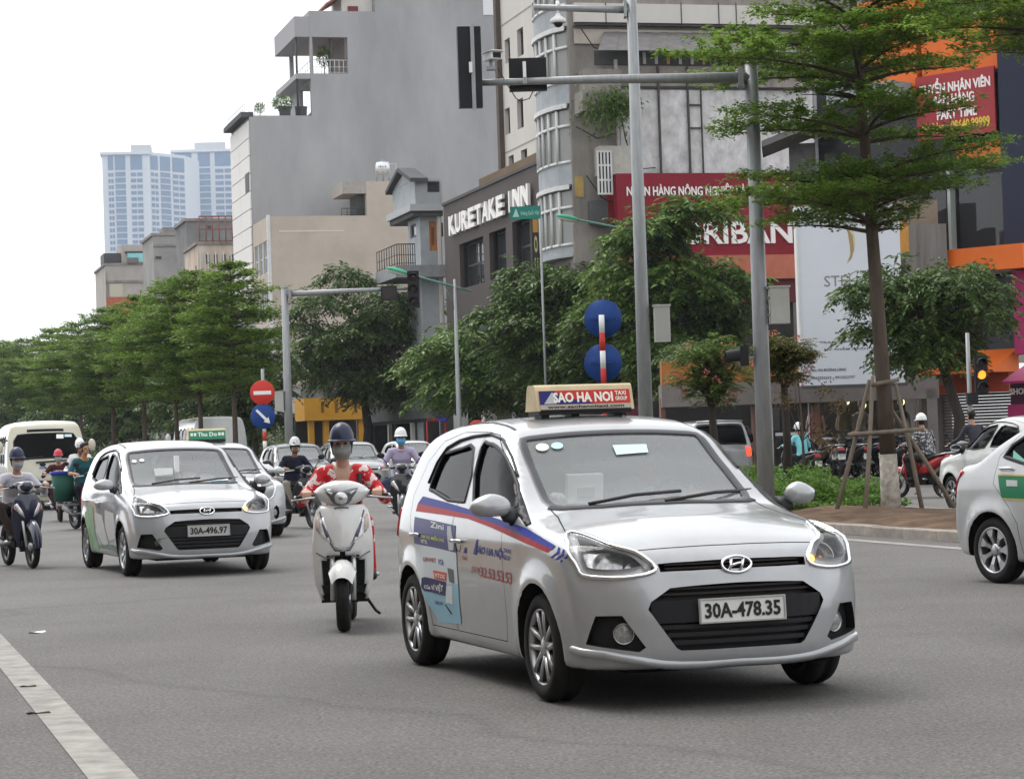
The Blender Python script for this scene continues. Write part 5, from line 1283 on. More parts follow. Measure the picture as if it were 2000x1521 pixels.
for k in range(6): fp_('cladding_strip', 392+k*15, 492, 394+k*15, 640, .0, .12, FRW)
for k in range(5): fp_('window', 402+k*16, 497, 409+k*16, 516, .01, .05, FRD)
b.fix()
# --- the two far towers
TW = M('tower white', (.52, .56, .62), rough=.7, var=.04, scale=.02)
def tower(name, label, corner_px, top_py, left_px, right_px, cols_f, cols_s, d, floors, pent, ang_s):
    c = P(corner_px, top_py, d); h = c.z; base = V((c.x, c.y, 0)); t = thing(name, label, 'building', base)
    rF = V((1, .10, 0)).normalized(); rS = V((math.cos(ang_s), math.sin(ang_s), 0))
    wF = (corner_px-left_px)/FPX*d/rF.x; wS = (right_px-corner_px)/FPX*d/max(.1, rS.x*1.0)*(1+ .1) if right_px > corner_px else 0
    F_ = Frame(-rF*wF, rF); Sd = Frame((0, 0, 0), rS)
    b = MB(); back = V((.15, 1, 0))*26; q = [-rF*wF, V((0, 0, 0))]+([rS*wS] if wS else [])+[(rS*wS if wS else V((0, 0, 0)))+back, -rF*wF+back]
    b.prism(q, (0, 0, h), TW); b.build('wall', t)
    fh_ = 12.05/FPX*d
    sets = [(F_, wF, cols_f)]+([(Sd, wS, cols_s)] if wS else [])
    for fr, W_, cols in sets:
        for (a, e, kind) in cols:
            w_ = (e-a)*W_
            q = MB(); fr0 = Frame((0, 0, 0), fr.r); fb = MB(); fr0.box(fb, 0, w_, 0, .25, .02, .5, TW)
            if kind == 'w': fr0.box(fb, w_*.47, w_*.53, .25, fh_*.72, .06, .35, TW)
            fr0.box(fb, 0, w_, fh_*.72, fh_, .02, .35, TW) if kind == 'w' else fr0.box(fb, 0, w_, fh_*.88, fh_, .02, .3, TW)
            fr0.box(q, 0.1, w_-.1, .25, fh_*(.72 if kind == 'w' else .88), .05, .12, BLUEG)
            o = None
            for k in range(floors):
                z = h-fh_*(k+1)-pent
                if z < 5: break
                if o is None:
                    o = fb.build('window', t); pn = q.build('pane', o); o.location = fr.p(a*W_, z, 0)
                else:
                    c_ = link('window', o.data, t, fr.p(a*W_, z, 0)); link('pane', pn.data, c_)
            big = MB(); fr.box(big, a*W_+.1, e*W_-.1, h-pent+.6, h-1.6, .05, .3, BLUEG); big.build('attic_window', t)
    b = MB(); fr = F_; fr.box(b, -1, wF+1, h-1.2, h+.2, -24, 1.2, TW); b.build('roof_band', t)
    b = MB(); fr.box(b, wF*.62 if wS else wF*.30, wF*1.05 if wS else wF*.72, h+.2, h+.2+ (286-272)/FPX*d, -18, -1, M('tower grey', (.46, .48, .50))); b.build('penthouse', t)
    return t
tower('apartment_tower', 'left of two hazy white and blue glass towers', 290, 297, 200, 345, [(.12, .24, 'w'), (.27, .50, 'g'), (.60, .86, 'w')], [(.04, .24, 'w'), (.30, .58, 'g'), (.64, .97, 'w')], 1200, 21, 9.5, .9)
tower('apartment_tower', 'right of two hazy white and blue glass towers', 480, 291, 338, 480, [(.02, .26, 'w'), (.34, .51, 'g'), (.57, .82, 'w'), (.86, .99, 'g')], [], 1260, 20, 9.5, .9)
# --- right hand shops
d_ = 62.0
fr = Frame(P(1556, 748, d_), (1, .03, 0)); fr.o.z = 0
b = thing('billboard', 'tall white shop billboard with golden flame emblem behind the planted tree', 'billboard', fr.o); fr.o = V((0, 0, 0)); L0 = Matrix.Translation
class LF(Frame):
    def __init__(s, world_o, r): Frame.__init__(s, (0, 0, 0), r); s.wo = V(world_o)
    def px(s, a, c):
        q = onplane(a, c, s.wo, s.n)-s.wo; return q.dot(s.r), q.dot(s.up)
fr = LF(b.location, (1, .03, 0)); BBW = M('billboard vinyl', (.53, .55, .59), rough=.5, var=.06, scale=.5)
q = MB(); x0, z1 = fr.px(1556, 405); x1, z0 = fr.px(1768, 747); fr.box(q, x0, x1, z0, z1, -.35, 0, BBW); q.build('board', b)
q = MB(); fr.box(q, x0-.05, x0, z0, z1, -.35, .04, FRW); fr.box(q, x0-.05, x1+.05, z0-.08, z0, -.35, .04, DKGREY); q.build('frame', b)
def fpx(pts): return [fr.px(*p) for p in pts]
GOLD = M('print gold', (.30, .22, .09)); q = MB(); fr.poly(q, fpx([(1650, 442), (1656, 455), (1660, 480), (1661, 497), (1654, 515), (1663, 505), (1668, 488), (1665, 460), (1656, 444)]), .002, .008, GOLD); q.build('flame_emblem', b)
q = MB(); fr.poly(q, fpx([(1661, 445), (1666, 462), (1668, 480), (1667, 492), (1670, 478), (1669, 460), (1664, 445)]), .002, .008, M('print gold pale', (.5, .45, .28))); q.build('flame_emblem', b)
GT = M('print taupe', (.20, .19, .18))
def bl(t_, x0, y0, x1, y1, m=GT, bold=.005):
    a, c = fr.px(x0, y1); e, g = fr.px(x1, y0); lettering(fr, t_, a, e, c, g, m, b, .002, .006, bold)
bl('STELLA', 1610, 536, 1705, 560, GT, 0); NV = M('print dark', (.08, .08, .10))
bl('TRANG ĐIỂM - LÀM TÓC', 1600, 660, 1745, 671, NV); bl('MỸ PHẨM XÁCH TAY USA', 1610, 674, 1745, 685, NV); bl('Đ/c: 976 ĐƯỜNG LÁNG', 1585, 717, 1652, 726, NV, .02); bl('0962252633 - 0912222757', 1585, 733, 1670, 741, NV, .01)
BBX = b
# shop house under and behind the billboard
sb = thing('clothes_shop', 'clothes shop with dark glass front under the white billboard', 'shop', P(1440, 840, 64.5)); sb.location.z = 0; fr = LF(sb.location, (1, .03, 0))
def sp_(nm, x0, y0, x1, y1, y, d, m, par=None):
    a, c = fr.px(x0, y0); e, g = fr.px(x1, y1); q = MB(); fr.box(q, a, e, max(.12, g), c, y, y+d, m); return q.build(nm, par or sb)
sp_('wall', 1560, 395, 1850, 750, -1.0, .6, M('shop upper wall', (.22, .17, .13), rough=.8, var=.2)); sp_('lintel', 1290, 752, 1830, 778, -.6, .9, M('shop lintel', (.16, .14, .13), rough=.7, var=.15)); sp_('fascia', 1290, 705, 1555, 750, -.3, .5, M('amber fascia', (.30, .12, .03)))
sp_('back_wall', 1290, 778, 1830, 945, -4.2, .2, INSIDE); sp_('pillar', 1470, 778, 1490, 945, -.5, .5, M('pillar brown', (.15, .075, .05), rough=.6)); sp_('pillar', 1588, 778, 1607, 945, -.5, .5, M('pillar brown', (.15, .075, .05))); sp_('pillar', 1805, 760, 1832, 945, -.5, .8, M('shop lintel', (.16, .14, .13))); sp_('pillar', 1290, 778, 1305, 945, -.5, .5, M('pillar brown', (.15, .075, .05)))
for x in (1508, 1541, 1580, 1637, 1700, 1745, 1790): sp_('glazing_bar', x, 778, x+4, 945, -.12, .08, FRW if x < 1600 else M('brass bar', (.25, .2, .12), rough=.4, metal=.5))
for x0, x1 in ((1492, 1586), (1610, 1803)): sp_('shop_window', x0, 778, x1, 940, -.10, .02, glassmat('shop glass', tint=(.02, .02, .02), clear=.75, ior=1.3))
sp_('rail_bar', 1515, 845, 1580, 849, -.1, .1, FRW); sp_('poster', 1512, 795, 1538, 840, -1.5, .05, M('poster grey', (.2, .2, .22))); sp_('orange_poster', 1575, 860, 1600, 930, -.09, .03, M('poster orange', (.45, .12, .02)))
sp_('wood_panel', 1720, 440, 1765, 500, .6, .2, M('amber board', (.45, .22, .05), var=.2)); sp_('metal_panel', 1765, 440, 1850, 540, -.2, .3, M('brushed panel', (.16, .145, .135), rough=.45, metal=.3, var=.3, scale=1.5, stretch=(5, 1, .3)))
# warm spot lamps over the window display
for px, py in ((1662, 783), (1695, 790), (1771, 784)):
    q = MB(); a, c = fr.px(px, py); q.ell(fr.p(a, c, -.8), (.10, .10, .10), M('spot lamp lit', (1, .9, .45), emit=2.5), 10); q.build('spot_lamp', sb)
# mannequins
def mannequin(px, m, lab, hair=False, dress=True):
    a, _ = fr.px(px, 880); t = thing('mannequin', lab, 'mannequin', sb.location+fr.p(a, 0, -.75)+V((0, 0, .35)), 0, 'mannequins in the clothes shop window'); skin = M('mannequin skin', (.55, .48, .40), rough=.4)
    q = MB(); q.box((0, 0, .03), (.5, .4, .06), FRD); q.build('stand', t)
    q = MB(); q.ell((0, 0, 1.72), (.075, .095, .115), skin); q.tube([(0, 0, 1.63), (0, 0, 1.5)], .045, skin, 8)
    for s_ in (-1, 1): q.tube([(s_*.07, 0, .06), (s_*.07, 0, .5), (s_*.08, 0, .8)], [.04, .05, .07], skin, 8)
    for s_ in (-1, 1): q.tube([(s_*.17, 0, 1.42), (s_*.24, 0, 1.12), (s_*.22, -.08, .88)], [.045, .038, .03], skin, 8)
    q.build('body', t)
    q = MB(); q.tube([(0, 0, .55), (0, 0, .9), (0, 0, 1.1), (0, 0, 1.3), (0, 0, 1.45), (0, 0, 1.5)], [(.12, .24), (.12, .19), (.09, .13), (.11, .16), (.08, .19), (.05, .08)], m, 14, flat=(0, 1, 0)); q.build('dress', t)
    if hair: q = MB(); q.ell((0, .02, 1.76), (.10, .11, .12), M('hair black', (.012, .011, .01), rough=.5)); q.ell((0, .06, 1.62), (.10, .05, .16), M('hair black', (.012, .011, .01))); q.build('hair', t)
mannequin(1603, M('dress red', (.35, .01, .015), rough=.6), 'mannequin in red dress with black hair in the shop window', True)
mannequin(1662, M('dress olive', (.23, .20, .10), rough=.7, var=.3), 'mannequin in olive dress left of the tree stakes in the shop window'); mannequin(1693, M('dress pale', (.40, .37, .28), rough=.7, var=.3), 'mannequin in pale dress beside the tree trunk in the shop window'); mannequin(1773, M('dress green', (.10, .14, .11), rough=.7, var=.3), 'mannequin in grey green dress right of the tree in the shop window')
# orange shop, oblique
ob = thing('orange_shop', 'orange clad shop building with dark glass and roller shutter', 'shop', P(1840, 840, 66)); ob.location.z = 0; fr = LF(ob.location, (.72, -.69, 0)); oo = ob
def op_(nm, x0, y0, x1, y1, y, d, m): return sp_(nm, x0, y0, x1, y1, y, d, m, oo)
NAVY = M('navy column', (.012, .016, .035), rough=.4); op_('wall', 1672, -30, 2030, 690, -9, 8.6, M('glazed dark wall', (.022, .023, .026), rough=.18)); op_('orange_panel', 1678, 10, 1800, 190, -.3, .5, ORANGE); op_('orange_panel', 1806, 60, 1960, 135, -.3, .5, ORANGE); op_('navy_column', 1962, 90, 2030, 485, -.3, .7, NAVY)
op_('canopy', 1662, 183, 1790, 193, .0, 1.2, M('zinc canopy', (.25, .27, .28), rough=.5)); op_('orange_band', 1880, 285, 1990, 312, -.3, .6, ORANGE)
for x0, x1 in ((1795, 1842), (1862, 1958)): op_('window', x0, 345, x1, 486, -.35, .1, WG)
op_('mullion', 1846, 330, 1858, 492, -.3, .25, M('mullion green', (.33, .38, .36), rough=.5)); op_('mullion', 1792, 200, 1797, 500, -.3, .25, FRD); op_('orange_fascia', 1842, 494, 2030, 524, -.3, 1.1, ORANGE); op_('sill', 1842, 524, 1992, 530, -.3, .8, M('sill grey', (.25, .26, .26)))
op_('magenta_edge', 1988, 530, 2030, 690, -.2, .5, MAG)
q = MB(); a, c = fr.px(1802, 690); e, g = fr.px(1983, 722); q.prism([fr.p(a, c, -.2), fr.p(a, g, 1.2), fr.p(a, g-.05, 1.2), fr.p(a, g-.05, -.2)], fr.r*(e-a), ORANGE); q.build('awning', ob)
op_('red_fascia', 1802, 727, 1975, 764, -.3, .4, M('orange red', (.30, .05, .02), rough=.55)); sh_ = []
a, c = fr.px(1826, 764); e, g = fr.px(1968, 764)
for k in range(26):
    q = MB(); z = .14+k*(c-.14)/26; fr.box(q, a, e, z, z+(c-.14)/26-.012, -.4, -.36+.02*(k % 2), M('shutter brown', (.115, .10, .095), rough=.6, var=.1)); q.build('shutter_slat', ob)
q = MB(); fr.box(q, a-.6, a-.02, .13, c, -.5, -.1, M('shop lintel', (.16, .14, .13))); q.build('pillar', ob)
# red hiring banner
rb = thing('hiring_banner', 'red hiring banner with white and yellow Vietnamese lettering on the orange shop', 'banner', ob.location); fr = LF(ob.location, (.72, -.69, 0))
q = MB(); a, c = fr.px(1800, 150); e, g = fr.px(1958, 268); c0 = fr.px(1880, 142)[1]; g0 = fr.px(1880, 268)[1]; fr.box(q, a, e, g0, c0, .25, .32, M('banner red', (.30, .035, .04), rough=.5, var=.08)); q.build('board', rb)
def rl(t_, x0, x1, yb, yt, m):
    a, _ = fr.px(x0, 200); e, _ = fr.px(x1, 200); xm = (x0+x1)/2; lettering(fr, t_, a, e, fr.px(xm, yb)[1], fr.px(xm, yt)[1], m, rb, .325, .01, .03)
rl('TUYỂN NHÂN VIÊN', 1810, 1948, 180, 150, WL); rl('BÁN HÀNG', 1836, 1916, 205, 180, WL); rl('PART TIME', 1842, 1920, 232, 214, WL); rl('Mr Nam: 09640.99999', 1812, 1945, 258, 236, M('print yellow', (.62, .45, .06)))
# magenta shop at the right edge
mg = thing('magenta_shop', 'magenta awning shop at the right edge of the street', 'shop', P(1985, 840, 58)); mg.location.z = 0; fr = LF(mg.location, (.8, -.6, 0))
q = MB(); a, c = fr.px(1985, 692); e, g = fr.px(2060, 742); q.prism([fr.p(a+.5, c, -.3), fr.p(a, g, .9), fr.p(a, g-.05, .9), fr.p(a, g-.05, -.3)], fr.r*(e-a), MAG); q.build('awning', mg)
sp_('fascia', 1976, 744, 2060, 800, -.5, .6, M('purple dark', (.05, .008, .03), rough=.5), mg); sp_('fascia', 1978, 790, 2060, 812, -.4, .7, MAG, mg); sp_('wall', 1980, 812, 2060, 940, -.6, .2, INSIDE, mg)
a, c = fr.px(1978, 771); e, g = fr.px(2010, 757); lettering(fr, 'SHOP', a, e, c, g, WL, mg, .12, .02, .02)
# dark house between
dh = thing('dark_house', 'dark narrow house with sloping metal roof beside the orange shop', 'building', P(1640, 840, 76)); dh.location.z = 0; fr = LF(dh.location, (1, -.12, 0))
sp_('wall', 1590, 60, 1705, 900, -6, 5.8, M('dark house wall', (.045, .045, .047), rough=.8, var=.4, scale=.8), dh); sp_('wall_panel', 1540, 280, 1640, 420, -.6, .4, M('grey tin', (.15, .15, .155), rough=.7, var=.3), dh); sp_('pipe', 1590, 60, 1597, 420, .0, .1, GALV, dh)
q = MB(); a, c = fr.px(1488, 282); e, g = fr.px(1585, 243); e2, g2 = fr.px(1640, 258); q.prism([fr.p(a, c, .9), fr.p(e, g, .9), fr.p(e2, g2, .9), fr.p(e2, g2-.2, .9), fr.p(e, g-.2, .9), fr.p(a, c-.2, .9)], fr.n*-3, ROOFM); q.build('roof', dh)
sp_('window', 1610, 300, 1635, 345, -.1, .12, FRD, dh); sp_('cornice', 1590, 60, 1705, 66, -.1, .3, CONC, dh)
# --- ground floor row behind the far pavement
def shopbox(name, label, pxl, pxr, pytop, v, m, sign=None, signm=None, col_=None, depth=6):
    u0_, u1_ = U(pxr, 850, v), U(pxl, 850, v); f = FV(v); b = B(name, label, u0_, v, 'shop'); zt_ = f.px((pxl+pxr)/2, pytop)[1]
    op = [(-u1_+.5+k*(u1_-u0_-.6)/3, -u1_+.2+(k+1)*(u1_-u0_-.6)/3, .15, zt_*.62) for k in range(3)]
    block(b.root, u0_, u1_, v, v+depth, 0, zt_, m, fh=op, th=.3)
    q = MB(); f.box(q, -u1_+.1, -u0_-.1, zt_*.66, zt_*.92, .02, .4, signm or DKGREY); q.build('fascia', b.root)
    if sign: lettering(f, sign, -u1_+1, -u0_-1, zt_*.71, zt_*.87, WL, b.root, .41, .03, .02)
    for k in range(4):
        q = MB(); x = -u1_+.3+k*(u1_-u0_-.6)/3; f.box(q, x-.15, x+.15, .13, zt_*.62, .01, .2, col_ or WHITEW); q.build('pillar', b.root)
    return b.fix()
YEL = M('shop yellow shaded', (.46, .23, .02), rough=.6, var=.1)  # yellow darkened: shade of the street trees is put into the colour
shopbox('grey_shop', 'grey shuttered shop below the gabled house', 722, 862, 770, 26.5, DKGREY); shopbox('dark_shop', 'dark shop front with red framed doorway under the trees', 470, 592, 760, 26.6, M('shop grey', (.14, .13, .125), rough=.8, var=.25), signm=M('sign pale', (.3, .29, .28)))
ys = B('yellow_shop', 'bright yellow shop front glimpsed under the dark street trees', U(715, 850, 25.8), 25.8, 'shop'); s = FU(U(640, 850, 25.8)); 
def yp(nm, x0, y0, x1, y1, y, d, m): q = MB(); a, c = s.px(x0, y0); e, g = s.px(x1, y1); s.box(q, a, e, max(.12, g), c, y, y+d, m); return q.build(nm, ys.root)
yp('fascia', 592, 778, 716, 818, -3, 3.3, YEL)
for x in (603, 632, 700): yp('pillar', x, 818, x+13, 905, -.5, .5, YEL)
yp('back_wall', 592, 818, 716, 905, -3, .2, INSIDE)
for k, x in enumerate((625, 652, 690)): yp('sign_mark', x, 784, x+6, 806, .31, .03, M('mark brown', (.15, .07, .02)))
ys.fix()
rf = B('red_framed_kiosk', 'small kiosk with red frame and coloured lamps above its door', U(856, 860, 25.6), 25.6, 'kiosk'); s = FU(U(845, 860, 25.6))
def kp(nm, x0, y0, x1, y1, y, d, m): q = MB(); a, c = s.px(x0, y0); e, g = s.px(x1, y1); s.box(q, a, e, max(.12, g), c, y, y+d, m); return q.build(nm, rf.root)
kp('frame', 832, 822, 836, 905, 0, .2, M('kiosk red', (.40, .02, .03))); kp('frame', 868, 822, 872, 905, 0, .2, M('kiosk red', (.40, .02, .03))); kp('lamp_strip', 834, 817, 852, 822, 0, .25, M('kiosk red', (.40, .02, .03))); kp('lamp_strip', 853, 817, 872, 822, 0, .25, M('kiosk blue', (.05, .06, .5))); kp('back_wall', 836, 822, 868, 905, -1, .2, INSIDE); rf.fix()
# round sign on the far kerb
o8 = base_at(932, 80); ns = thing('no_parking_sign', 'round red and blue no parking sign half hidden behind the taxi roof', 'road sign', o8); c = rel(932, 838, 80, o8); q = MB(); q.lathe([(0, .01), (.30, .01), (.31, -.01), (0, -.01)], SIGNR, 32, o=c, ax=Matrix.Rotation(math.pi/2, 3, 'X')); q.lathe([(0, .018), (.22, .018), (.22, .01)], SIGNB, 28, o=c, ax=Matrix.Rotation(math.pi/2, 3, 'X')); q.build('sign_disc', ns); q = MB(); q.tube([(0, .04, 0), (0, .04, c.z+.2)], .035, GALV, 8); q.build('post', ns); fr2 = Frame(c+V((0, -.022, 0)), (1, 0, 0)); q = MB(); fr2.poly(q, [(-.19, .15), (-.15, .19), (.19, -.15), (.15, -.19)], 0, .006, SIGNR); q.build('bar', ns)
# --- houses added out of view around the camera to darken reflections and sky light
NEARM = [M('near house cream', (.38, .34, .27), rough=.9, var=.2, scale=.5), M('near house grey', (.24, .24, .24), rough=.9, var=.2, scale=.5), M('near house ochre', (.34, .25, .14), rough=.9, var=.2, scale=.5)]
def addedhouse(name, label, o, r, wdt, h, m, dep=9):
    fr = Frame((0, 0, 0), r); t = thing(name, label, 'building', o, 0, 'houses added behind the camera'); b = MB(); hl = []
    for k in range(int(h//3.4)):
        for j in range(int(wdt//2.6)): hl.append((.6+j*2.6, 2.2+j*2.6, .9+k*3.4, 2.7+k*3.4))
    fr.wall(b, 0, wdt, 0, h, hl, .25, m)
    for q_ in hl: room(b, fr, *q_)
    a = [fr.p(0, 0), fr.p(wdt, 0), fr.p(wdt, 0, -dep), fr.p(0, 0, -dep)]; b.add(a+[p+Z*h for p in a], [(1, 2, 6, 5), (2, 3, 7, 6), (3, 0, 4, 7), (4, 5, 6, 7)], m); b.build('wall', t)
    for q_ in hl: win(t, fr, *q_, dep=.15, fm=FRW if m is not NEARM[0] else FRD, nx=2, nz=1)
for i, (u, v, w_, h) in enumerate(((-34, -7.5, 12, 13), (-21, -7.5, 10, 17), (-10, -7.5, 13, 12), (4, -7.5, 11, 15), (16, -7.5, 12, 11))):
    addedhouse('added_house', ['added cream house across the street behind the camera', 'added tall grey house behind the camera on the left', 'added ochre house left of the camera', 'added cream house just left of the camera', 'added grey house furthest along on the left of the camera'][i], ST(u, v), S, w_, h, NEARM[i % 3])
for i, (v, w_, h) in enumerate(((-5, 13, 12), (9, 12, 15), (22, 13, 11))):
    addedhouse('added_house', ['added grey house closing the street behind the camera', 'added ochre house in the middle behind the camera', 'added cream house behind the camera on the right'][i], ST(-46, v+w_), -N, w_, h, NEARM[(i+1) % 3])
# ---------------------------------------------------------------- trees and plants
def leafmat(name, c, var=.5, trans=.35, hue=.03):
    if name in _mc: return _mc[name]
    m = bpy.data.materials.new(name); m.use_nodes = True; t = m.node_tree; t.nodes.clear(); L = t.links.new
    o = t.nodes.new('ShaderNodeOutputMaterial'); g = t.nodes.new('ShaderNodeNewGeometry'); h = t.nodes.new('ShaderNodeHueSaturation'); h.inputs['Color'].default_value = (*c, 1)
    a = t.nodes.new('ShaderNodeMapRange'); a.inputs[3].default_value = 1-var; a.inputs[4].default_value = 1+var*1.3; L(g.outputs['Random Per Island'], a.inputs[0]); L(a.outputs[0], h.inputs['Value'])
    mu = t.nodes.new('ShaderNodeMath'); mu.operation = 'MULTIPLY'; mu.inputs[1].default_value = 7.13; L(g.outputs['Random Per Island'], mu.inputs[0]); fr = t.nodes.new('ShaderNodeMath'); fr.operation = 'FRACT'; L(mu.outputs[0], fr.inputs[0])
    b = t.nodes.new('ShaderNodeMapRange'); b.inputs[3].default_value = .5-hue; b.inputs[4].default_value = .5+hue*.6; L(fr.outputs[0], b.inputs[0]); L(b.outputs[0], h.inputs['Hue'])
    p = t.nodes.new('ShaderNodeBsdfPrincipled'); p.inputs['Roughness'].default_value = .45; p.inputs['Specular IOR Level'].default_value = .25; L(h.outputs[0], p.inputs['Base Color'])
    tr = t.nodes.new('ShaderNodeBsdfTranslucent'); L(h.outputs[0], tr.inputs[0]); mx = t.nodes.new('ShaderNodeMixShader'); mx.inputs[0].default_value = trans
    L(p.outputs[0], mx.inputs[1]); L(tr.outputs[0], mx.inputs[2]); L(mx.outputs[0], o.inputs[0]); _mc[name] = m; m.diffuse_color = (*c, 1)
    return m
def leaves(name, base, dirn, up, ln, wd, m, parent=None, mats=None, mi=None):
    """n leaves as folded quads: base point, direction, up vector, length, width arrays"""
    n = len(base); d = dirn/np.maximum(np.linalg.norm(dirn, axis=1, keepdims=True), 1e-9)
    s = np.cross(d, up); s /= np.maximum(np.linalg.norm(s, axis=1, keepdims=True), 1e-9); u = np.cross(s, d)
    ln = ln[:, None]; wd = wd[:, None]
    mid = base+d*ln*.45
    v = np.stack([base, mid-s*wd*.5+u*wd*.16, base+d*ln-u*ln*.10, mid+s*wd*.5+u*wd*.16], 1).reshape(-1, 3)
    me = bpy.data.meshes.new(name); me.vertices.add(4*n); me.vertices.foreach_set('co', v.ravel()); me.loops.add(4*n); me.loops.foreach_set('vertex_index', np.arange(4*n, dtype=np.int32)); me.polygons.add(n)
    me.polygons.foreach_set('loop_start', np.arange(0, 4*n, 4, dtype=np.int32)); me.polygons.foreach_set('loop_total', np.full(n, 4, np.int32))
    for q in (mats or [m]): me.materials.append(q)
    if mi is not None: me.polygons.foreach_set('material_index', mi.astype(np.int32))
    me.update(calc_edges=True)
    return link(name, me, parent)
BARK = M('bark grey brown', (.085, .065, .05), rough=.95, var=.45, scale=7, bump=.5, bscale=25, stretch=(1, 1, .25)); BARK2 = M('bark dark', (.045, .036, .03), rough=.95, var=.4, scale=5, bump=.5, bscale=18, stretch=(1, 1, .25))
LIME = M('lime wash', (.44, .42, .38), rough=.9, var=.35, scale=9, dirt=(.20, .16, .12))
WOOD = M('stake wood', (.19, .155, .12), rough=.9, var=.35, scale=8, bump=.3, stretch=(1, 1, .15))
LT = leafmat('leaf tiered', (.120, .205, .030), trans=.5); LT2 = leafmat('leaf tiered dark', (.105, .182, .028), trans=.45); LB = leafmat('leaf broad', (.060, .105, .024), trans=.3); LY = leafmat('leaf light', (.15, .24, .035), trans=.5); LBR = leafmat('leaf bronze', (.11, .075, .022), var=.4)
def tiers(name, H, tl, tr, leaf, mat, parent, per=7, dens=1., trunk_m=BARK, lime=0., lean=(0, 0), seed=1, nb=6, spread=.16):
    """tiered tree: tl = (z, radius left/right tuple or number)"""
    r = np.random.default_rng(seed); rd = random.Random(seed)
    t = MB(); lx, ly = lean
    def cx(z): return V((lx*(z/H)**1.3, ly*(z/H)**1.3, z))
    zs = np.linspace(lime, H, 10); t.tube([cx(z) for z in zs], [tr*(1-.82*(z/H)**1.2) for z in zs], trunk_m, 10)
    for z, R in tl:
        pass
    base = []; 
    bm_ = MB()
    for (z, R) in tl:
        for k in range(nb):
            a = 2*math.pi*(k+rd.uniform(-.3, .3))/nb+z*1.7
            Rk = (R(a) if callable(R) else R)*rd.uniform(.78, 1.08)
            c = cx(z-.12-.04*Rk+rd.uniform(-.11, .13)*min(1, Rk/1.5)); rise = rd.uniform(.10, .28)*min(1, Rk/2)
            pt = lambda s_: c+V((math.cos(a)*Rk*s_, math.sin(a)*Rk*s_, rise*(s_**.6)+.03*Rk*math.sin(s_*3)))
            bm_.tube([pt(s_) for s_ in (0, .3, .6, .95)], [tr*.20+.01, tr*.13+.008, .012, .005], trunk_m, 5, caps=False)
            nl = max(3, int(Rk/.22*dens))
            for i in range(nl):
                s_ = .16+.84*(i+rd.random())/nl; p0 = pt(s_)
                for side in (-1, 1):
                    ll = (.18+.50*(1-abs(s_-.55)*.9))*min(Rk, 3.)*.55*rd.uniform(.6, 1.15); ad = a+side*rd.uniform(.6, 1.15)
                    npt = max(2, int(ll/(leaf*1.4)*dens))
                    for j in range(npt):
                        q = p0+V((math.cos(ad)*ll*(j+1)/npt, math.sin(ad)*ll*(j+1)/npt, .05+.05*(j+1)/npt+rd.gauss(0, .035)))
                        base.append((q.x, q.y, q.z))
    tk = bm_; 
    t.v and None
    for i in range(len(bm_.f)): pass
    k0 = len(t.v); t.v += bm_.v; t.f += [[k0+j for j in f] for f in bm_.f]; mi = t._m(trunk_m); t.mi += [mi]*len(bm_.f); t.sm += bm_.sm
    tkobj = t.build('trunk', parent)
    if lime:
        q = MB(); q.tube([cx(0), cx(lime*.5), cx(lime)], [tr*1.22, tr*1.05, tr*.98], LIME, 12); q.build('lime_wash', tkobj)
    B_ = np.array(base); n = len(B_)*per; b = np.repeat(B_, per, 0)
    az = r.uniform(0, 2*math.pi, n); el = r.normal(.10, .28, n)
    d = np.stack([np.cos(az)*np.cos(el), np.sin(az)*np.cos(el), np.sin(el)], 1); b = b+d*leaf*.15+r.normal(0, leaf*.35, (n, 3))*np.array([1, 1, .8])
    up = np.stack([r.normal(0, .25, n), r.normal(0, .25, n), np.ones(n)], 1)
    leaves('crown', b, d, up, leaf*r.uniform(.7, 1.2, n), leaf*.48*r.uniform(.8, 1.2, n), mat, parent)
    return n
NL = 0
# planted tree by the near carriageway
TAx = base_at(1736, 35.5)
def side(l, r_): return lambda a: l+(r_-l)*(.5+.5*math.cos(a))
ta = thing('planted_tree', 'tall planted tree with flat leaf tiers, lime washed trunk and wooden stakes', 'tree', TAx)
NL += tiers('a', 10.2, [(4.50, side(1.5, .6)), (4.76, side(2.75, .9)), (5.02, side(1.7, 1.6)), (5.20, side(.5, 2.35)), (5.96, side(2.1, 1.95)), (6.42, side(1.15, .4)), (6.84, side(3.0, 2.0)), (7.22, side(2.4, 1.9)), (7.7, side(1.6, 2.3)), (8.4, side(1.5, 2.0)), (9.3, 1.3)], .135, .085, LT, ta, per=11, dens=1.3, trunk_m=BARK, lime=.98, lean=(-.42, 0), seed=3, nb=7)
tb = thing('planted_tree', 'light green tiered tree entering at the upper right corner of the photo', 'tree', base_at(2090, 31))
NL += tiers('b', 9.5, [(6.35, side(1.2, 1.2)), (6.62, side(1.65, 1.6)), (6.95, side(1.5, 1.8)), (7.3, side(1.6, 1.8)), (8., 1.4)], .12, .085, LY, tb, per=12, dens=1.25, seed=5, nb=7)
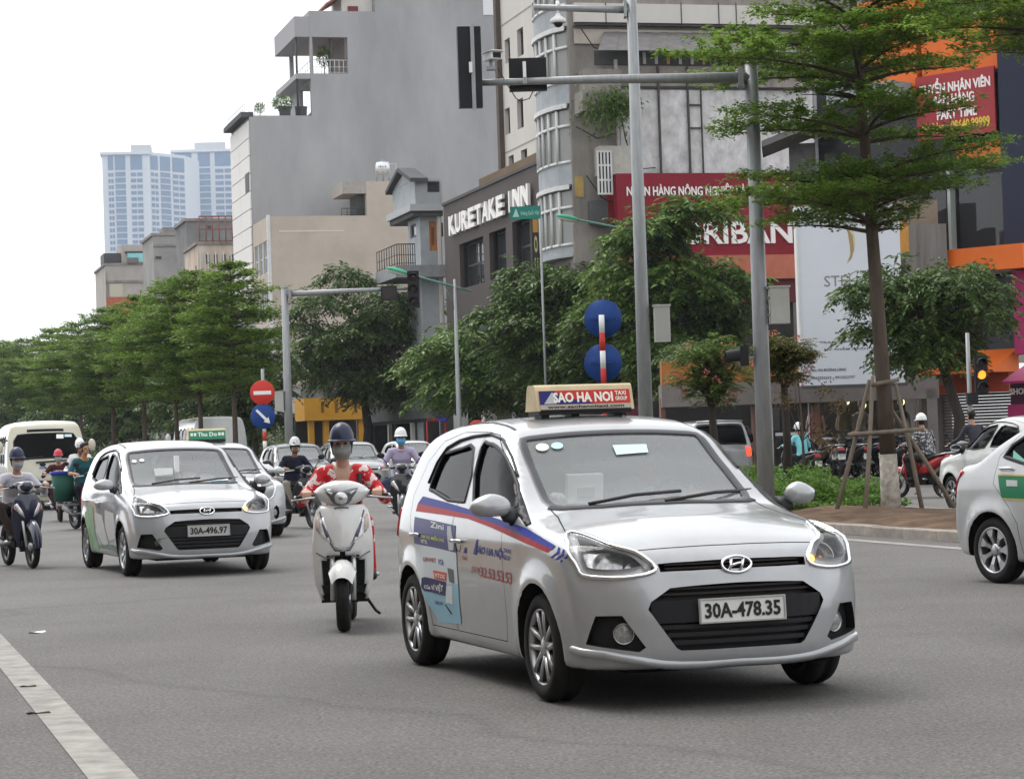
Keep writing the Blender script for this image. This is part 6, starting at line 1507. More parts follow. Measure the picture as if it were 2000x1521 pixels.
# wooden stakes round the near tree
st = thing('tree_stakes', 'four slanted wooden props lashed with cross bars round the planted tree', 'tree support', TAx)
tw = lambda px, py: rel(px, py, 35.5, TAx)
for (ax, ay), (bx, by), yy in (((1628, 1000), (1697, 742), -.25), ((1678, 1016), (1702, 735), -.55), ((1798, 1000), (1748, 750), -.2), ((1872, 1000), (1742, 800), .1)):
    q = MB(); a = tw(ax, ay); c = tw(bx, by); a.y = yy; a.z = min(a.z, .12); c.y = yy*.25; q.tube([a, a.lerp(c, .5)+V((.01, 0, .0)), c], [.036, .033, .028], WOOD, 8); q.build('stake', st)
for (ax, ay), (bx, by), y0 in (((1650, 849), (1798, 838), -.34), ((1698, 752), (1752, 742), -.2), ((1660, 846), (1700, 850), -.2)):
    q = MB(); a = tw(ax, ay); c = tw(bx, by); a.y = y0; c.y = y0*.8; q.tube([a, c], [.032, .030], WOOD, 8); q.build('cross_bar', st)
# row on the far median
vd = [('v1', 8.2, 11, LT), ('v2', 8.9, 12, LT2), ('v3', 8.0, 13, LT)]; protos = []
def rowtiers(H, R, seed):
    rd = random.Random(seed); z = 3.6; o = []
    while z < H-.2:
        f = (z-3.4)/(H-3.4); rr = R*(.62+.55*f if f < .45 else 1.1*(1-f)**.62+.10); o.append((z, rr*rd.uniform(.82, 1.12))); z += rd.uniform(.28, .40)
    return o
spots = [(460, 82, 8.1, 2.3), (393, 91, 8.5, 2.7), (346, 98, 8.6, 2.8), (283, 111, 9.0, 3.0), (222, 125, 9.3, 3.0), (160, 145, 9.7, 3.2), (108, 166, 10.6, 3.3), (58, 192, 11.2, 3.5), (12, 224, 12.6, 3.8), (-30, 262, 13, 4)]
tl = ['tiered tree on the far median just left of the no entry sign', 'tiered tree behind the green roof sign of the pale hatchback', 'tiered tree left of the green roof sign on the far median', 'fourth tiered tree from the no entry sign along the far median', 'fifth tiered tree from the no entry sign along the far median', 'tiered tree on the median just right of the cream bus roof', 'tiered tree above the cream bus on the far median', 'small looking tiered tree far behind the cream bus', 'farthest tiered tree at the left edge of the photo', 'tiered tree far back just outside the left edge']
for i, (px, d, H, R) in enumerate(spots):
    k = i % 3; o = base_at(px, d)
    if i < 3:
        t = thing('median_tree', tl[i], 'tree', o, 0, 'tiered trees along the far median'); NL += tiers(vd[k][0], H, rowtiers(H, R, 20+i), .11, .15, vd[k][3], t, per=8, dens=1.05, seed=30+i, nb=7); protos.append((t, H))
    else:
        t = dup(protos[k][0], None, None, tl[i]); t.location = o; s_ = H/protos[k][1]; t.scale = (s_*1.05, s_*1.05, s_); t.rotation_euler = (0, 0, i*1.3)
# dark broadleaf street trees
def broad(name, label, px, d, top_py, wpx, bot_py, seed, n, leaf=.22, mat=LB, fork=True, group='broadleaf street trees', tx=None, hang=.9, flat=1.):
    r = np.random.default_rng(seed); rd = random.Random(seed); o = base_at(tx or px, d); t = thing(name, label, 'tree', o, 0, group); k = FPX/d
    cx = (px-(tx or px))/k; zt = rel(px, top_py, d, o).z; zb = rel(px, bot_py, d, o).z; R = wpx/2/k; H = zt-zb; c = V((cx, 0, (zt+zb)/2))
    # clumps through an uneven ellipsoid
    cl = []
    for i in range(44):
        while True:
            p = V((rd.uniform(-1, 1), rd.uniform(-1, 1), rd.uniform(-1, 1)))
            if .25 < p.length < 1: break
        wz = 1-.25*max(0, -p.z)
        cl.append((V((c.x+p.x*R*.86*wz, p.y*R*.75*flat, c.z+p.z*H*.45)), rd.uniform(.22, .36)*R))
    q = MB(); tz = zb+H*.18; q.tube([(0, 0, 0), (.05*R, .03, tz*.5), (cx*.6, 0, tz)], [.16*R/3+.07, .13*R/3+.05, .10*R/3+.04], BARK2, 10)
    for p, rr in cl[:12]: 
        m_ = V((cx*.6, 0, tz)).lerp(p, .5)+V((0, 0, -.15)); q.tube([V((cx*.6, 0, tz)), m_, p], [.09, .05, .02], BARK2, 6, caps=False)
    q.build('trunk', t)
    ns = n//11; ci = r.integers(0, len(cl), ns); C = np.array([list(p) for p, _ in cl])[ci]; Rr = np.array([x for _, x in cl])[ci]
    v = r.normal(0, 1, (ns, 3)); v /= np.linalg.norm(v, axis=1, keepdims=True); v[:, 2] = np.abs(v[:, 2])*.8+v[:, 2]*.2
    sp0 = C+v*(Rr*r.uniform(.55, 1.15, ns)**.6)[:, None]*np.array([1, 1, .75])
    out = v+r.normal(0, .35, (ns, 3)); out[:, 2] = out[:, 2]*.4-hang*r.uniform(.1, .7, ns); out /= np.linalg.norm(out, axis=1, keepdims=True)
    m_ = 11; ii = np.repeat(np.arange(ns), m_); s_ = np.tile(np.arange(m_)/m_, ns); sd = np.tile(np.where(np.arange(m_) % 2 == 0, 1, -1), ns)
    lat = np.cross(out, np.array([0, 0, 1.])); lat /= np.maximum(np.linalg.norm(lat, axis=1, keepdims=True), 1e-6)
    Ls = leaf*r.uniform(1.8, 3.0, ns)
    bp = sp0[ii]+out[ii]*(s_*Ls[ii])[:, None]-np.array([0, 0, 1])*(s_**2*Ls[ii]*.35)[:, None]
    dn = out[ii]*.55+lat[ii]*sd[:, None]*.8+r.normal(0, .18, (len(ii), 3)); dn[:, 2] -= .25*hang
    up = np.stack([r.normal(0, .3, len(ii)), r.normal(0, .3, len(ii)), np.ones(len(ii))], 1)
    L_ = leaf*r.uniform(.7, 1.15, len(ii)); leaves('crown', bp, dn, up, L_, L_*.40, mat, t)
    return t
LB2 = leafmat('leaf broad fresh', (.088, .155, .030), trans=.35)
broad('street_tree', 'wide dark broadleaf tree in front of the beige wall and yellow shop', 712, 122, 524, 330, 810, 41, 34000, .31)
broad('street_tree', 'low broadleaf tree in front of the brown hotel', 925, 102, 645, 310, 820, 42, 24000, .32, LB2)
broad('street_tree', 'broadleaf tree at the foot of the bay window house', 1100, 93, 495, 300, 800, 43, 28000, .31)
broad('street_tree', 'big round broadleaf tree hiding the bank sign', 1343, 84, 380, 340, 800, 44, 34000, .31, LB2)
broad('street_tree', 'low broadleaf tree filling the gap behind the two blue round signs', 1215, 88, 560, 230, 800, 51, 18000, .30)
broad('street_tree', 'shrubby dark tree below the big round tree before the coral shop', 1405, 76, 650, 250, 850, 52, 24000, .18)
broad('street_tree', 'broadleaf tree with curved trunk before the orange shop', 1822, 57, 500, 330, 735, 45, 17000, .19, LB, tx=1868)
broad('street_tree', 'dark tree behind the no entry sign', 495, 116, 630, 170, 860, 46, 16000, .26)
broad('street_tree', 'dark tree beneath the tiered trees behind the white van', 390, 135, 720, 200, 870, 47, 14000, .3)
broad('street_tree', 'dark tree between the bus and the pale hatchback', 240, 160, 740, 220, 880, 48, 14000, .34)
broad('street_tree', 'dark broad tree seen under the tiered trees left of the no entry sign', 445, 128, 735, 170, 900, 53, 13000, .32)
broad('street_tree', 'dark broad tree behind the bus roof and the red helmeted rider', 160, 178, 745, 230, 905, 54, 13000, .38)
broad('street_tree', 'tall dark tree at the far left edge behind the bus', 0, 250, 655, 130, 900, 49, 12000, .5, LY)
broad('street_tree', 'dark tree far behind the bus on the left', 70, 215, 720, 200, 895, 50, 12000, .45)
# crape myrtles with pink flowers
def myrtle(label, px, d, top, bot, wpx, seed, mix_):
    t = broad('crape_myrtle', label, px, d, top, wpx, bot, seed, 9000, .085, LB2, group='pink flowering shrubs on the median', hang=.2)
    cr = [o for o in kids(t) if o.name.startswith('crown')][0]; me = cr.data; me.materials.append(LBR); n = len(me.polygons); r = np.random.default_rng(seed); me.polygons.foreach_set('material_index', (r.random(n) < mix_).astype(np.int32))
    pk = leafmat('petal pink', (.50, .16, .12), trans=.3); zz = [rel(px, y, d, t.location).z for y in (top, bot)]; R = wpx/2/(FPX/d); q = r.normal(0, 1, (26, 3)); q /= np.linalg.norm(q, axis=1, keepdims=True); q = q*np.array([R, R, (zz[0]-zz[1])/2])*.95+np.array([0, 0, (zz[0]+zz[1])/2])
    b = np.repeat(q, 14, 0)+r.normal(0, .035, (26*14, 3)); dd = r.normal(0, 1, (len(b), 3)); leaves('blossom', b, dd, r.normal(0, 1, (len(b), 3)), np.full(len(b), .04), np.full(len(b), .035), pk, t)
myrtle('pink flowering shrub between the two grey poles', 1392, 43.5, 655, 800, 150, 61, .12); myrtle('bronze leaved flowering shrub right of the signal pole', 1535, 40.5, 645, 760, 120, 62, .6)
# thin young tree in front of the shop window
yt = thing('young_tree', 'thin young tree with sparse bronze leaves before the shop front', 'tree', base_at(1566, 40)); q = MB(); zz = rel(1566, 740, 40, yt.location).z; q.tube([(0, 0, 0), (.02, 0, 1.), (-.02, 0, zz)], [.03, .025, .012], BARK, 7)
for x, y in ((1612, 760), (1640, 790), (1535, 780), (1550, 735)): q.tube([(0, 0, 1.2), rel(x, y, 40, yt.location)], [.012, .005], BARK, 5)
q.build('trunk', yt); bb_ = np.array([list(rel(x+random.gauss(0, 9), y+random.gauss(0, 9), 40, yt.location)+V((0, random.gauss(0, .2), 0))) for x, y in [(1612, 762), (1640, 790), (1535, 780), (1550, 738), (1600, 850), (1618, 870)] for _ in range(70)])
leaves('crown', bb_, rng.normal(0, 1, bb_.shape), rng.normal(0, 1, bb_.shape)+np.array([0, 0, 1.]), np.full(len(bb_), .07), np.full(len(bb_), .03), LBR, yt)
# low planting on the near median and hedges further back
def bed(name, label, u0, u1, v0, v1, h, n, leaf, m, seed, base=.12):
    r = np.random.default_rng(seed); u = r.uniform(u0, u1, n); v = r.uniform(v0, v1, n); hh = h*(.55+.45*np.sin(u*3.1+seed)*np.sin(v*4.3))*np.clip(8*np.minimum((u-u0)/(u1-u0), (u1-u)/(u1-u0)), .35, 1)
    z = base+np.maximum(.03, hh*r.uniform(.2, 1.1, n)); b = u[:, None]*np.array(S)+v[:, None]*np.array(N); b[:, 2] = z
    az = r.uniform(0, 2*math.pi, n); el = r.uniform(-.2, 1., n); d = np.stack([np.cos(az)*np.cos(el), np.sin(az)*np.cos(el), np.sin(el)], 1)
    o = leaves(name, b, d, r.normal(0, .4, (n, 3))+np.array([0, 0, 1.]), leaf*r.uniform(.6, 1.2, n), leaf*.5*r.uniform(.7, 1.2, n), m); return tag(o, label, 'plants', kind='stuff')
bed('ground_cover', 'leafy green ground cover round the planted tree on the median', 33.9, 41.5, 13.4, 15.5, .66, 30000, .085, leafmat('leaf cover', (.10, .20, .03), trans=.4), 71)
bed('hedge', 'low dark shrubs along the far median', 74, 240, 11.2, 13.4, 1.5, 52000, .17, LB, 72); 
bed('hedge', 'dark shrubs along the far pavement', 130, 300, 25.0, 26.8, 3.2, 26000, .25, LB, 73)
# roof terrace plants on the grey building
def shrub(label, p, h, w_, seed, n=900, leaf=.16, m=LB2):
    t = thing('potted_shrub', label, 'plant', p, 0, 'shrubs on the roof terraces'); r = np.random.default_rng(seed); q = MB(); q.tube([(0, 0, 0), (.05, 0, h*.4)], [.05, .03], BARK2, 6)
    for k in range(6): a = k*1.1; q.tube([(0.05, 0, h*.35), (w_*.35*math.cos(a), w_*.35*math.sin(a), h*.8)], [.025, .01], BARK2, 5)
    q.build('stem', t); b = r.normal(0, 1, (n, 3)); b /= np.linalg.norm(b, axis=1, keepdims=True); b *= r.uniform(.3, 1, (n, 1))**.5*np.array([w_/2, w_/2, h*.38]); b[:, 2] += h*.62
    leaves('foliage', b, r.normal(0, 1, (n, 3)), r.normal(0, .5, (n, 3))+np.array([0, 0, 1.]), np.full(n, leaf), np.full(n, leaf*.5), m, t); return t
shrub('bushy shrub on the roof terrace of the grey building', TERR[0], 1.7, 1.6, 81); shrub('small thin shrub at the terrace corner of the grey building', TERR[1], 1.1, .8, 82, 260); shrub('shrub in the corner loggia of the grey building', TERR[3], 2.3, 1.2, 83, 700)
pu = U(1117, 300, VB); s = FU(pu)
for (px, py, w_, nn) in ((1165, 225, 1.5, 900), (1195, 210, .9, 400)):
    a, c = s.px(px, py); t = thing('wall_plant', ('leafy plant hanging from the concrete ledge of the old house' if px == 1165 else 'small plant on the ledge beside the pole on the old house'), 'plant', s.p(a, c, 1.5)); b = rng.normal(0, 1, (nn, 3))*np.array([w_*.33, .2, w_*.28])
    dd = rng.normal(0, 1, (nn, 3)); dd[:, 2] -= .8; leaves('foliage', b, dd, rng.normal(0, .5, (nn, 3))+np.array([0, 0, 1.]), np.full(nn, .22), np.full(nn, .07), LB2, t)
# ---------------------------------------------------------------- other vehicles
SILVER2 = paint('pale silver paint', (.43, .435, .44)); WHITEPT = paint('white paint', (.58, .58, .575), metal=0); BLACKPT = paint('black paint', (.02, .02, .022), metal=.2); GREYPT = paint('grey paint', (.22, .225, .23)); CREAMPT = paint('cream paint', (.44, .42, .33), metal=0)
carB = thing('taxi', 'silver hatchback taxi with worn green door print and plate 30A-496.97', 'car', (PB[0], PB[1], 0), PB[2]); makehatch(carB, SILVER, 'cover', foglamp=False)
proto_h = carB
bgc = [('dark hatchback waiting behind the man in the navy shirt', 592, 63, -1.3, BLACKPT), ('grey hatchback waiting behind the woman in red', 700, 66, -1.32, GREYPT), ('white hatchback far behind the man in the lilac shirt', 822, 84, -1.25, WHITEPT)]
for lab, px, d, a, m in bgc:
    c_ = dup(proto_h, None, {SILVER: m}, lab); c_.location = base_at(px, d); c_.rotation_euler = (0, 0, a); c_.name = 'hatchback'; c_['group'] = 'cars waiting in the background'
# white car beyond the median heading away
cE = dup(proto_h, None, {SILVER: WHITEPT}, 'white car with black mirror driving away beyond the median'); cE.name = 'hatchback'; aE = 1.834; p = base_at(1862, 38.5); off = Matrix.Rotation(aE, 3, 'Z') @ V((0, .74, 0)); cE.location = p-off; cE.rotation_euler = (0, 0, aE)
for o in kids(cE):
    if o.name.startswith('door_mirror'):
        o.data = o.data.copy(); o.data.materials.clear(); o.data.materials.append(DARKPL)
TBm = Tracer(HS, PB)
plate(carB, (pf.x+.012, 0, _pz+.01), (1, 0, .06), '30A-496.97', M('number plate dull', (.42, .42, .40), rough=.5, var=.1))
GRN = M('print green worn', (.12, .26, .10), rough=.5, var=.45, scale=9, dirt=(.30, .34, .29)); PALE = M('print grey white', (.48, .49, .48), rough=.4, var=.15, scale=6)
sticker(TBm, [(170, 984), (182, 990), (186, 1040), (196, 1075), (184, 1074), (172, 1040), (166, 1010)], GRN, carB, HS, name='door_print'); sticker(TBm, [(186, 1000), (200, 1006), (212, 1060), (205, 1068), (190, 1040)], PALE, carB, HS, name='door_print'); sticker(TBm, [(205, 995), (222, 1002), (226, 1050), (214, 1056), (206, 1030)], M('print silver', (.5, .5, .5), rough=.3), carB, HS, name='door_print')
sticker(TBm, [(190, 1068), (230, 1073), (230, 1086), (190, 1080)], M('print dull green', (.14, .20, .15), rough=.5, var=.3, scale=6), carB, HS, name='sill_print')
for (x, y, rx, ry), nm in (((262, 901, 5, 3), 'a'), ((277, 899, 5, 3), 'b')): sticker(TBm, [(x+rx*math.cos(t), y+ry*math.sin(t)) for t in np.linspace(0, 2*math.pi, 11)[:-1]], M('sticker white', (.8, .8, .76)), carB, HS, .004)
sticker(TBm, [(412, 936), (445, 934), (446, 938), (413, 940)], M('sticker ice', (.55, .70, .78)), carB, HS, .004)
bx = MB(); p = TBm.plane(345, 915, 0, -.62); bx.box(p+V((0, 0, .02)), (.06, .05, .26), WHITEP); bx.box(p+V((.02, -.16, -.04)), (.1, .2, .10), M('paper box', (.62, .70, .64))); bx.build('dashboard_box', carB)
c = V((0, 0, 0))
for q_ in HEADL[10:15]: c += q_
c /= 5; c.y = -c.y; ind = MB(); ind.ell(c-V((.012, 0, 0)), (.03, .034, .03), AMBER, 12); ind.build('indicator', carB)
# round lamped white hatchback behind it, with the green roof sign
aC = -1.23; g = G(540, 1046); pC = g-Matrix.Rotation(aC, 3, 'Z') @ V((0, .74, 0)); PC = (pC.x, pC.y, aC); TC = Tracer(HS, PC)
HC = mirror(sm([TC.t(522+15*math.cos(t), 955+21*math.sin(t)) for t in np.linspace(0, 2*math.pi, 9)[:-1]], 2)); FC = mirror([TC.t(540+6*math.cos(t), 1000+14*math.sin(t)) for t in np.linspace(0, 2*math.pi, 9)[:-1]])
carC = thing('taxi', 'white round lamped hatchback taxi with green roof sign half hidden behind the silver one', 'car', (PC[0], PC[1], 0), aC); makehatch(carC, SILVER2, 'cover', HEADL=HC, FOG=FC, emb=False)
sg = MB(); x0 = -1.55; sg.prism([V((x0+a, -.31, b)) for a, b in ((.10, 1.55), (.07, 1.70), (.04, 1.73), (-.05, 1.73), (-.10, 1.55))], (0, .62, 0), M('sign cream', (.62, .55, .38))); sC = sg.build('roof_sign', carC)
fr = Frame(V((x0+.102, 0, 1.552)), (0, 1, 0), V((-.03, 0, .15)).normalized()); q = MB(); fr.box(q, -.30, .30, .005, .145, 0, .005, M('sign green', (.03, .24, .12), rough=.4)); q.build('sign_panel', sC); lettering(fr, 'Thu Do', -.16, .16, .05, .12, WHITEP, sC, .006, .004, .03)
for x in (-.255, -.20, .20, .255): q = MB(); fr.box(q, x-.02, x+.02, .06, .11, .005, .009, WHITEP); q.build('sign_mark', sC)
q = MB(); q.box((x0, 0, 1.53), (.2, .6, .05), DARKPL); q.build('sign_bracket', sC)
bus_ = None
# generic shell for the other cars
def simplecar(root, shape, pm, lo, hi, core, wins, cabin, style, axles, track, extras=None, res=(70, 30, 30), pockets=(), doors=()):
    global root_surf, LO, HI
    v, f = shrinkshape(lambda p: shape.F(p), lo, hi, res, core[0], core[1]); sf = Surf(v, f); sv = (root_surf, LO, HI); root_surf, LO, HI = sf, lo, hi
    sd = lambda pts: [sf.b.ray_cast(V((x, -3, z)), V((0, 1, 0)))[0] for x, z in pts]
    W_ = []
    for kind, pts in wins:
        if kind == 'side': P_ = sm(sd(pts), 2); W_ += [('window', P_), ('window', mirror(P_))]
        elif kind == 'front': W_.append(('windscreen', [sf.b.ray_cast(V((4, y, z)), V((-1, 0, 0)))[0] for y, z in pts]))
        else: W_.append(('rear_window', [sf.b.ray_cast(V((-9, y, z)), V((1, 0, 0)))[0] for y, z in pts]))
    body, dl = shell('body', shape, v, f, pm, root, True, list(pockets), [p for _, p in W_], cabin, list(doors), shape.hw)
    for nm, P_ in W_:
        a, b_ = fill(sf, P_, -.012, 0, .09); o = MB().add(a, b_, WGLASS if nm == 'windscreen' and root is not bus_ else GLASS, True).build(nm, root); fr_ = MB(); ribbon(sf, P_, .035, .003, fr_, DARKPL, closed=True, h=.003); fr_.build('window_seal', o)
    for ax in axles:
        for s in (-1, 1): wheelparts(root, (ax, s*(track-.08), shape.wr), s, style, rad=shape.wr)
    u = MB(); u.box(((lo[0]+hi[0])/2, 0, .27), ((hi[0]-lo[0])*.72, shape.hw*1.3, .12), GAP); u.build('underbody', root)
    root_surf, LO, HI = sv
    return sf, dl
SEDAN = CarShape(top=[(-3.30, .98), (-3.20, 1.04), (-2.9, 1.075), (-2.72, 1.10), (-2.45, 1.24), (-2.05, 1.41), (-1.75, 1.485), (-1.35, 1.485), (-1.12, 1.455), (-.75, 1.24), (-.36, 1.03), (-.15, .985), (.2, .93), (.5, .855), (.68, .765), (.80, .66)],
    bot=[(-3.2, .32), (-2.9, .24), (-2.0, .19), (-.4, .19), (.3, .2), (.8, .21)], sect=HATCH_SECT if False else [(.1, .74), (.22, .785), (.35, .80), (.5, .815), (.68, .822), (.80, .822), (.90, .81), (1.0, .78), (1.15, .725), (1.3, .665), (1.45, .585), (1.55, .52)],
    nose=[(.15, .70), (.22, .765), (.30, .785), (.45, .79), (.56, .775), (.66, .745), (.74, .71), (.85, .68), (1.5, .6)], tail=[(.15, -2.98), (.3, -3.06), (.5, -3.10), (.62, -3.09), (.9, -3.05), (1.03, -3.0), (1.5, -2.8)],
    plan=[(-3.3, .93), (-2.7, .985), (-1.5, 1.), (-.3, 1.), (.2, .99), (.8, .93)], axles=(0, -2.425), halfw=.83, wr=.285)
aD = -1.10; g = G(1953, 1138); pD = g-Matrix.Rotation(aD, 3, 'Z') @ V((-2.425, -.74, 0)); PD = (pD.x, pD.y, aD)
carD = thing('taxi', 'silver sedan taxi with green door print entering from the right edge', 'car', (PD[0], PD[1], 0), aD)
SDW = [(-2.30, 1.09), (-1.56, 1.02), (-1.50, 1.38), (-1.72, 1.40), (-2.02, 1.29)]; SDF = [(-1.46, .985), (-.72, 1.0), (-.9, 1.16), (-1.15, 1.34), (-1.42, 1.385)]
sfD, dlD = simplecar(carD, SEDAN, SILVER2, (-3.5, -1.1, -.1), (1.1, 1.1, 1.8), ((-2.7, -.35, .5), (.25, .35, .62)), [('side', SDW), ('side', SDF), ('front', [(-.55, 1.05), (.55, 1.05), (.47, 1.40), (-.47, 1.40)]), ('back', [(-.5, 1.14), (.5, 1.14), (.46, 1.36), (-.46, 1.36)])], (-2.55, lambda z: -.18-(z-.6)*.25, ((-2.2, -.3, .75), (-.9, .3, 1.0))), 'cover', (0, -2.425), .80,
    doors=[DOORF, [(-1.535, .27), (-1.515, 1.0), (-1.45, 1.42), (-1.9, 1.41), (-2.15, 1.29), (-2.36, 1.1), (-2.38, .86), (-2.17, .66), (-2.07, .52), (-2.02, .27)]])
TD = Tracer(sfD, PD)
for i, (d, s, p) in enumerate(dlD): handle(d, TD.t(1968, 911).x if i in (1, 3) else -1.32, TD.t(1968, 911).z, s, sfD)
P3 = sm([sfD.near(p)[0] for p in ((-3.06, -.66, .97), (-2.83, -.83, .99), (-2.90, -.83, .90), (-2.99, -.80, .76), (-3.1, -.68, .80))], 2)
for s in (-1, 1):
    q = MB(); v, f = fill(sfD, P3 if s < 0 else mirror(P3), .012, .014, .04); q.add(v, f, REDL, True); q.build('tail_light', carD)
GT1 = M('print sea green', (.16, .42, .32), rough=.45, var=.1, scale=5); GT2 = M('print deep green', (.012, .17, .075), rough=.45)
sticker(TD, [(1911, 882), (1980, 879), (1979, 895), (1906, 897)], GT1, carD, sfD, name='green_print'); 
pr = sticker(TD, [(1950, 929), (2050, 931), (2050, 978), (1957, 973)], GT2, carD, sfD, name='door_print'); GLD = M('print gold line', (.5, .38, .08))
sticker(TD, [(1950, 926), (2050, 928), (2050, 931), (1950, 929)], GLD, pr, sfD, .006, 'print_edge'); sticker(TD, [(1957, 972), (2050, 977), (2050, 980), (1958, 975)], GLD, pr, sfD, .006, 'print_edge'); sticker(TD, [(1966, 937), (1988, 938), (1988, 950), (1967, 949)], PALE, pr, sfD, .006, 'print_block')
carF = dup(carD, None, None, 'silver car at the extreme right edge, only its tail showing'); carF.name = 'sedan'; kF = G(1990, 1215); aF = -1.02
carF.rotation_euler = (0, 0, aF); carF.location = P(1993, 1180, 15.6)*1.0; carF.location.z = 0; carF.location = carF.location-Matrix.Rotation(aF, 3, 'Z') @ V((-3.02, -.78, 0))
# people carrier seen from behind
SUV = CarShape(top=[(-3.75, 1.2), (-3.62, 1.35), (-3.45, 1.66), (-3.2, 1.70), (-2., 1.74), (-1.2, 1.70), (-.3, 1.15), (.3, 1.05), (.75, .9), (.9, .75)], bot=[(-3.7, .35), (-2.9, .26), (.8, .24)], sect=[(.1, .8), (.3, .86), (.6, .885), (.9, .88), (1.1, .85), (1.4, .77), (1.75, .66)],
    nose=[(.2, .80), (.4, .86), (.6, .86), (.8, .8), (1.2, .7)], tail=[(.2, -3.62), (.5, -3.70), (.9, -3.70), (1.1, -3.66), (1.6, -3.45), (1.75, -3.2)], plan=[(-3.8, .94), (-3, .99), (0, 1), (.9, .92)], axles=(0, -2.75), halfw=.88, wr=.32)
carG = thing('people_carrier', 'silver people carrier with lit red tail lamp seen from behind past the taxi windscreen', 'car', base_at(1410, 61)-Matrix.Rotation(1.74, 3, 'Z') @ V((-3.7, 0, 0)), 1.74)
sfG, _ = simplecar(carG, SUV, GREYPT, (-4.0, -1.2, -.1), (1.3, 1.2, 2.0), ((-3.3, -.4, .55), (.3, .4, .7)), [('back', [(-.68, 1.08), (.68, 1.08), (.60, 1.56), (-.60, 1.56)]), ('side', [(-3.3, 1.1), (-.7, 1.1), (-1.2, 1.5), (-3.2, 1.52)])], (-3.4, lambda z: -.2-(z-.6)*.3, ((-3.0, -.3, .8), (-.9, .3, 1.1))), 'cover', (0, -2.75), .84, res=(60, 28, 28))
for s in (-1, 1):
    q = MB(); pts = [sfG.near((-3.75, s*y, z))[0] for y, z in ((.68, 1.05), (.86, 1.05), (.88, .78), (.72, .76))]; v, f = fill(sfG, pts, .014, .016, .06); q.add(v, f, REDON if s < 0 else REDL, True); q.build('tail_light', carG)
q = MB(); pts = [(-.62, 1.66), (.62, 1.66)]; q.tube([(-3.46, -.6, 1.68), (-3.5, 0, 1.70), (-3.46, .6, 1.68)], [(.03, .10)]*3, GREYPT, 8, flat=(0, 0, 1)); q.build('spoiler', carG); q = MB(); q.tube([(-3.70, -.1, 1.1), (-3.62, .25, 1.24)], .012, DARKPL, 5); q.build('rear_wiper', carG)
# minibus
BUS = CarShape(top=[(-5.6, 2.15), (-5.4, 2.25), (-4, 2.30), (-.5, 2.29), (.1, 2.27), (.45, 2.18), (.62, 1.95), (.9, 1.3), (1.0, 1.0)], bot=[(-5.6, .35), (.5, .28), (.95, .22)], sect=[(.1, .95), (.4, 1.0), (1.0, 1.01), (1.35, 1.0), (1.8, .955), (2.1, .88), (2.35, .72)],
    nose=[(.15, .95), (.4, 1.0), (.8, 1.0), (1.05, .96), (1.4, .86), (1.8, .66), (2.1, .5), (2.4, .2)], tail=[(.2, -5.5), (1, -5.6), (2.4, -5.4)], plan=[(-5.6, .97), (0, 1), (1, .97)], axles=(0, -3.4), halfw=1.01, wr=.36); BUS.nc = .22; BUS.tc = .15; BUS.crown = .06
aBus = -1.307; bus = thing('minibus', 'cream minibus facing the camera behind the riders on the left', 'bus', base_at(86, 61), aBus); bus_ = bus; PBUS = (bus.location.x, bus.location.y, aBus)
PLo, PHi = (-6, -1.4, -.1), (1.5, 1.4, 2.7)
vB_, fB_ = shrinkshape(lambda p: BUS.F(p), PLo, PHi, (80, 30, 36), (-5, -.6, .7), (.3, .6, 1.7)); sB = Surf(vB_, fB_); TBU = Tracer(sB, PBUS)
zb_ = lambda y: TBU.t(90, y).z
WB = [(-.80, zb_(897)), (.80, zb_(897)), (.80, zb_(860)), (.70, zb_(848)), (-.70, zb_(848)), (-.80, zb_(860))]
sfB, _ = simplecar(bus, BUS, CREAMPT, PLo, PHi, ((-5, -.6, .7), (.3, .6, 1.7)), [('front', WB)]+[('side', [(-.15-k*1.05-.9, 1.25), (-.15-k*1.05, 1.25), (-.15-k*1.05, 1.85), (-.15-k*1.05-.9, 1.85)]) for k in range(5)], (-5.3, lambda z: .30-(z-.9)*.25, ((-4.6, -.5, 1.0), (-.6, .5, 1.6))), 'steel', (0, -3.4), .9, res=(80, 30, 36))
fb = lambda y, z: sfB.b.ray_cast(V((4, y, z)), V((-1, 0, 0)))[0] or sfB.near((.95, y, z))[0]
def bpat(nm, y0, y1, z0, z1, m, off=.006, dep=.02):
    v, f = fill(sfB, [fb(y0, z0), fb(y1, z0), fb(y1, z1), fb(y0, z1)], off, dep, .1); return MB().add(v, f, m, True).build(nm, bus)
bpat('roof_vent', -.46, .46, zb_(843), zb_(838), GAP); bpat('grille', -.62, .62, zb_(948), zb_(938), DARKPL); bpat('bumper', -.86, .86, zb_(978), zb_(956), M('bumper dark', (.05, .05, .048), rough=.5), .03, .04); bpat('bumper_trim', -.8, .8, zb_(951), zb_(949), CHROME, .012); bpat('lower_panel', -.9, .9, zb_(992), zb_(984), WHITEPT, .01); bpat('number_plate', -.20, .20, zb_(968), zb_(957), PALE, .04)
for s in (-1, 1): bpat('headlight', s*.84, s*.62, zb_(949), zb_(934), REFLECT, .012)
for x, y0, y1, m in ((117, 848, 856, WHITEP), (133, 848, 853, M('sticker ice', (.55, .70, .78)))):
    v, f = fill(sfB, TBU.many([(x-7, y1), (x+7, y1), (x+7, y0), (x-7, y0)]), .004, 0, .1); MB().add(v, f, m).build('sticker', bus)
for a_, b_ in (((30, 900), (85, 892)), ((70, 903), (130, 899))):
    q = MB(); p0, p1 = TBU.t(*a_), TBU.t(*b_); q.tube([p0+V((.04, 0, 0)), p1+V((.05, 0, .01))], .02, DARKPL, 6); q.build('wiper', bus)
bpat('badge', -.2, -.02, zb_(915), zb_(911), M('badge blue', (.15, .2, .45)), .008)
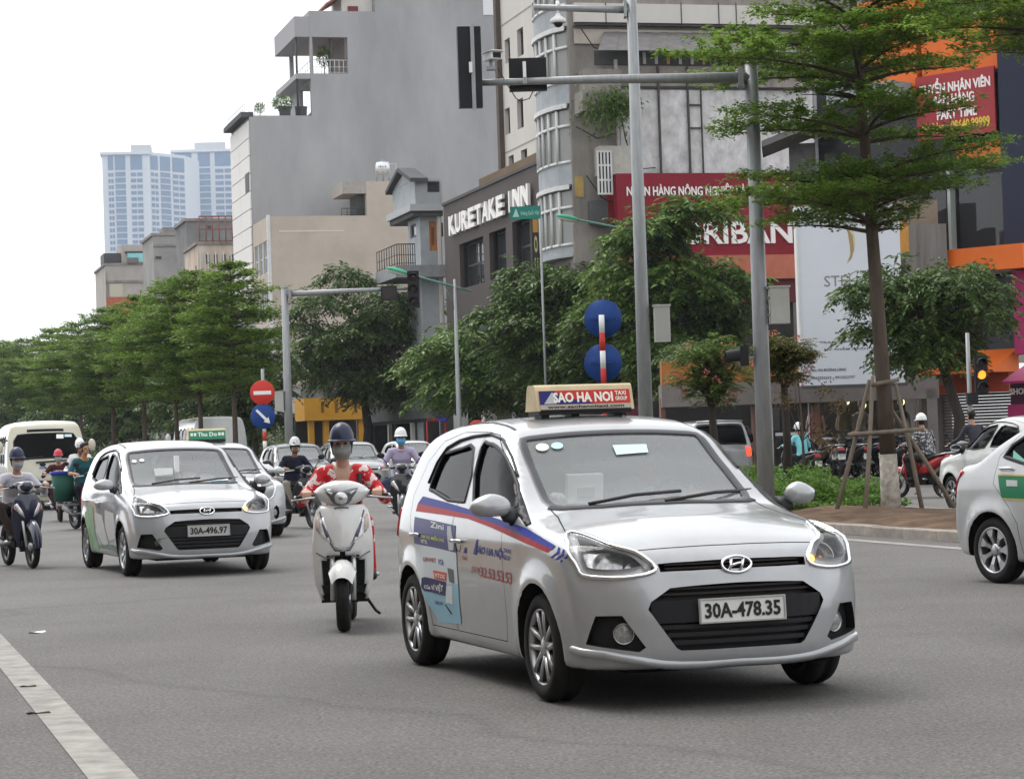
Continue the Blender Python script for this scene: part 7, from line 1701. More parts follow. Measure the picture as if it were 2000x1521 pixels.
for s in (-1, 1): q = MB(); q.ell((.62, s*1.16, 1.62), (.07, .10, .16), CREAMPT, 12); q.tube([(.6, s*1.12, 1.75), (.55, s*.95, 1.8)], .02, DARKPL, 6); q.build('door_mirror', bus)
bus2 = dup(bus, None, {CREAMPT: WHITEPT}, 'white minibus driving away behind the thin trees in the middle distance'); bus2.location = base_at(392, 104); bus2.rotation_euler = (0, 0, 1.83); bus2.scale = (1.15, 1.15, 1.22)
# ---------------------------------------------------------------- motorbikes
def bikewheel(root, x, r, wd, spokes, steer=0., m=ALDARK):
    hub = bpy.data.objects.new('wheel', None); col.objects.link(hub); hub.parent = root; hub.location = (x, 0, r); hub.rotation_euler = (0, 0, steer); w2 = wd/2
    t = MB(); t.lathe([(r*.76, w2*.7), (r*.86, w2), (r*.95, w2*.8), (r*.99, w2*.4), (r, .004), (r*.985, 0), (r, -.004), (r*.99, -w2*.4), (r*.95, -w2*.8), (r*.86, -w2), (r*.76, -w2*.7)], RUB, 36, ax='y'); t.build('tyre', hub)
    q = MB(); q.lathe([(r*.76, w2*.75), (r*.70, w2*.5), (r*.68, 0), (r*.70, -w2*.5), (r*.76, -w2*.75)], m, 30, ax='y'); q.lathe([(0, w2*1.1), (.045, w2*1.1), (.05, 0), (.045, -w2*1.1), (0, -w2*1.1)], ALLOY, 16, ax='y')
    if spokes: 
        for k in range(18): a = 2*math.pi*k/18; q.tube([(.04*math.cos(a), w2*.8*(-1)**k, .04*math.sin(a)), (r*.71*math.cos(a+.2), 0, r*.71*math.sin(a+.2))], .0035, ALLOY, 4)
    else:
        for k in range(5): a = 2*math.pi*k/5+.3; q.tube([(.035*math.cos(a), 0, .035*math.sin(a)), (r*.72*math.cos(a), 0, r*.72*math.sin(a))], [(.012, .022), (.01, .016)], m, 6, flat=(0, 1, 0))
    q.lathe([(.05, w2*1.15), (r*.45, w2*1.15), (r*.45, w2*1.2), (.05, w2*1.2)], M('brake disc', (.05, .048, .045)), 24, ax='y'); q.build('rim', hub)
    return hub
def apron(levels, cut, x0, m, thick=.03, ny=22, sweep=1.3):
    """leg shield: levels (z, half width, dx); cut (half width, top z) leaves room for the wheel"""
    zs = np.linspace(levels[0][0], levels[-1][0], 22); hw = pchip([(a, b) for a, b, _ in levels])(zs); dx = pchip([(a, c) for a, _, c in levels])(zs)
    q = MB(); vs = []; fs = []; ok = {}
    for layer in (0, 1):
        for i, z in enumerate(zs):
            for j in range(ny+1):
                y = hw[i]*(2*j/ny-1); vs.append((x0+dx[i]-sweep*abs(y)**1.6-layer*thick, y*(1-.04*layer), z))
    n1 = len(zs)*(ny+1)
    keep = lambda i, j: not (abs(hw[i]*(2*(j+.5)/ny-1)) < cut[0]*min(1, max(.0, (cut[1]-zs[i])/.06))**.5 and zs[i] < cut[1])
    fill_ = [(i, j) for i in range(len(zs)-1) for j in range(ny) if keep(i, j)]; S_ = set(fill_)
    for i, j in fill_:
        a = i*(ny+1)+j; b = a+1; c = a+ny+2; d = a+ny+1; fs.append((a, b, c, d)); fs.append((n1+d, n1+c, n1+b, n1+a))
        for (di, dj), (e0, e1) in (((-1, 0), (a, b)), ((1, 0), (c, d)), ((0, -1), (d, a)), ((0, 1), (b, c))):
            if (i+di, j+dj) not in S_: fs.append((e1, e0, n1+e0, n1+e1))
    q.add(vs, fs, m, True); return q, Surf([V(v) for v in vs[:n1]], [f for f in fs[::1] if max(f) < n1])
def lampmat(): return M('bike lamp', (.62, .63, .64), rough=.1, metal=.4, var=.3, scale=30)
ORL = M('turn lens', (.55, .28, .20), rough=.2)
def bike(name, label, px, d, a, body, style='scooter', seatm=None, trim=None, g=None, mirrors=True, plate_s='29', dark=DARKPL, lit=False, steer=0., lamps=True):
    t = thing(name, label, 'motorbike', base_at(px, d), a, g); wr = .235 if style == 'wide' else .27; tw = .10 if style == 'wide' else .08
    fx, rx = .62, -.60
    bikewheel(t, fx, wr, tw, style == 'spoke', steer); bikewheel(t, rx, wr, tw*1.1, style == 'spoke')
    q = MB()
    for s in (-1, 1): q.tube([(fx, s*(tw/2+.03), wr), (fx-.15, s*(tw/2+.030), wr+.28), (fx-.26, s*(tw/2+.02), wr+.50)], [.016, .018, .018], M('fork silver', (.5, .5, .5), rough=.35, metal=.7), 8)
    q.build('fork', t)
    # mudguard over the front wheel
    q = MB(); vs = []; fs = []; fw = .105 if style == 'wide' else .065; n = 12
    for i in range(n+1):
        th = math.radians(-2+128*i/n if style != 'wide' else 36+112*i/n); rr = wr+.035
        for j in range(7):
            yy = (j/3-1); vs.append((fx+(rr+.02*(1-yy*yy))*math.cos(th)*(1-.10*yy*yy), fw*yy*(.72+.28*math.sin(math.pi*i/n)), wr+(rr+.03*(1-yy*yy)-.06*abs(yy)**3)*math.sin(th)))
    for i in range(n):
        for j in range(6): a_ = i*7+j; fs.append((a_, a_+7, a_+8, a_+1)); 
    q.add(vs, fs, body, True); q.build('front_mudguard', t)
    # leg shield
    if style == 'wide': lv = [(.15, .14, -.06), (.22, .17, -.03), (.40, .222, .0), (.62, .228, .02), (.80, .215, .0), (.90, .19, -.05), (.93, .165, -.07)]; cut = (.158, .56); x0 = .50
    elif style == 'narrow': lv = [(.24, .10, -.10), (.36, .15, -.06), (.55, .185, -.02), (.70, .20, .02), (.82, .17, .0), (.92, .10, -.05)]; cut = (.085, .56); x0 = .50
    else: lv = [(.30, .12, -.12), (.45, .19, -.10), (.62, .21, -.06), (.76, .17, -.02), (.86, .09, -.05)]; cut = (.09, .60); x0 = .44
    q, sf = apron(lv, cut, x0, body); ap = q.build('leg_shield', t)
    q = MB(); q.box((x0-.19, 0, .45), (.06, cut[0]*2.2 if style == 'wide' else .16, .5), dark); q.tube([(x0-.12, 0, .4), (x0-.16, 0, .95)], .045, dark, 8); q.build('inner_shield', t)
    fy = lambda y, z: sf.b.ray_cast(V((2, y, z)), V((-1, 0, 0)))[0] or V((x0, y, z))
    def pat(nm, pts, m, off=.006, dep=.012, par=None):
        v, f = fill(sf, [fy(*p) for p in pts], off, dep, .04); return MB().add(v, f, m, True).build(nm, par or ap)
    for s in (-1, 1):
        if style == 'wide':
            pat('daylight_lamp', [(s*.085, .66), (s*.15, .70), (s*.165, .82), (s*.135, .84)][::s], WHITEP if False else M('lamp white lens', (.72, .73, .75), rough=.12, coat=1.)); pat('lamp_inset', [(s*.092, .70), (s*.112, .69), (s*.148, .80), (s*.138, .81)][::s], M('lamp inset', (.10, .10, .14), rough=.2), .012); pat('turn_signal', [(s*.165, .72), (s*.195, .76), (s*.19, .86), (s*.165, .83)][::s], M('turn lens pale', (.50, .40, .36), rough=.2), .008)
            v = MB(); ribbon(sf, [fy(s*.165, .885), fy(s*.13, .78), fy(s*.06, .62), fy(0.002*s, .585)], .012, .002, v, M('trim grey', (.12, .12, .13), rough=.3), h=.004); v.build('shield_trim', ap)
            v = MB(); ribbon(sf, [fy(s*.20, .58), fy(s*.12, .53), fy(0.002*s, .555)], .010, .002, v, M('trim grey', (.12, .12, .13)), h=.003); v.build('shield_trim', ap)
        elif style == 'narrow':
            pat('headlight', [(s*.05, .62), (s*.12, .68), (s*.165, .78), (s*.13, .80), (s*.075, .70)][::s], lampmat()); pat('turn_signal', [(s*.135, .70), (s*.165, .73), (s*.17, .77)][::s], ORL, .012)
        else:
            pat('turn_signal', [(s*.07, .70), (s*.13, .74), (s*.14, .80), (s*.09, .78)][::s], lampmat())
    if style == 'wide':
        pat('emblem_bar', [(-.055, .90), (.055, .90), (.05, .912), (-.05, .912)], M('trim grey', (.12, .12, .13)), .003); v = MB(); ribbon(sf, [fy(-.085, .655), fy(-.05, .60), fy(0, .585), fy(.05, .60), fy(.085, .655)], .022, .003, v, M('trim dark chrome', (.2, .2, .21), rough=.2, metal=.9), h=.006); v.build('chin_trim', ap)
    # handlebar cowl
    hz = 1.0; hx = .37; cw = .215 if style == 'wide' else .15; q = MB(); q.ell((hx, 0, hz), (.10, cw, .085 if style == 'wide' else .07), body if style != 'spoke' else dark, 22, k=14); o = q.build('handlebar_cowl', t)
    for v in o.data.vertices:
        y_ = abs(v.co.y)/cw; v.co.x -= .11*y_**2; v.co.z += (.012*y_ if v.co.z > hz else .04*y_*y_)
        if style == 'wide' and v.co.z > hz: v.co.z += .030*(1-y_**1.5)
    co_s = Surf([v.co.copy() for v in o.data.vertices], [list(p.vertices) for p in o.data.polygons]); fz = lambda y, z: co_s.b.ray_cast(V((2, y, z)), V((-1, 0, 0)))[0] or V((hx, y, z))
    def patc(nm, pts, m, off=.006): v, f = fill(co_s, [fz(*p) for p in pts], off, .01, .03); return MB().add(v, f, m, True).build(nm, o)
    if lamps:
        if style == 'wide':
            patc('lamp_housing', [(-.055, .945), (.055, .945), (.085, .99), (.125, 1.055), (0, 1.035), (-.125, 1.055), (-.085, .99)], M('lamp housing grey', (.16, .165, .17), rough=.15, metal=.5)); q = MB(); q.lathe([(0, .03), (.03, .026), (.045, .0), (.05, -.01)], lampmat(), 20, o=fz(0, .985)+V((.004, 0, 0)), ax='x'); q.ell(fz(0, .985)+V((.02, 0, 0)), (.02, .024, .02), M('lamp bulb', (.3, .31, .32), rough=.1, metal=.6), 10); q.build('headlight', o)
            for s in (-1, 1): patc('position_lamp', [(s*.07, 1.01), (s*.105, 1.04), (s*.06, 1.025)][::s], M('lamp white lens', (.72, .73, .75)), .012)
        else:
            patc('headlight', [(-.09, .965), (-.05, .94), (.05, .94), (.09, .965), (.10, 1.02), (.06, 1.045), (-.06, 1.045), (-.10, 1.02)], lampmat() if not lit else M('lamp white lens', (.72, .73, .75), rough=.12, coat=1.))
    for s in (-1, 1):
        q = MB(); q.tube([(hx-.08, s*.10, hz-.01), (hx-.10, s*.22, hz+.0), (hx-.13, s*.34, hz-.01)], [.012, .016, .017], dark, 8); q.ell((hx-.135, s*.355, hz-.01), (.014, .012, .016), ALLOY, 8); q.build('grip', t)
        q = MB(); q.tube([(hx-.05, s*.19, hz-.01), (hx-.055, s*.24, hz-.015), (hx-.075, s*.37, hz-.03)], [.012, .009, .007], ALLOY, 6); q.ell((hx-.075, s*.375, hz-.03), (.010, .010, .010), ALLOY, 6, k=5); q.build('brake_lever', t)
        if mirrors:
            q = MB(); q.tube([(hx-.08, s*.20, hz+.02), (hx-.06, s*.27, hz+.12), (hx-.07, s*.31, hz+.17)], .007, dark, 6); q.ell((hx-.07, s*.33, hz+.20), (.015, .065, .045), dark, 12); q.build('mirror', t)
    q = MB(); q.box((.18, 0, .30), (.42, .30 if style == 'wide' else .14, .06), dark); q.box((-.05, 0, .36), (.35, .20, .22), GAP); q.tube([(-.25, 0, .35), (rx, .07, wr)], [.07, .05], GAP, 8); q.build('engine', t)
    q = MB(); q.tube([(-.02, -.02, .45), (-.25, 0, .60), (-.60, 0, .74), (-.86, 0, .80)], [(.12, .10), (.12, .135), (.09, .12), (.03, .05)], body, 14, flat=(0, 0, 1)); q.build('rear_body', t)
    q = MB(); q.tube([(.06, 0, .70), (-.10, 0, .755), (-.35, 0, .775), (-.62, 0, .83), (-.74, 0, .84)], [(.03, .06), (.05, .115), (.05, .135), (.045, .125), (.02, .08)], seatm or M('bike seat', (.025, .023, .022), rough=.6), 14, flat=(0, 0, 1)); q.build('seat', t)
    q = MB(); q.box((-.87, 0, .76), (.05, .16, .07), REDL); q.build('tail_light', t); q = MB(); q.box((-.90, 0, .56), (.02, .19, .14), PLATE); q.box((-.87, 0, .62), (.05, .12, .22), dark); o_ = q.build('number_plate', t)
    lettering(Frame((-.912, 0, .56), (0, -1, 0)), '29-P1', -.07, .07, .005, .055, BLACKT, o_, .0, .002, .01)
    q = MB(); q.tube([(.0, -.10, .30), (-.35, -.14, .28), (-.78, -.15, .40)], [.025, .04, .055], M('exhaust', (.12, .12, .12), rough=.4, metal=.7), 10); q.build('exhaust', t)
    for s in (-1, 1): q = MB(); q.tube([(-.30, s*.13, .36), (-.31, s*.25, .37)], .016, ALLOY, 6); q.build('footrest', t)
    q = MB(); q.tube([(-.02, .12, .26), (-.10, .22, .10), (-.06, .25, .08)], .012, dark, 6); q.build('side_stand', t)
    q = MB(); q.tube([(-.55, .13, .82), (-.82, .12, .86), (-.86, 0, .87), (-.82, -.12, .86), (-.55, -.13, .82)], .012, ALLOY, 6); q.build('grab_rail', t)
    return t
# ---------------------------------------------------------------- people
SKIN = M('skin', (.34, .19, .125), rough=.5, var=.08, scale=8); SKIN2 = M('skin tan', (.25, .135, .085), rough=.5); HAIR = M('hair black', (.012, .011, .01), rough=.5); JEANS = M('jeans', (.06, .08, .13), rough=.9, var=.2, scale=15); DARKTR = M('dark trousers', (.02, .02, .022), rough=.9); SHOE = M('shoe dark', (.02, .018, .016), rough=.6); EYEW = M('eye dark', (.02, .015, .012), rough=.2); KHAKI = M('khaki trousers', (.33, .30, .25), rough=.9)
def patterned(name, base, spot, scale, thr=.42):
    if name in _mc: return _mc[name]
    m = bpy.data.materials.new(name); m.use_nodes = True; t = m.node_tree; L = t.links.new; b = t.nodes['Principled BSDF']; tc = t.nodes.new('ShaderNodeTexCoord'); n = t.nodes.new('ShaderNodeTexNoise'); n.inputs['Scale'].default_value = scale*1.6; L(tc.outputs['Object'], n.inputs['Vector'])
    mx = t.nodes.new('ShaderNodeMix'); mx.data_type = 'RGBA'; mx.inputs[0].default_value = .10; L(tc.outputs['Object'], mx.inputs[6]); L(n.outputs['Color'], mx.inputs[7])
    v = t.nodes.new('ShaderNodeTexVoronoi'); v.inputs['Scale'].default_value = scale; L(mx.outputs[2], v.inputs['Vector']); r = t.nodes.new('ShaderNodeValToRGB'); r.color_ramp.interpolation = 'CONSTANT'; e = r.color_ramp.elements; e[0].position = 0; e[0].color = (*[x*.35 for x in spot], 1); e[1].position = .10; e[1].color = (*spot, 1); k = e.new(thr); k.color = (*base, 1)
    L(v.outputs['Distance'], r.inputs[0]); L(r.outputs[0], b.inputs['Base Color']); b.inputs['Roughness'].default_value = .75; _mc[name] = m; return m
def ik(a, c, l1, l2, pole):
    a, c = V(a), V(c); d = c-a; L = min(d.length, (l1+l2)*.999); d = d.normalized(); x = (l1*l1-l2*l2+L*L)/(2*L); h = math.sqrt(max(0, l1*l1-x*x)); p = V(pole); p = (p-d*p.dot(d)).normalized(); return a+d*x+p*h, a+d*L
def person(label, loc, a, top, bottom, hips=(-.22, 0, .86), lean=.10, hands=((.245, -.29, 1.0), (.245, .29, 1.0)), feet=((.16, -.13, .34), (.16, .13, .34)), sleeve='long', sc_=.95, skin=SKIN, helmet=None, helm_style='half', mask=None, hair=HAIR, head_turn=0., vneck=False, shades=False, vox=.010, g=None, stand=False, collar=None, parent_scale=1., knees=.35, hairlong=False):
    t = thing('person', label, 'person', loc, a, g); H = V(hips); sh = H+V((.465*sc_*math.sin(lean*2), 0, .465*sc_*math.cos(lean*2))); nk = sh+V((.03, 0, .07)); hd = nk+V((.03, 0, .145))
    P_ = []; mb = MB(); dm = M('tmp', (1, 1, 1))
    def cap(p, q_, r0, r1, lab, n=12):
        p, q_ = V(p), V(q_); P_.append((p, q_, r0, r1, lab)); d = (q_-p); L = d.length; dn = d.normalized() if L > 1e-6 else V((0, 0, 1)); pts = []; rs = []
        for th in (-80, -50, -20): pts.append(p+dn*r0*math.sin(math.radians(th))); rs.append(r0*math.cos(math.radians(th)))
        pts.append(p); rs.append(r0); pts.append(q_); rs.append(r1)
        for th in (20, 50, 80): pts.append(q_+dn*r1*math.sin(math.radians(th))); rs.append(r1*math.cos(math.radians(th)))
        mb.tube(pts, rs, dm, n)
    def ell(c_, r, lab): mb.ell(c_, r, dm, 14, k=10); P_.append((V(c_)-V((0, 0, r[2]*.3)), V(c_)+V((0, 0, r[2]*.3)), (r[0]+r[1])/2, (r[0]+r[1])/2, lab))
    k = sc_
    # torso
    mid = H.lerp(sh, .45)+V((-.03, 0, 0))
    mb.tube([H+V((0, 0, -.09)), H+V((0, 0, -.02)), mid, H.lerp(sh, .78), sh+V((0, 0, .0)), sh+V((.01, 0, .05))], [(.09*k, .12*k), (.125*k, .165*k), (.105*k, .150*k), (.115*k, .175*k), (.085*k, .165*k), (.05*k, .07*k)], dm, 18, flat=(1, 0, 0))
    for y in (-.09, 0, .09): P_.append((H+V((0, y*k, .04)), sh+V((0, y*k, -.03)), .09*k, .09*k, 'top'))
    P_.append((H+V((0, -.07*k, -.05)), H+V((0, .07*k, -.05)), .10*k, .10*k, 'bottom'))
    cap(sh+V((.0, 0, .02)), nk+V((.01, 0, .05)), .058*k, .052*k, 'skin')
    # arms
    for i, s in enumerate((-1, 1)):
        S_ = sh+V((0, s*.175*k, -.005)); hnd = V(hands[i]); wr_ = hnd+V((-.085, s*.01, .03)); el, wr_ = ik(S_, wr_, .285*k, .245*k, V((-.55, s*.52, -.75)))
        cap(sh+V((0, s*.10*k, .0)), S_, .072*k, .066*k, 'top'); cap(S_, el, .062*k, .048*k, 'top')
        cap(el, wr_, .046*k if sleeve == 'long' else .042*k, .037*k if sleeve == 'long' else .028*k, 'top' if sleeve == 'long' else 'skin'); cap(wr_, wr_.lerp(hnd, .35), .028*k, .027*k, 'skin')
        # palm and fingers round the grip (bar along y)
        pc = wr_.lerp(hnd, .62)+V((0, 0, .006)); kn = hnd+V((.004, 0, .026)); cap(wr_.lerp(hnd, .3), pc, .026, .030, 'skin'); 
        for j in range(4):
            y = (j-1.5)*.019; b0 = pc+V((.02, y, .012)); L_ = (.9, 1., .96, .82)[j]; k1 = hnd+V((.026*L_, y*1.05, .020)); k2 = hnd+V((.034*L_, y*1.05, -.012)); k3 = hnd+V((.012, y, -.026*L_)); cap(b0, k1, .0105, .0098, 'skin', 8); cap(k1, k2, .0096, .009, 'skin', 8); cap(k2, k3, .009, .0085, 'skin', 8)
            cap(pc+V((-.01, y, 0)), b0, .014, .012, 'skin', 8)
        tb = pc+V((-.012, -s*.034, -.004)); t1 = hnd+V((-.005, -s*.046, -.016)); t2 = hnd+V((.016, -s*.042, -.024)); cap(tb, t1, .012, .0105, 'skin', 8); cap(t1, t2, .0105, .009, 'skin', 8)
    # legs
    for i, s in enumerate((-1, 1)):
        hp = H+V((.01, s*.09*k, -.04)); ft = V(feet[i]); kn, an = ik(hp, ft+V((-.05, 0, .07)), .43*k, .41*k, V((1, s*knees, .35)))
        cap(hp, kn, .088*k, .062*k, 'bottom'); cap(kn, an, .060*k, .042*k, 'bottom'); cap(an+V((-.01, 0, -.035)), an+V((.13, s*.015, -.05)), .038, .032, 'shoe')
    # head
    cr = hd; fwd = V((math.cos(head_turn), math.sin(head_turn), 0)); sd = V((-fwd.y, fwd.x, 0)); R_ = Matrix((fwd, sd, Z)).transposed(); hp_ = lambda x, y, z: cr+R_ @ V((x*k, y*k, z*k))
    mb.ell(hp_(-.008, 0, .03), (.092*k, .076*k, .098*k), dm, 18, R_, 14); P_.append((hp_(-.008, 0, .0), hp_(-.008, 0, .06), .08*k, .08*k, 'head'))
    mb.ell(hp_(.030, 0, -.045), (.058*k, .056*k, .066*k), dm, 14, R_, 10); P_.append((hp_(.03, 0, -.02), hp_(.03, 0, -.07), .056*k, .05*k, 'face'))
    cap(hp_(.085, 0, .010), hp_(.102, 0, -.022), .010*k, .013*k, 'face', 8); cap(hp_(.074, -.022*k, -.062), hp_(.074, .022*k, -.062), .010, .010, 'face', 8); cap(hp_(.075, -.042, .032), hp_(.075, .042, .032), .014*k, .014*k, 'face', 8)
    for s in (-1, 1): ell(hp_(-.005, s*.078, -.005), (.022*k, .010*k, .032*k), 'face')
    cap(nk+V((.0, 0, .0)), hp_(0, 0, -.05), .050*k, .052*k, 'skin')
    me = bpy.data.meshes.new('t'); me.from_pydata(mb.v, [], mb.f); o = link('body', me, t)
    rm = o.modifiers.new('r', 'REMESH'); rm.mode = 'VOXEL'; rm.voxel_size = vox; s_ = o.modifiers.new('s', 'SMOOTH'); s_.factor = .5; s_.iterations = 3
    m2 = evalmesh(o); o.modifiers.clear(); o.data = m2; bpy.data.meshes.remove(me)
    mats = [top, bottom, skin, SHOE, hair]; [m2.materials.append(x) for x in mats]
    n = len(m2.polygons); C = np.empty(n*3); m2.polygons.foreach_get('center', C); C = C.reshape(-1, 3); best = np.full(n, 1e9); lab = np.zeros(n, int)
    nz = np.sin(C[:, 0]*90)*np.sin(C[:, 1]*80+1)*.004
    for p, q_, r0, r1, lb in P_:
        p = np.array(p); q_ = np.array(q_); d = q_-p; L2 = max(d@d, 1e-9); tt = np.clip(((C-p)@d)/L2, 0, 1); dist = np.linalg.norm(C-p-tt[:, None]*d, axis=1)-(r0+(r1-r0)*tt)
        li = {'top': 0, 'bottom': 1, 'skin': 2, 'shoe': 3, 'face': 2, 'head': 4}[lb]; m_ = dist < best; best = np.where(m_, dist, best); lab = np.where(m_, li, lab)
    # hairline: face side of the skull is skin
    loc_ = (C-np.array(cr)) @ np.array(R_); hm = lab == 4; lab = np.where(hm & (loc_[:, 0] > .025) & (loc_[:, 2] < .075*k), 2, lab)
    # neckline
    if vneck: z_ = C[:, 2]-sh.z; lab = np.where((lab == 0) & (C[:, 0] > sh.x+.02) & (np.abs(C[:, 1]) < .012+.30*np.maximum(0, z_+.17)) & (z_ > -.17) & (np.abs(C[:, 1]) < .075), 2, lab)
    m2.polygons.foreach_set('material_index', lab.astype(np.int32)); m2.polygons.foreach_set('use_smooth', np.ones(n, bool)); m2.update(); o.name = 'body'
    e = MB()
    for s in (-1, 1): e.ell(hp_(.079, s*.032, .008), (.010*k, .014*k, .008*k), EYEW, 8, R_, 6)
    if shades: e.tube([hp_(.088, -.06, .012), hp_(.100, 0, .014), hp_(.088, .06, .012)], [(.018, .006)]*3, BLK, 8, flat=(0, 0, 1))
    e.build('eyes', t)
    if not helmet and not hairlong:
        q = MB(); q.ell(hp_(-.02, 0, .052), (.095*k, .083*k, .092*k), hair, 18, R_, 12); q.ell(hp_(.045, 0, .105), (.045*k, .06*k, .03*k), hair, 12, R_); q.build('hair', t)
    if helmet:
        q = MB(); vs = []; fs = []; nn = 24; rings = 8; low = math.radians(97 if helm_style == 'half' else 118)
        for i in range(rings+1):
            th = low*i/rings
            for j in range(nn):
                ph = 2*math.pi*j/nn; c2 = math.cos(ph); zz = .13*math.cos(th)
                if i >= rings-1 and helm_style != 'half' and c2 > .3: zz = max(zz, .0)
                vs.append(hp_(-.012+.124*math.sin(th)*c2, .101*math.sin(th)*math.sin(ph), .040+zz))
        for i in range(rings):
            for j in range(nn): fs.append((i*nn+j, (i+1)*nn+j, (i+1)*nn+(j+1) % nn, i*nn+(j+1) % nn))
        q.add([(v_[0], v_[1], v_[2]+.012*k) for v_ in vs], fs, helmet, True); hl = q.build('helmet', t)
        q = MB(); vs = []
        for j in range(13):
            ph = math.radians(-72+12*j); vs += [hp_(-.012+.122*math.cos(ph), .105*math.sin(ph), .045), hp_(-.012+.178*math.cos(ph)+.0, .118*math.sin(ph), .030), hp_(-.012+.176*math.cos(ph), .117*math.sin(ph), .022), hp_(-.012+.120*math.cos(ph), .104*math.sin(ph), .035)]
        q.add(vs, [(4*j+i, 4*j+4+i, 4*j+4+(i+1) % 4, 4*j+(i+1) % 4) for j in range(12) for i in range(4)], helmet, True); q.build('brim', hl)
        q = MB(); ring = [hp_(-.012+.125*math.cos(x), .107*math.sin(x), .034) for x in np.linspace(0, 2*math.pi, 25)]; q.tube(ring, .006, M('helmet trim', (.45, .45, .45), rough=.4), 6, caps=False); q.build('helmet_trim', hl)
        q = MB(); q.tube([hp_(.0, -.092, .03), hp_(.02, -.075, -.07), hp_(.035, -.03, -.118), hp_(.035, .03, -.118), hp_(.02, .075, -.07), hp_(.0, .092, .03)], [(.010, .003)]*6, BLK, 6); q.build('chin_strap', hl)
    if mask:
        q = MB(); vs = []; fs = []; A = 13; B_ = 9
        for i in range(B_+1):
            z_ = .004-.120*i/B_
            for j in range(A):
                ph = math.radians(-82+164*j/(A-1)); bul = math.sin(math.pi*min(1, (i+.6)/B_)); rx_ = .066+.045*bul; ry_ = .066+.010*bul-.012*(i/B_)**2
                vs.append(hp_(.010+rx_*math.cos(ph)*1.0+.006*math.cos(ph)**8*bul, ry_*math.sin(ph)*1.06, z_-.010*math.cos(ph)+.004*math.sin(i*2.1)*(i < 7)))
        fs = [(i*A+j, (i+1)*A+j, (i+1)*A+j+1, i*A+j+1) for i in range(B_) for j in range(A-1)]; q.add(vs, fs, mask, True); q.build('face_mask', t)
    if hairlong: q = MB(); q.ell(hp_(-.03, 0, .0), (.085, .085, .12), hair, 16, R_, 10); q.tube([hp_(-.06, 0, .0), hp_(-.10, 0, -.12), hp_(-.11, 0, -.25)], [.06, .05, .02], hair, 8); q.build('hair', t)
    if collar:
        q = MB(); ring = [nk+V((.012+.062*math.cos(x), .066*math.sin(x), -.035+.03*math.cos(x)*-1)) for x in np.linspace(-2.6, 2.6, 20)]; q.tube(ring, [(.018, .006)]*20, collar, 6, flat=(0, 0, 1)); q.build('collar', t)
    return t
WHS = paint('scooter pearl white', (.58, .575, .56), metal=0); CHAMP = M('champagne', (.42, .38, .32), rough=.4)
HB = lambda o, *a, **k: None
# woman in red on the white scooter
aW = -1.535
sc1 = bike('scooter', 'white scooter with pearl leg shield ridden by the woman in red', 667, 18.15, aW, WHS, 'wide', mirrors=False)
for s in (-1, 1):
    q = MB(); q.tube([(.36, s*.20, .20), (.42, s*.20, .36), (.44, s*.205, .55)], [(.012, .034), (.012, .045), (.01, .03)], CHAMP, 8, flat=(0, 1, 0)) if False else None
REDF = patterned('red floral', (.50, .010, .018), (.66, .58, .55), 12.5, .40); NAVYH = M('helmet navy', (.022, .027, .06), rough=.4, coat=.2, var=.2, scale=10)
person('woman in red floral blouse with navy helmet and grey mask', sc1.location, aW, REDF, REDF, hips=(-.20, 0, .74), lean=.10, hands=((.255, -.264, 1.005), (.255, .264, 1.005)), feet=((.14, -.10, .36), (.10, .20, .36)), helmet=NAVYH, mask=M('mask grey', (.20, .205, .20), rough=.9, var=.15, scale=25), vneck=True, skin=M('skin light', (.44, .275, .205), rough=.5, var=.06, scale=8), vox=.0075, sc_=.94, knees=.22)
ww = [o for o in col.objects if o.get('label', '').startswith('woman in red')][0]; q = MB(); q.tube([(-.14, .115, 1.20), (-.04, .13, 1.15), (.0, .125, 1.05), (-.03, .11, .92)], [(.018, .006)]*4, M('bag strap', (.03, .028, .03)), 6, flat=(0, 1, 0)); q.build('bag_strap', ww)
q = bike('motorbike', 'black scooter with pale headlight ridden by the man in lilac shirt', 783, 38, -1.52, BLACKPT, 'narrow', mirrors=True)
person('man in lilac shirt with white helmet and blue mask', q.location, -1.52, M('shirt lilac', (.42, .37, .50), rough=.85, var=.10, scale=9), JEANS, hips=(-.22, 0, .84), lean=.16, sleeve='long', helmet=M('helmet white', (.72, .72, .71), rough=.3), mask=M('mask blue', (.10, .32, .55), rough=.85, var=.15, scale=20), collar=M('collar lilac', (.5, .45, .58)), knees=.75)
aN = -1.06; q = bike('motorbike', 'black motorbike with spoked wheels ridden by the man in navy shirt', 578, 40.5, aN, M('bike grey black', (.05, .05, .052), rough=.3, metal=.3), 'spoke')
person('man in navy shirt with silver helmet and sunglasses', q.location, aN, M('shirt navy', (.016, .017, .035), rough=.85), KHAKI, hips=(-.24, 0, .76), lean=.16, sleeve='short', skin=SKIN2, helmet=M('helmet silver', (.45, .45, .45), rough=.15, metal=.8), shades=True, head_turn=-.3, knees=.6)
aL = -1.12; NVP = paint('navy scooter paint', (.014, .017, .045), metal=.1); q = bike('scooter', 'navy scooter with bright headlight at the left edge', 33, 29.6, aL, NVP, 'narrow', mirrors=False, lit=True)
person('man in white shirt with dark helmet and grey mask at the left edge', q.location, aL, M('shirt white stripe', (.50, .50, .56), rough=.85, var=.08, scale=18), M('trousers brown', (.05, .035, .03), rough=.9), hips=(-.30, 0, .74), lean=.26, sc_=.93, helmet=M('helmet dark blue', (.03, .035, .07), rough=.35), mask=M('mask pale grey', (.30, .30, .32), rough=.9), knees=.55, collar=WHITEP)
aR = -1.36; q = bike('motorbike', 'dark motorbike ridden by the person in red helmet before the minibus', 113, 49.5, aR, M('bike wine', (.05, .012, .015), rough=.35), 'narrow', mirrors=True)
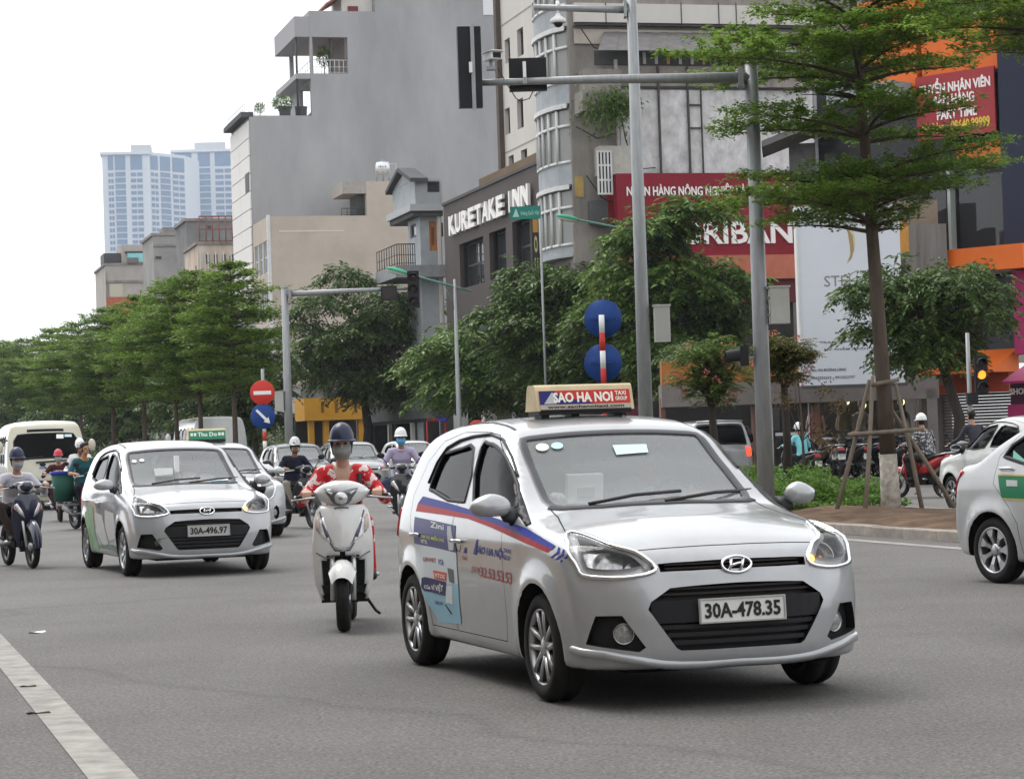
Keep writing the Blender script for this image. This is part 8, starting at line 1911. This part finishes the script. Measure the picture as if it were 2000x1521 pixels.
person('rider in maroon top with red helmet in front of the minibus', q.location, aR, M('top maroon', (.07, .018, .022), rough=.9), DARKTR, hips=(-.24, 0, .74), lean=.16, sc_=.9, helmet=M('helmet red', (.48, .05, .07), rough=.35), mask=M('mask pale grey', (.30, .30, .32)), knees=.7)
aP = -1.30; q = bike('motorbike', 'motorbike carrying two riders behind the green bin', 157, 48, aP, BLACKPT, 'narrow')
person('rider in white shirt with grey white helmet in front of a passenger', q.location, aP, M('shirt white', (.55, .55, .56), rough=.85), DARKTR, hips=(-.12, 0, .86), helmet=M('helmet grey white', (.50, .50, .50), rough=.3), helm_style='full', skin=SKIN2, knees=.6)
person('passenger in white with white helmet behind the rider in white shirt', q.location, aP, M('shirt white', (.55, .55, .56)), DARKTR, hips=(-.52, .02, .90), hands=((-.12, -.15, 1.02), (-.12, .15, 1.02)), feet=((-.28, -.18, .42), (-.28, .18, .42)), helmet=M('helmet white', (.72, .72, .71)), helm_style='full', knees=.8)
aT = -1.0; q = bike('motorbike', 'motorbike of the man in teal uniform with green bin', 168, 43.5, aT, BLACKPT, 'spoke')
person('bareheaded man in teal work shirt with orange shoulders', q.location, aT, M('uniform teal', (.015, .085, .10), rough=.85, var=.15, scale=6), M('trousers navy', (.012, .014, .022), rough=.9), hips=(-.20, 0, .82), lean=.08, sleeve='short', head_turn=.25, skin=M('skin warm', (.36, .19, .11), rough=.5), collar=M('shoulder orange', (.50, .22, .05), rough=.85), knees=.6)
bn = thing('bin', 'large dark green bin with blue rim carried on the motorbike', 'bin', q.location+Matrix.Rotation(aT, 3, 'Z') @ V((-.42, -.30, .52)), aT)
b_ = MB(); b_.tube([(0, 0, 0), (0, 0, .50)], [.17, .215], M('bin green', (.015, .075, .055), rough=.6, var=.2), 18); b_.build('tub', bn); b_ = MB(); b_.lathe([(.20, .50), (.225, .50), (.23, .56), (.20, .56)], M('bin blue', (.02, .04, .30), rough=.5), 22); b_.build('rim', bn)
b_ = MB(); b_.box((0, .1, -.06), (.4, .35, .03), GALV); b_.build('carrier', bn)
aY = 2.05; q = bike('motorbike', 'dark motorbike of the woman in turquoise jacket seen from behind', 1556, 58, aY, BLACKPT, 'narrow')
person('woman in turquoise jacket and white helmet seen from behind', q.location, aY, M('jacket turquoise', (.17, .50, .55), rough=.8, var=.08, scale=8), DARKTR, hips=(-.24, 0, .78), lean=.12, helmet=M('helmet white', (.72, .72, .71)), helm_style='full', knees=.7, vox=.012)
aX = 2.15; q = bike('motorbike', 'red motorbike seen from behind between the tree stakes', 1797, 46, aX, M('bike red', (.38, .02, .02), rough=.3, coat=.6), 'spoke')
person('rider in black and white patterned shirt behind the tree stakes', q.location, aX, patterned('black white print', (.035, .035, .04), (.5, .5, .5), 22, .36), DARKTR, hips=(-.24, 0, .84), lean=.16, helmet=M('helmet white', (.72, .72, .71)), knees=.8, vox=.012)
aZ = 2.0; q = bike('motorbike', 'grey motorbike mostly hidden behind the white car', 1893, 47, aZ, GREYPT, 'narrow')
person('bareheaded rider in dark grey jacket beyond the white car', q.location, aZ, M('jacket dark', (.035, .035, .045), rough=.85), DARKTR, hips=(-.24, 0, .90), lean=.10, knees=.7, vox=.013)
aH = 1.9; q = bike('motorbike', 'motorbike mostly hidden behind the signal pole', 1476, 65, aH, BLACKPT, 'narrow')
person('rider with dark helmet half hidden by the signal pole', q.location, aH, M('jacket navy', (.02, .025, .06), rough=.85), DARKTR, hips=(-.24, 0, .86), helmet=M('helmet dark grey', (.05, .05, .055), rough=.4), helm_style='full', knees=.7, vox=.013)
# drivers
LTB = M('driver shirt blue', (.20, .27, .36), rough=.85)
dr = person('driver in pale blue shirt behind the windscreen of the nearest taxi', carA.location, PA[2], LTB, DARKTR, hips=(-1.33, .36, .66), lean=-.06, sc_=.9, hands=((-.90, .24, 1.02), (-.90, .48, 1.02)), feet=((-.62, .28, .42), (-.62, .44, .42)), knees=.1, vox=.013)
d2_ = dup(dr, None, {LTB: WHITEP}, 'driver in white shirt behind the windscreen of taxi 30A-496.97'); d2_.location = carB.location; d2_.rotation_euler = carB.rotation_euler
# bikes parked before the shop front
pk = bike('parked_motorbike', 'black motorbike parked by the shop, leftmost of the row', 1600, 61.5, 1.9, BLACKPT, 'narrow', g='motorbikes parked before the clothes shop')
for i, (px, d, a, m) in enumerate(((1622, 61.2, 1.75, GREYPT), (1645, 61.8, 2.0, BLACKPT), (1668, 61.0, 1.8, BLACKPT), (1690, 61.5, 1.9, NVP), (1716, 61.3, 1.7, BLACKPT), (1742, 61.6, 1.95, GREYPT), (1768, 61.2, 1.85, BLACKPT))):
    c_ = dup(pk, None, {BLACKPT: m}, ['grey parked motorbike beside the leftmost black one', 'black parked motorbike below the olive mannequin left of the stakes', 'black parked motorbike between the two left stakes', 'navy parked motorbike behind the lime washed trunk', 'black parked motorbike just right of the tree trunk', 'grey parked motorbike right of the tree trunk', 'black parked motorbike at the right end of the row'][i]); c_.location = base_at(px, d)+V((0, 0, .12)); c_.rotation_euler = (0, 0, a)
pk.location.z += .12
# ---------------------------------------------------------------- air between here and the towers
hz_ = MB(); hz_.box((0, 830, 98), (1880, 1780, 200), M('tmp haze', (1, 1, 1))); hz_.mats = []; hzo = hz_.build('haze'); tag(hzo, kind='stuff')
hm = bpy.data.materials.new('air'); hm.use_nodes = True; t = hm.node_tree; t.nodes.clear(); o_ = t.nodes.new('ShaderNodeOutputMaterial'); pv = t.nodes.new('ShaderNodeVolumePrincipled'); pv.inputs['Color'].default_value = (.86, .92, 1, 1); pv.inputs['Density'].default_value = .00015; pv.inputs['Anisotropy'].default_value = .2
t.links.new(pv.outputs[0], o_.inputs['Volume']); hzo.data.materials.append(hm)
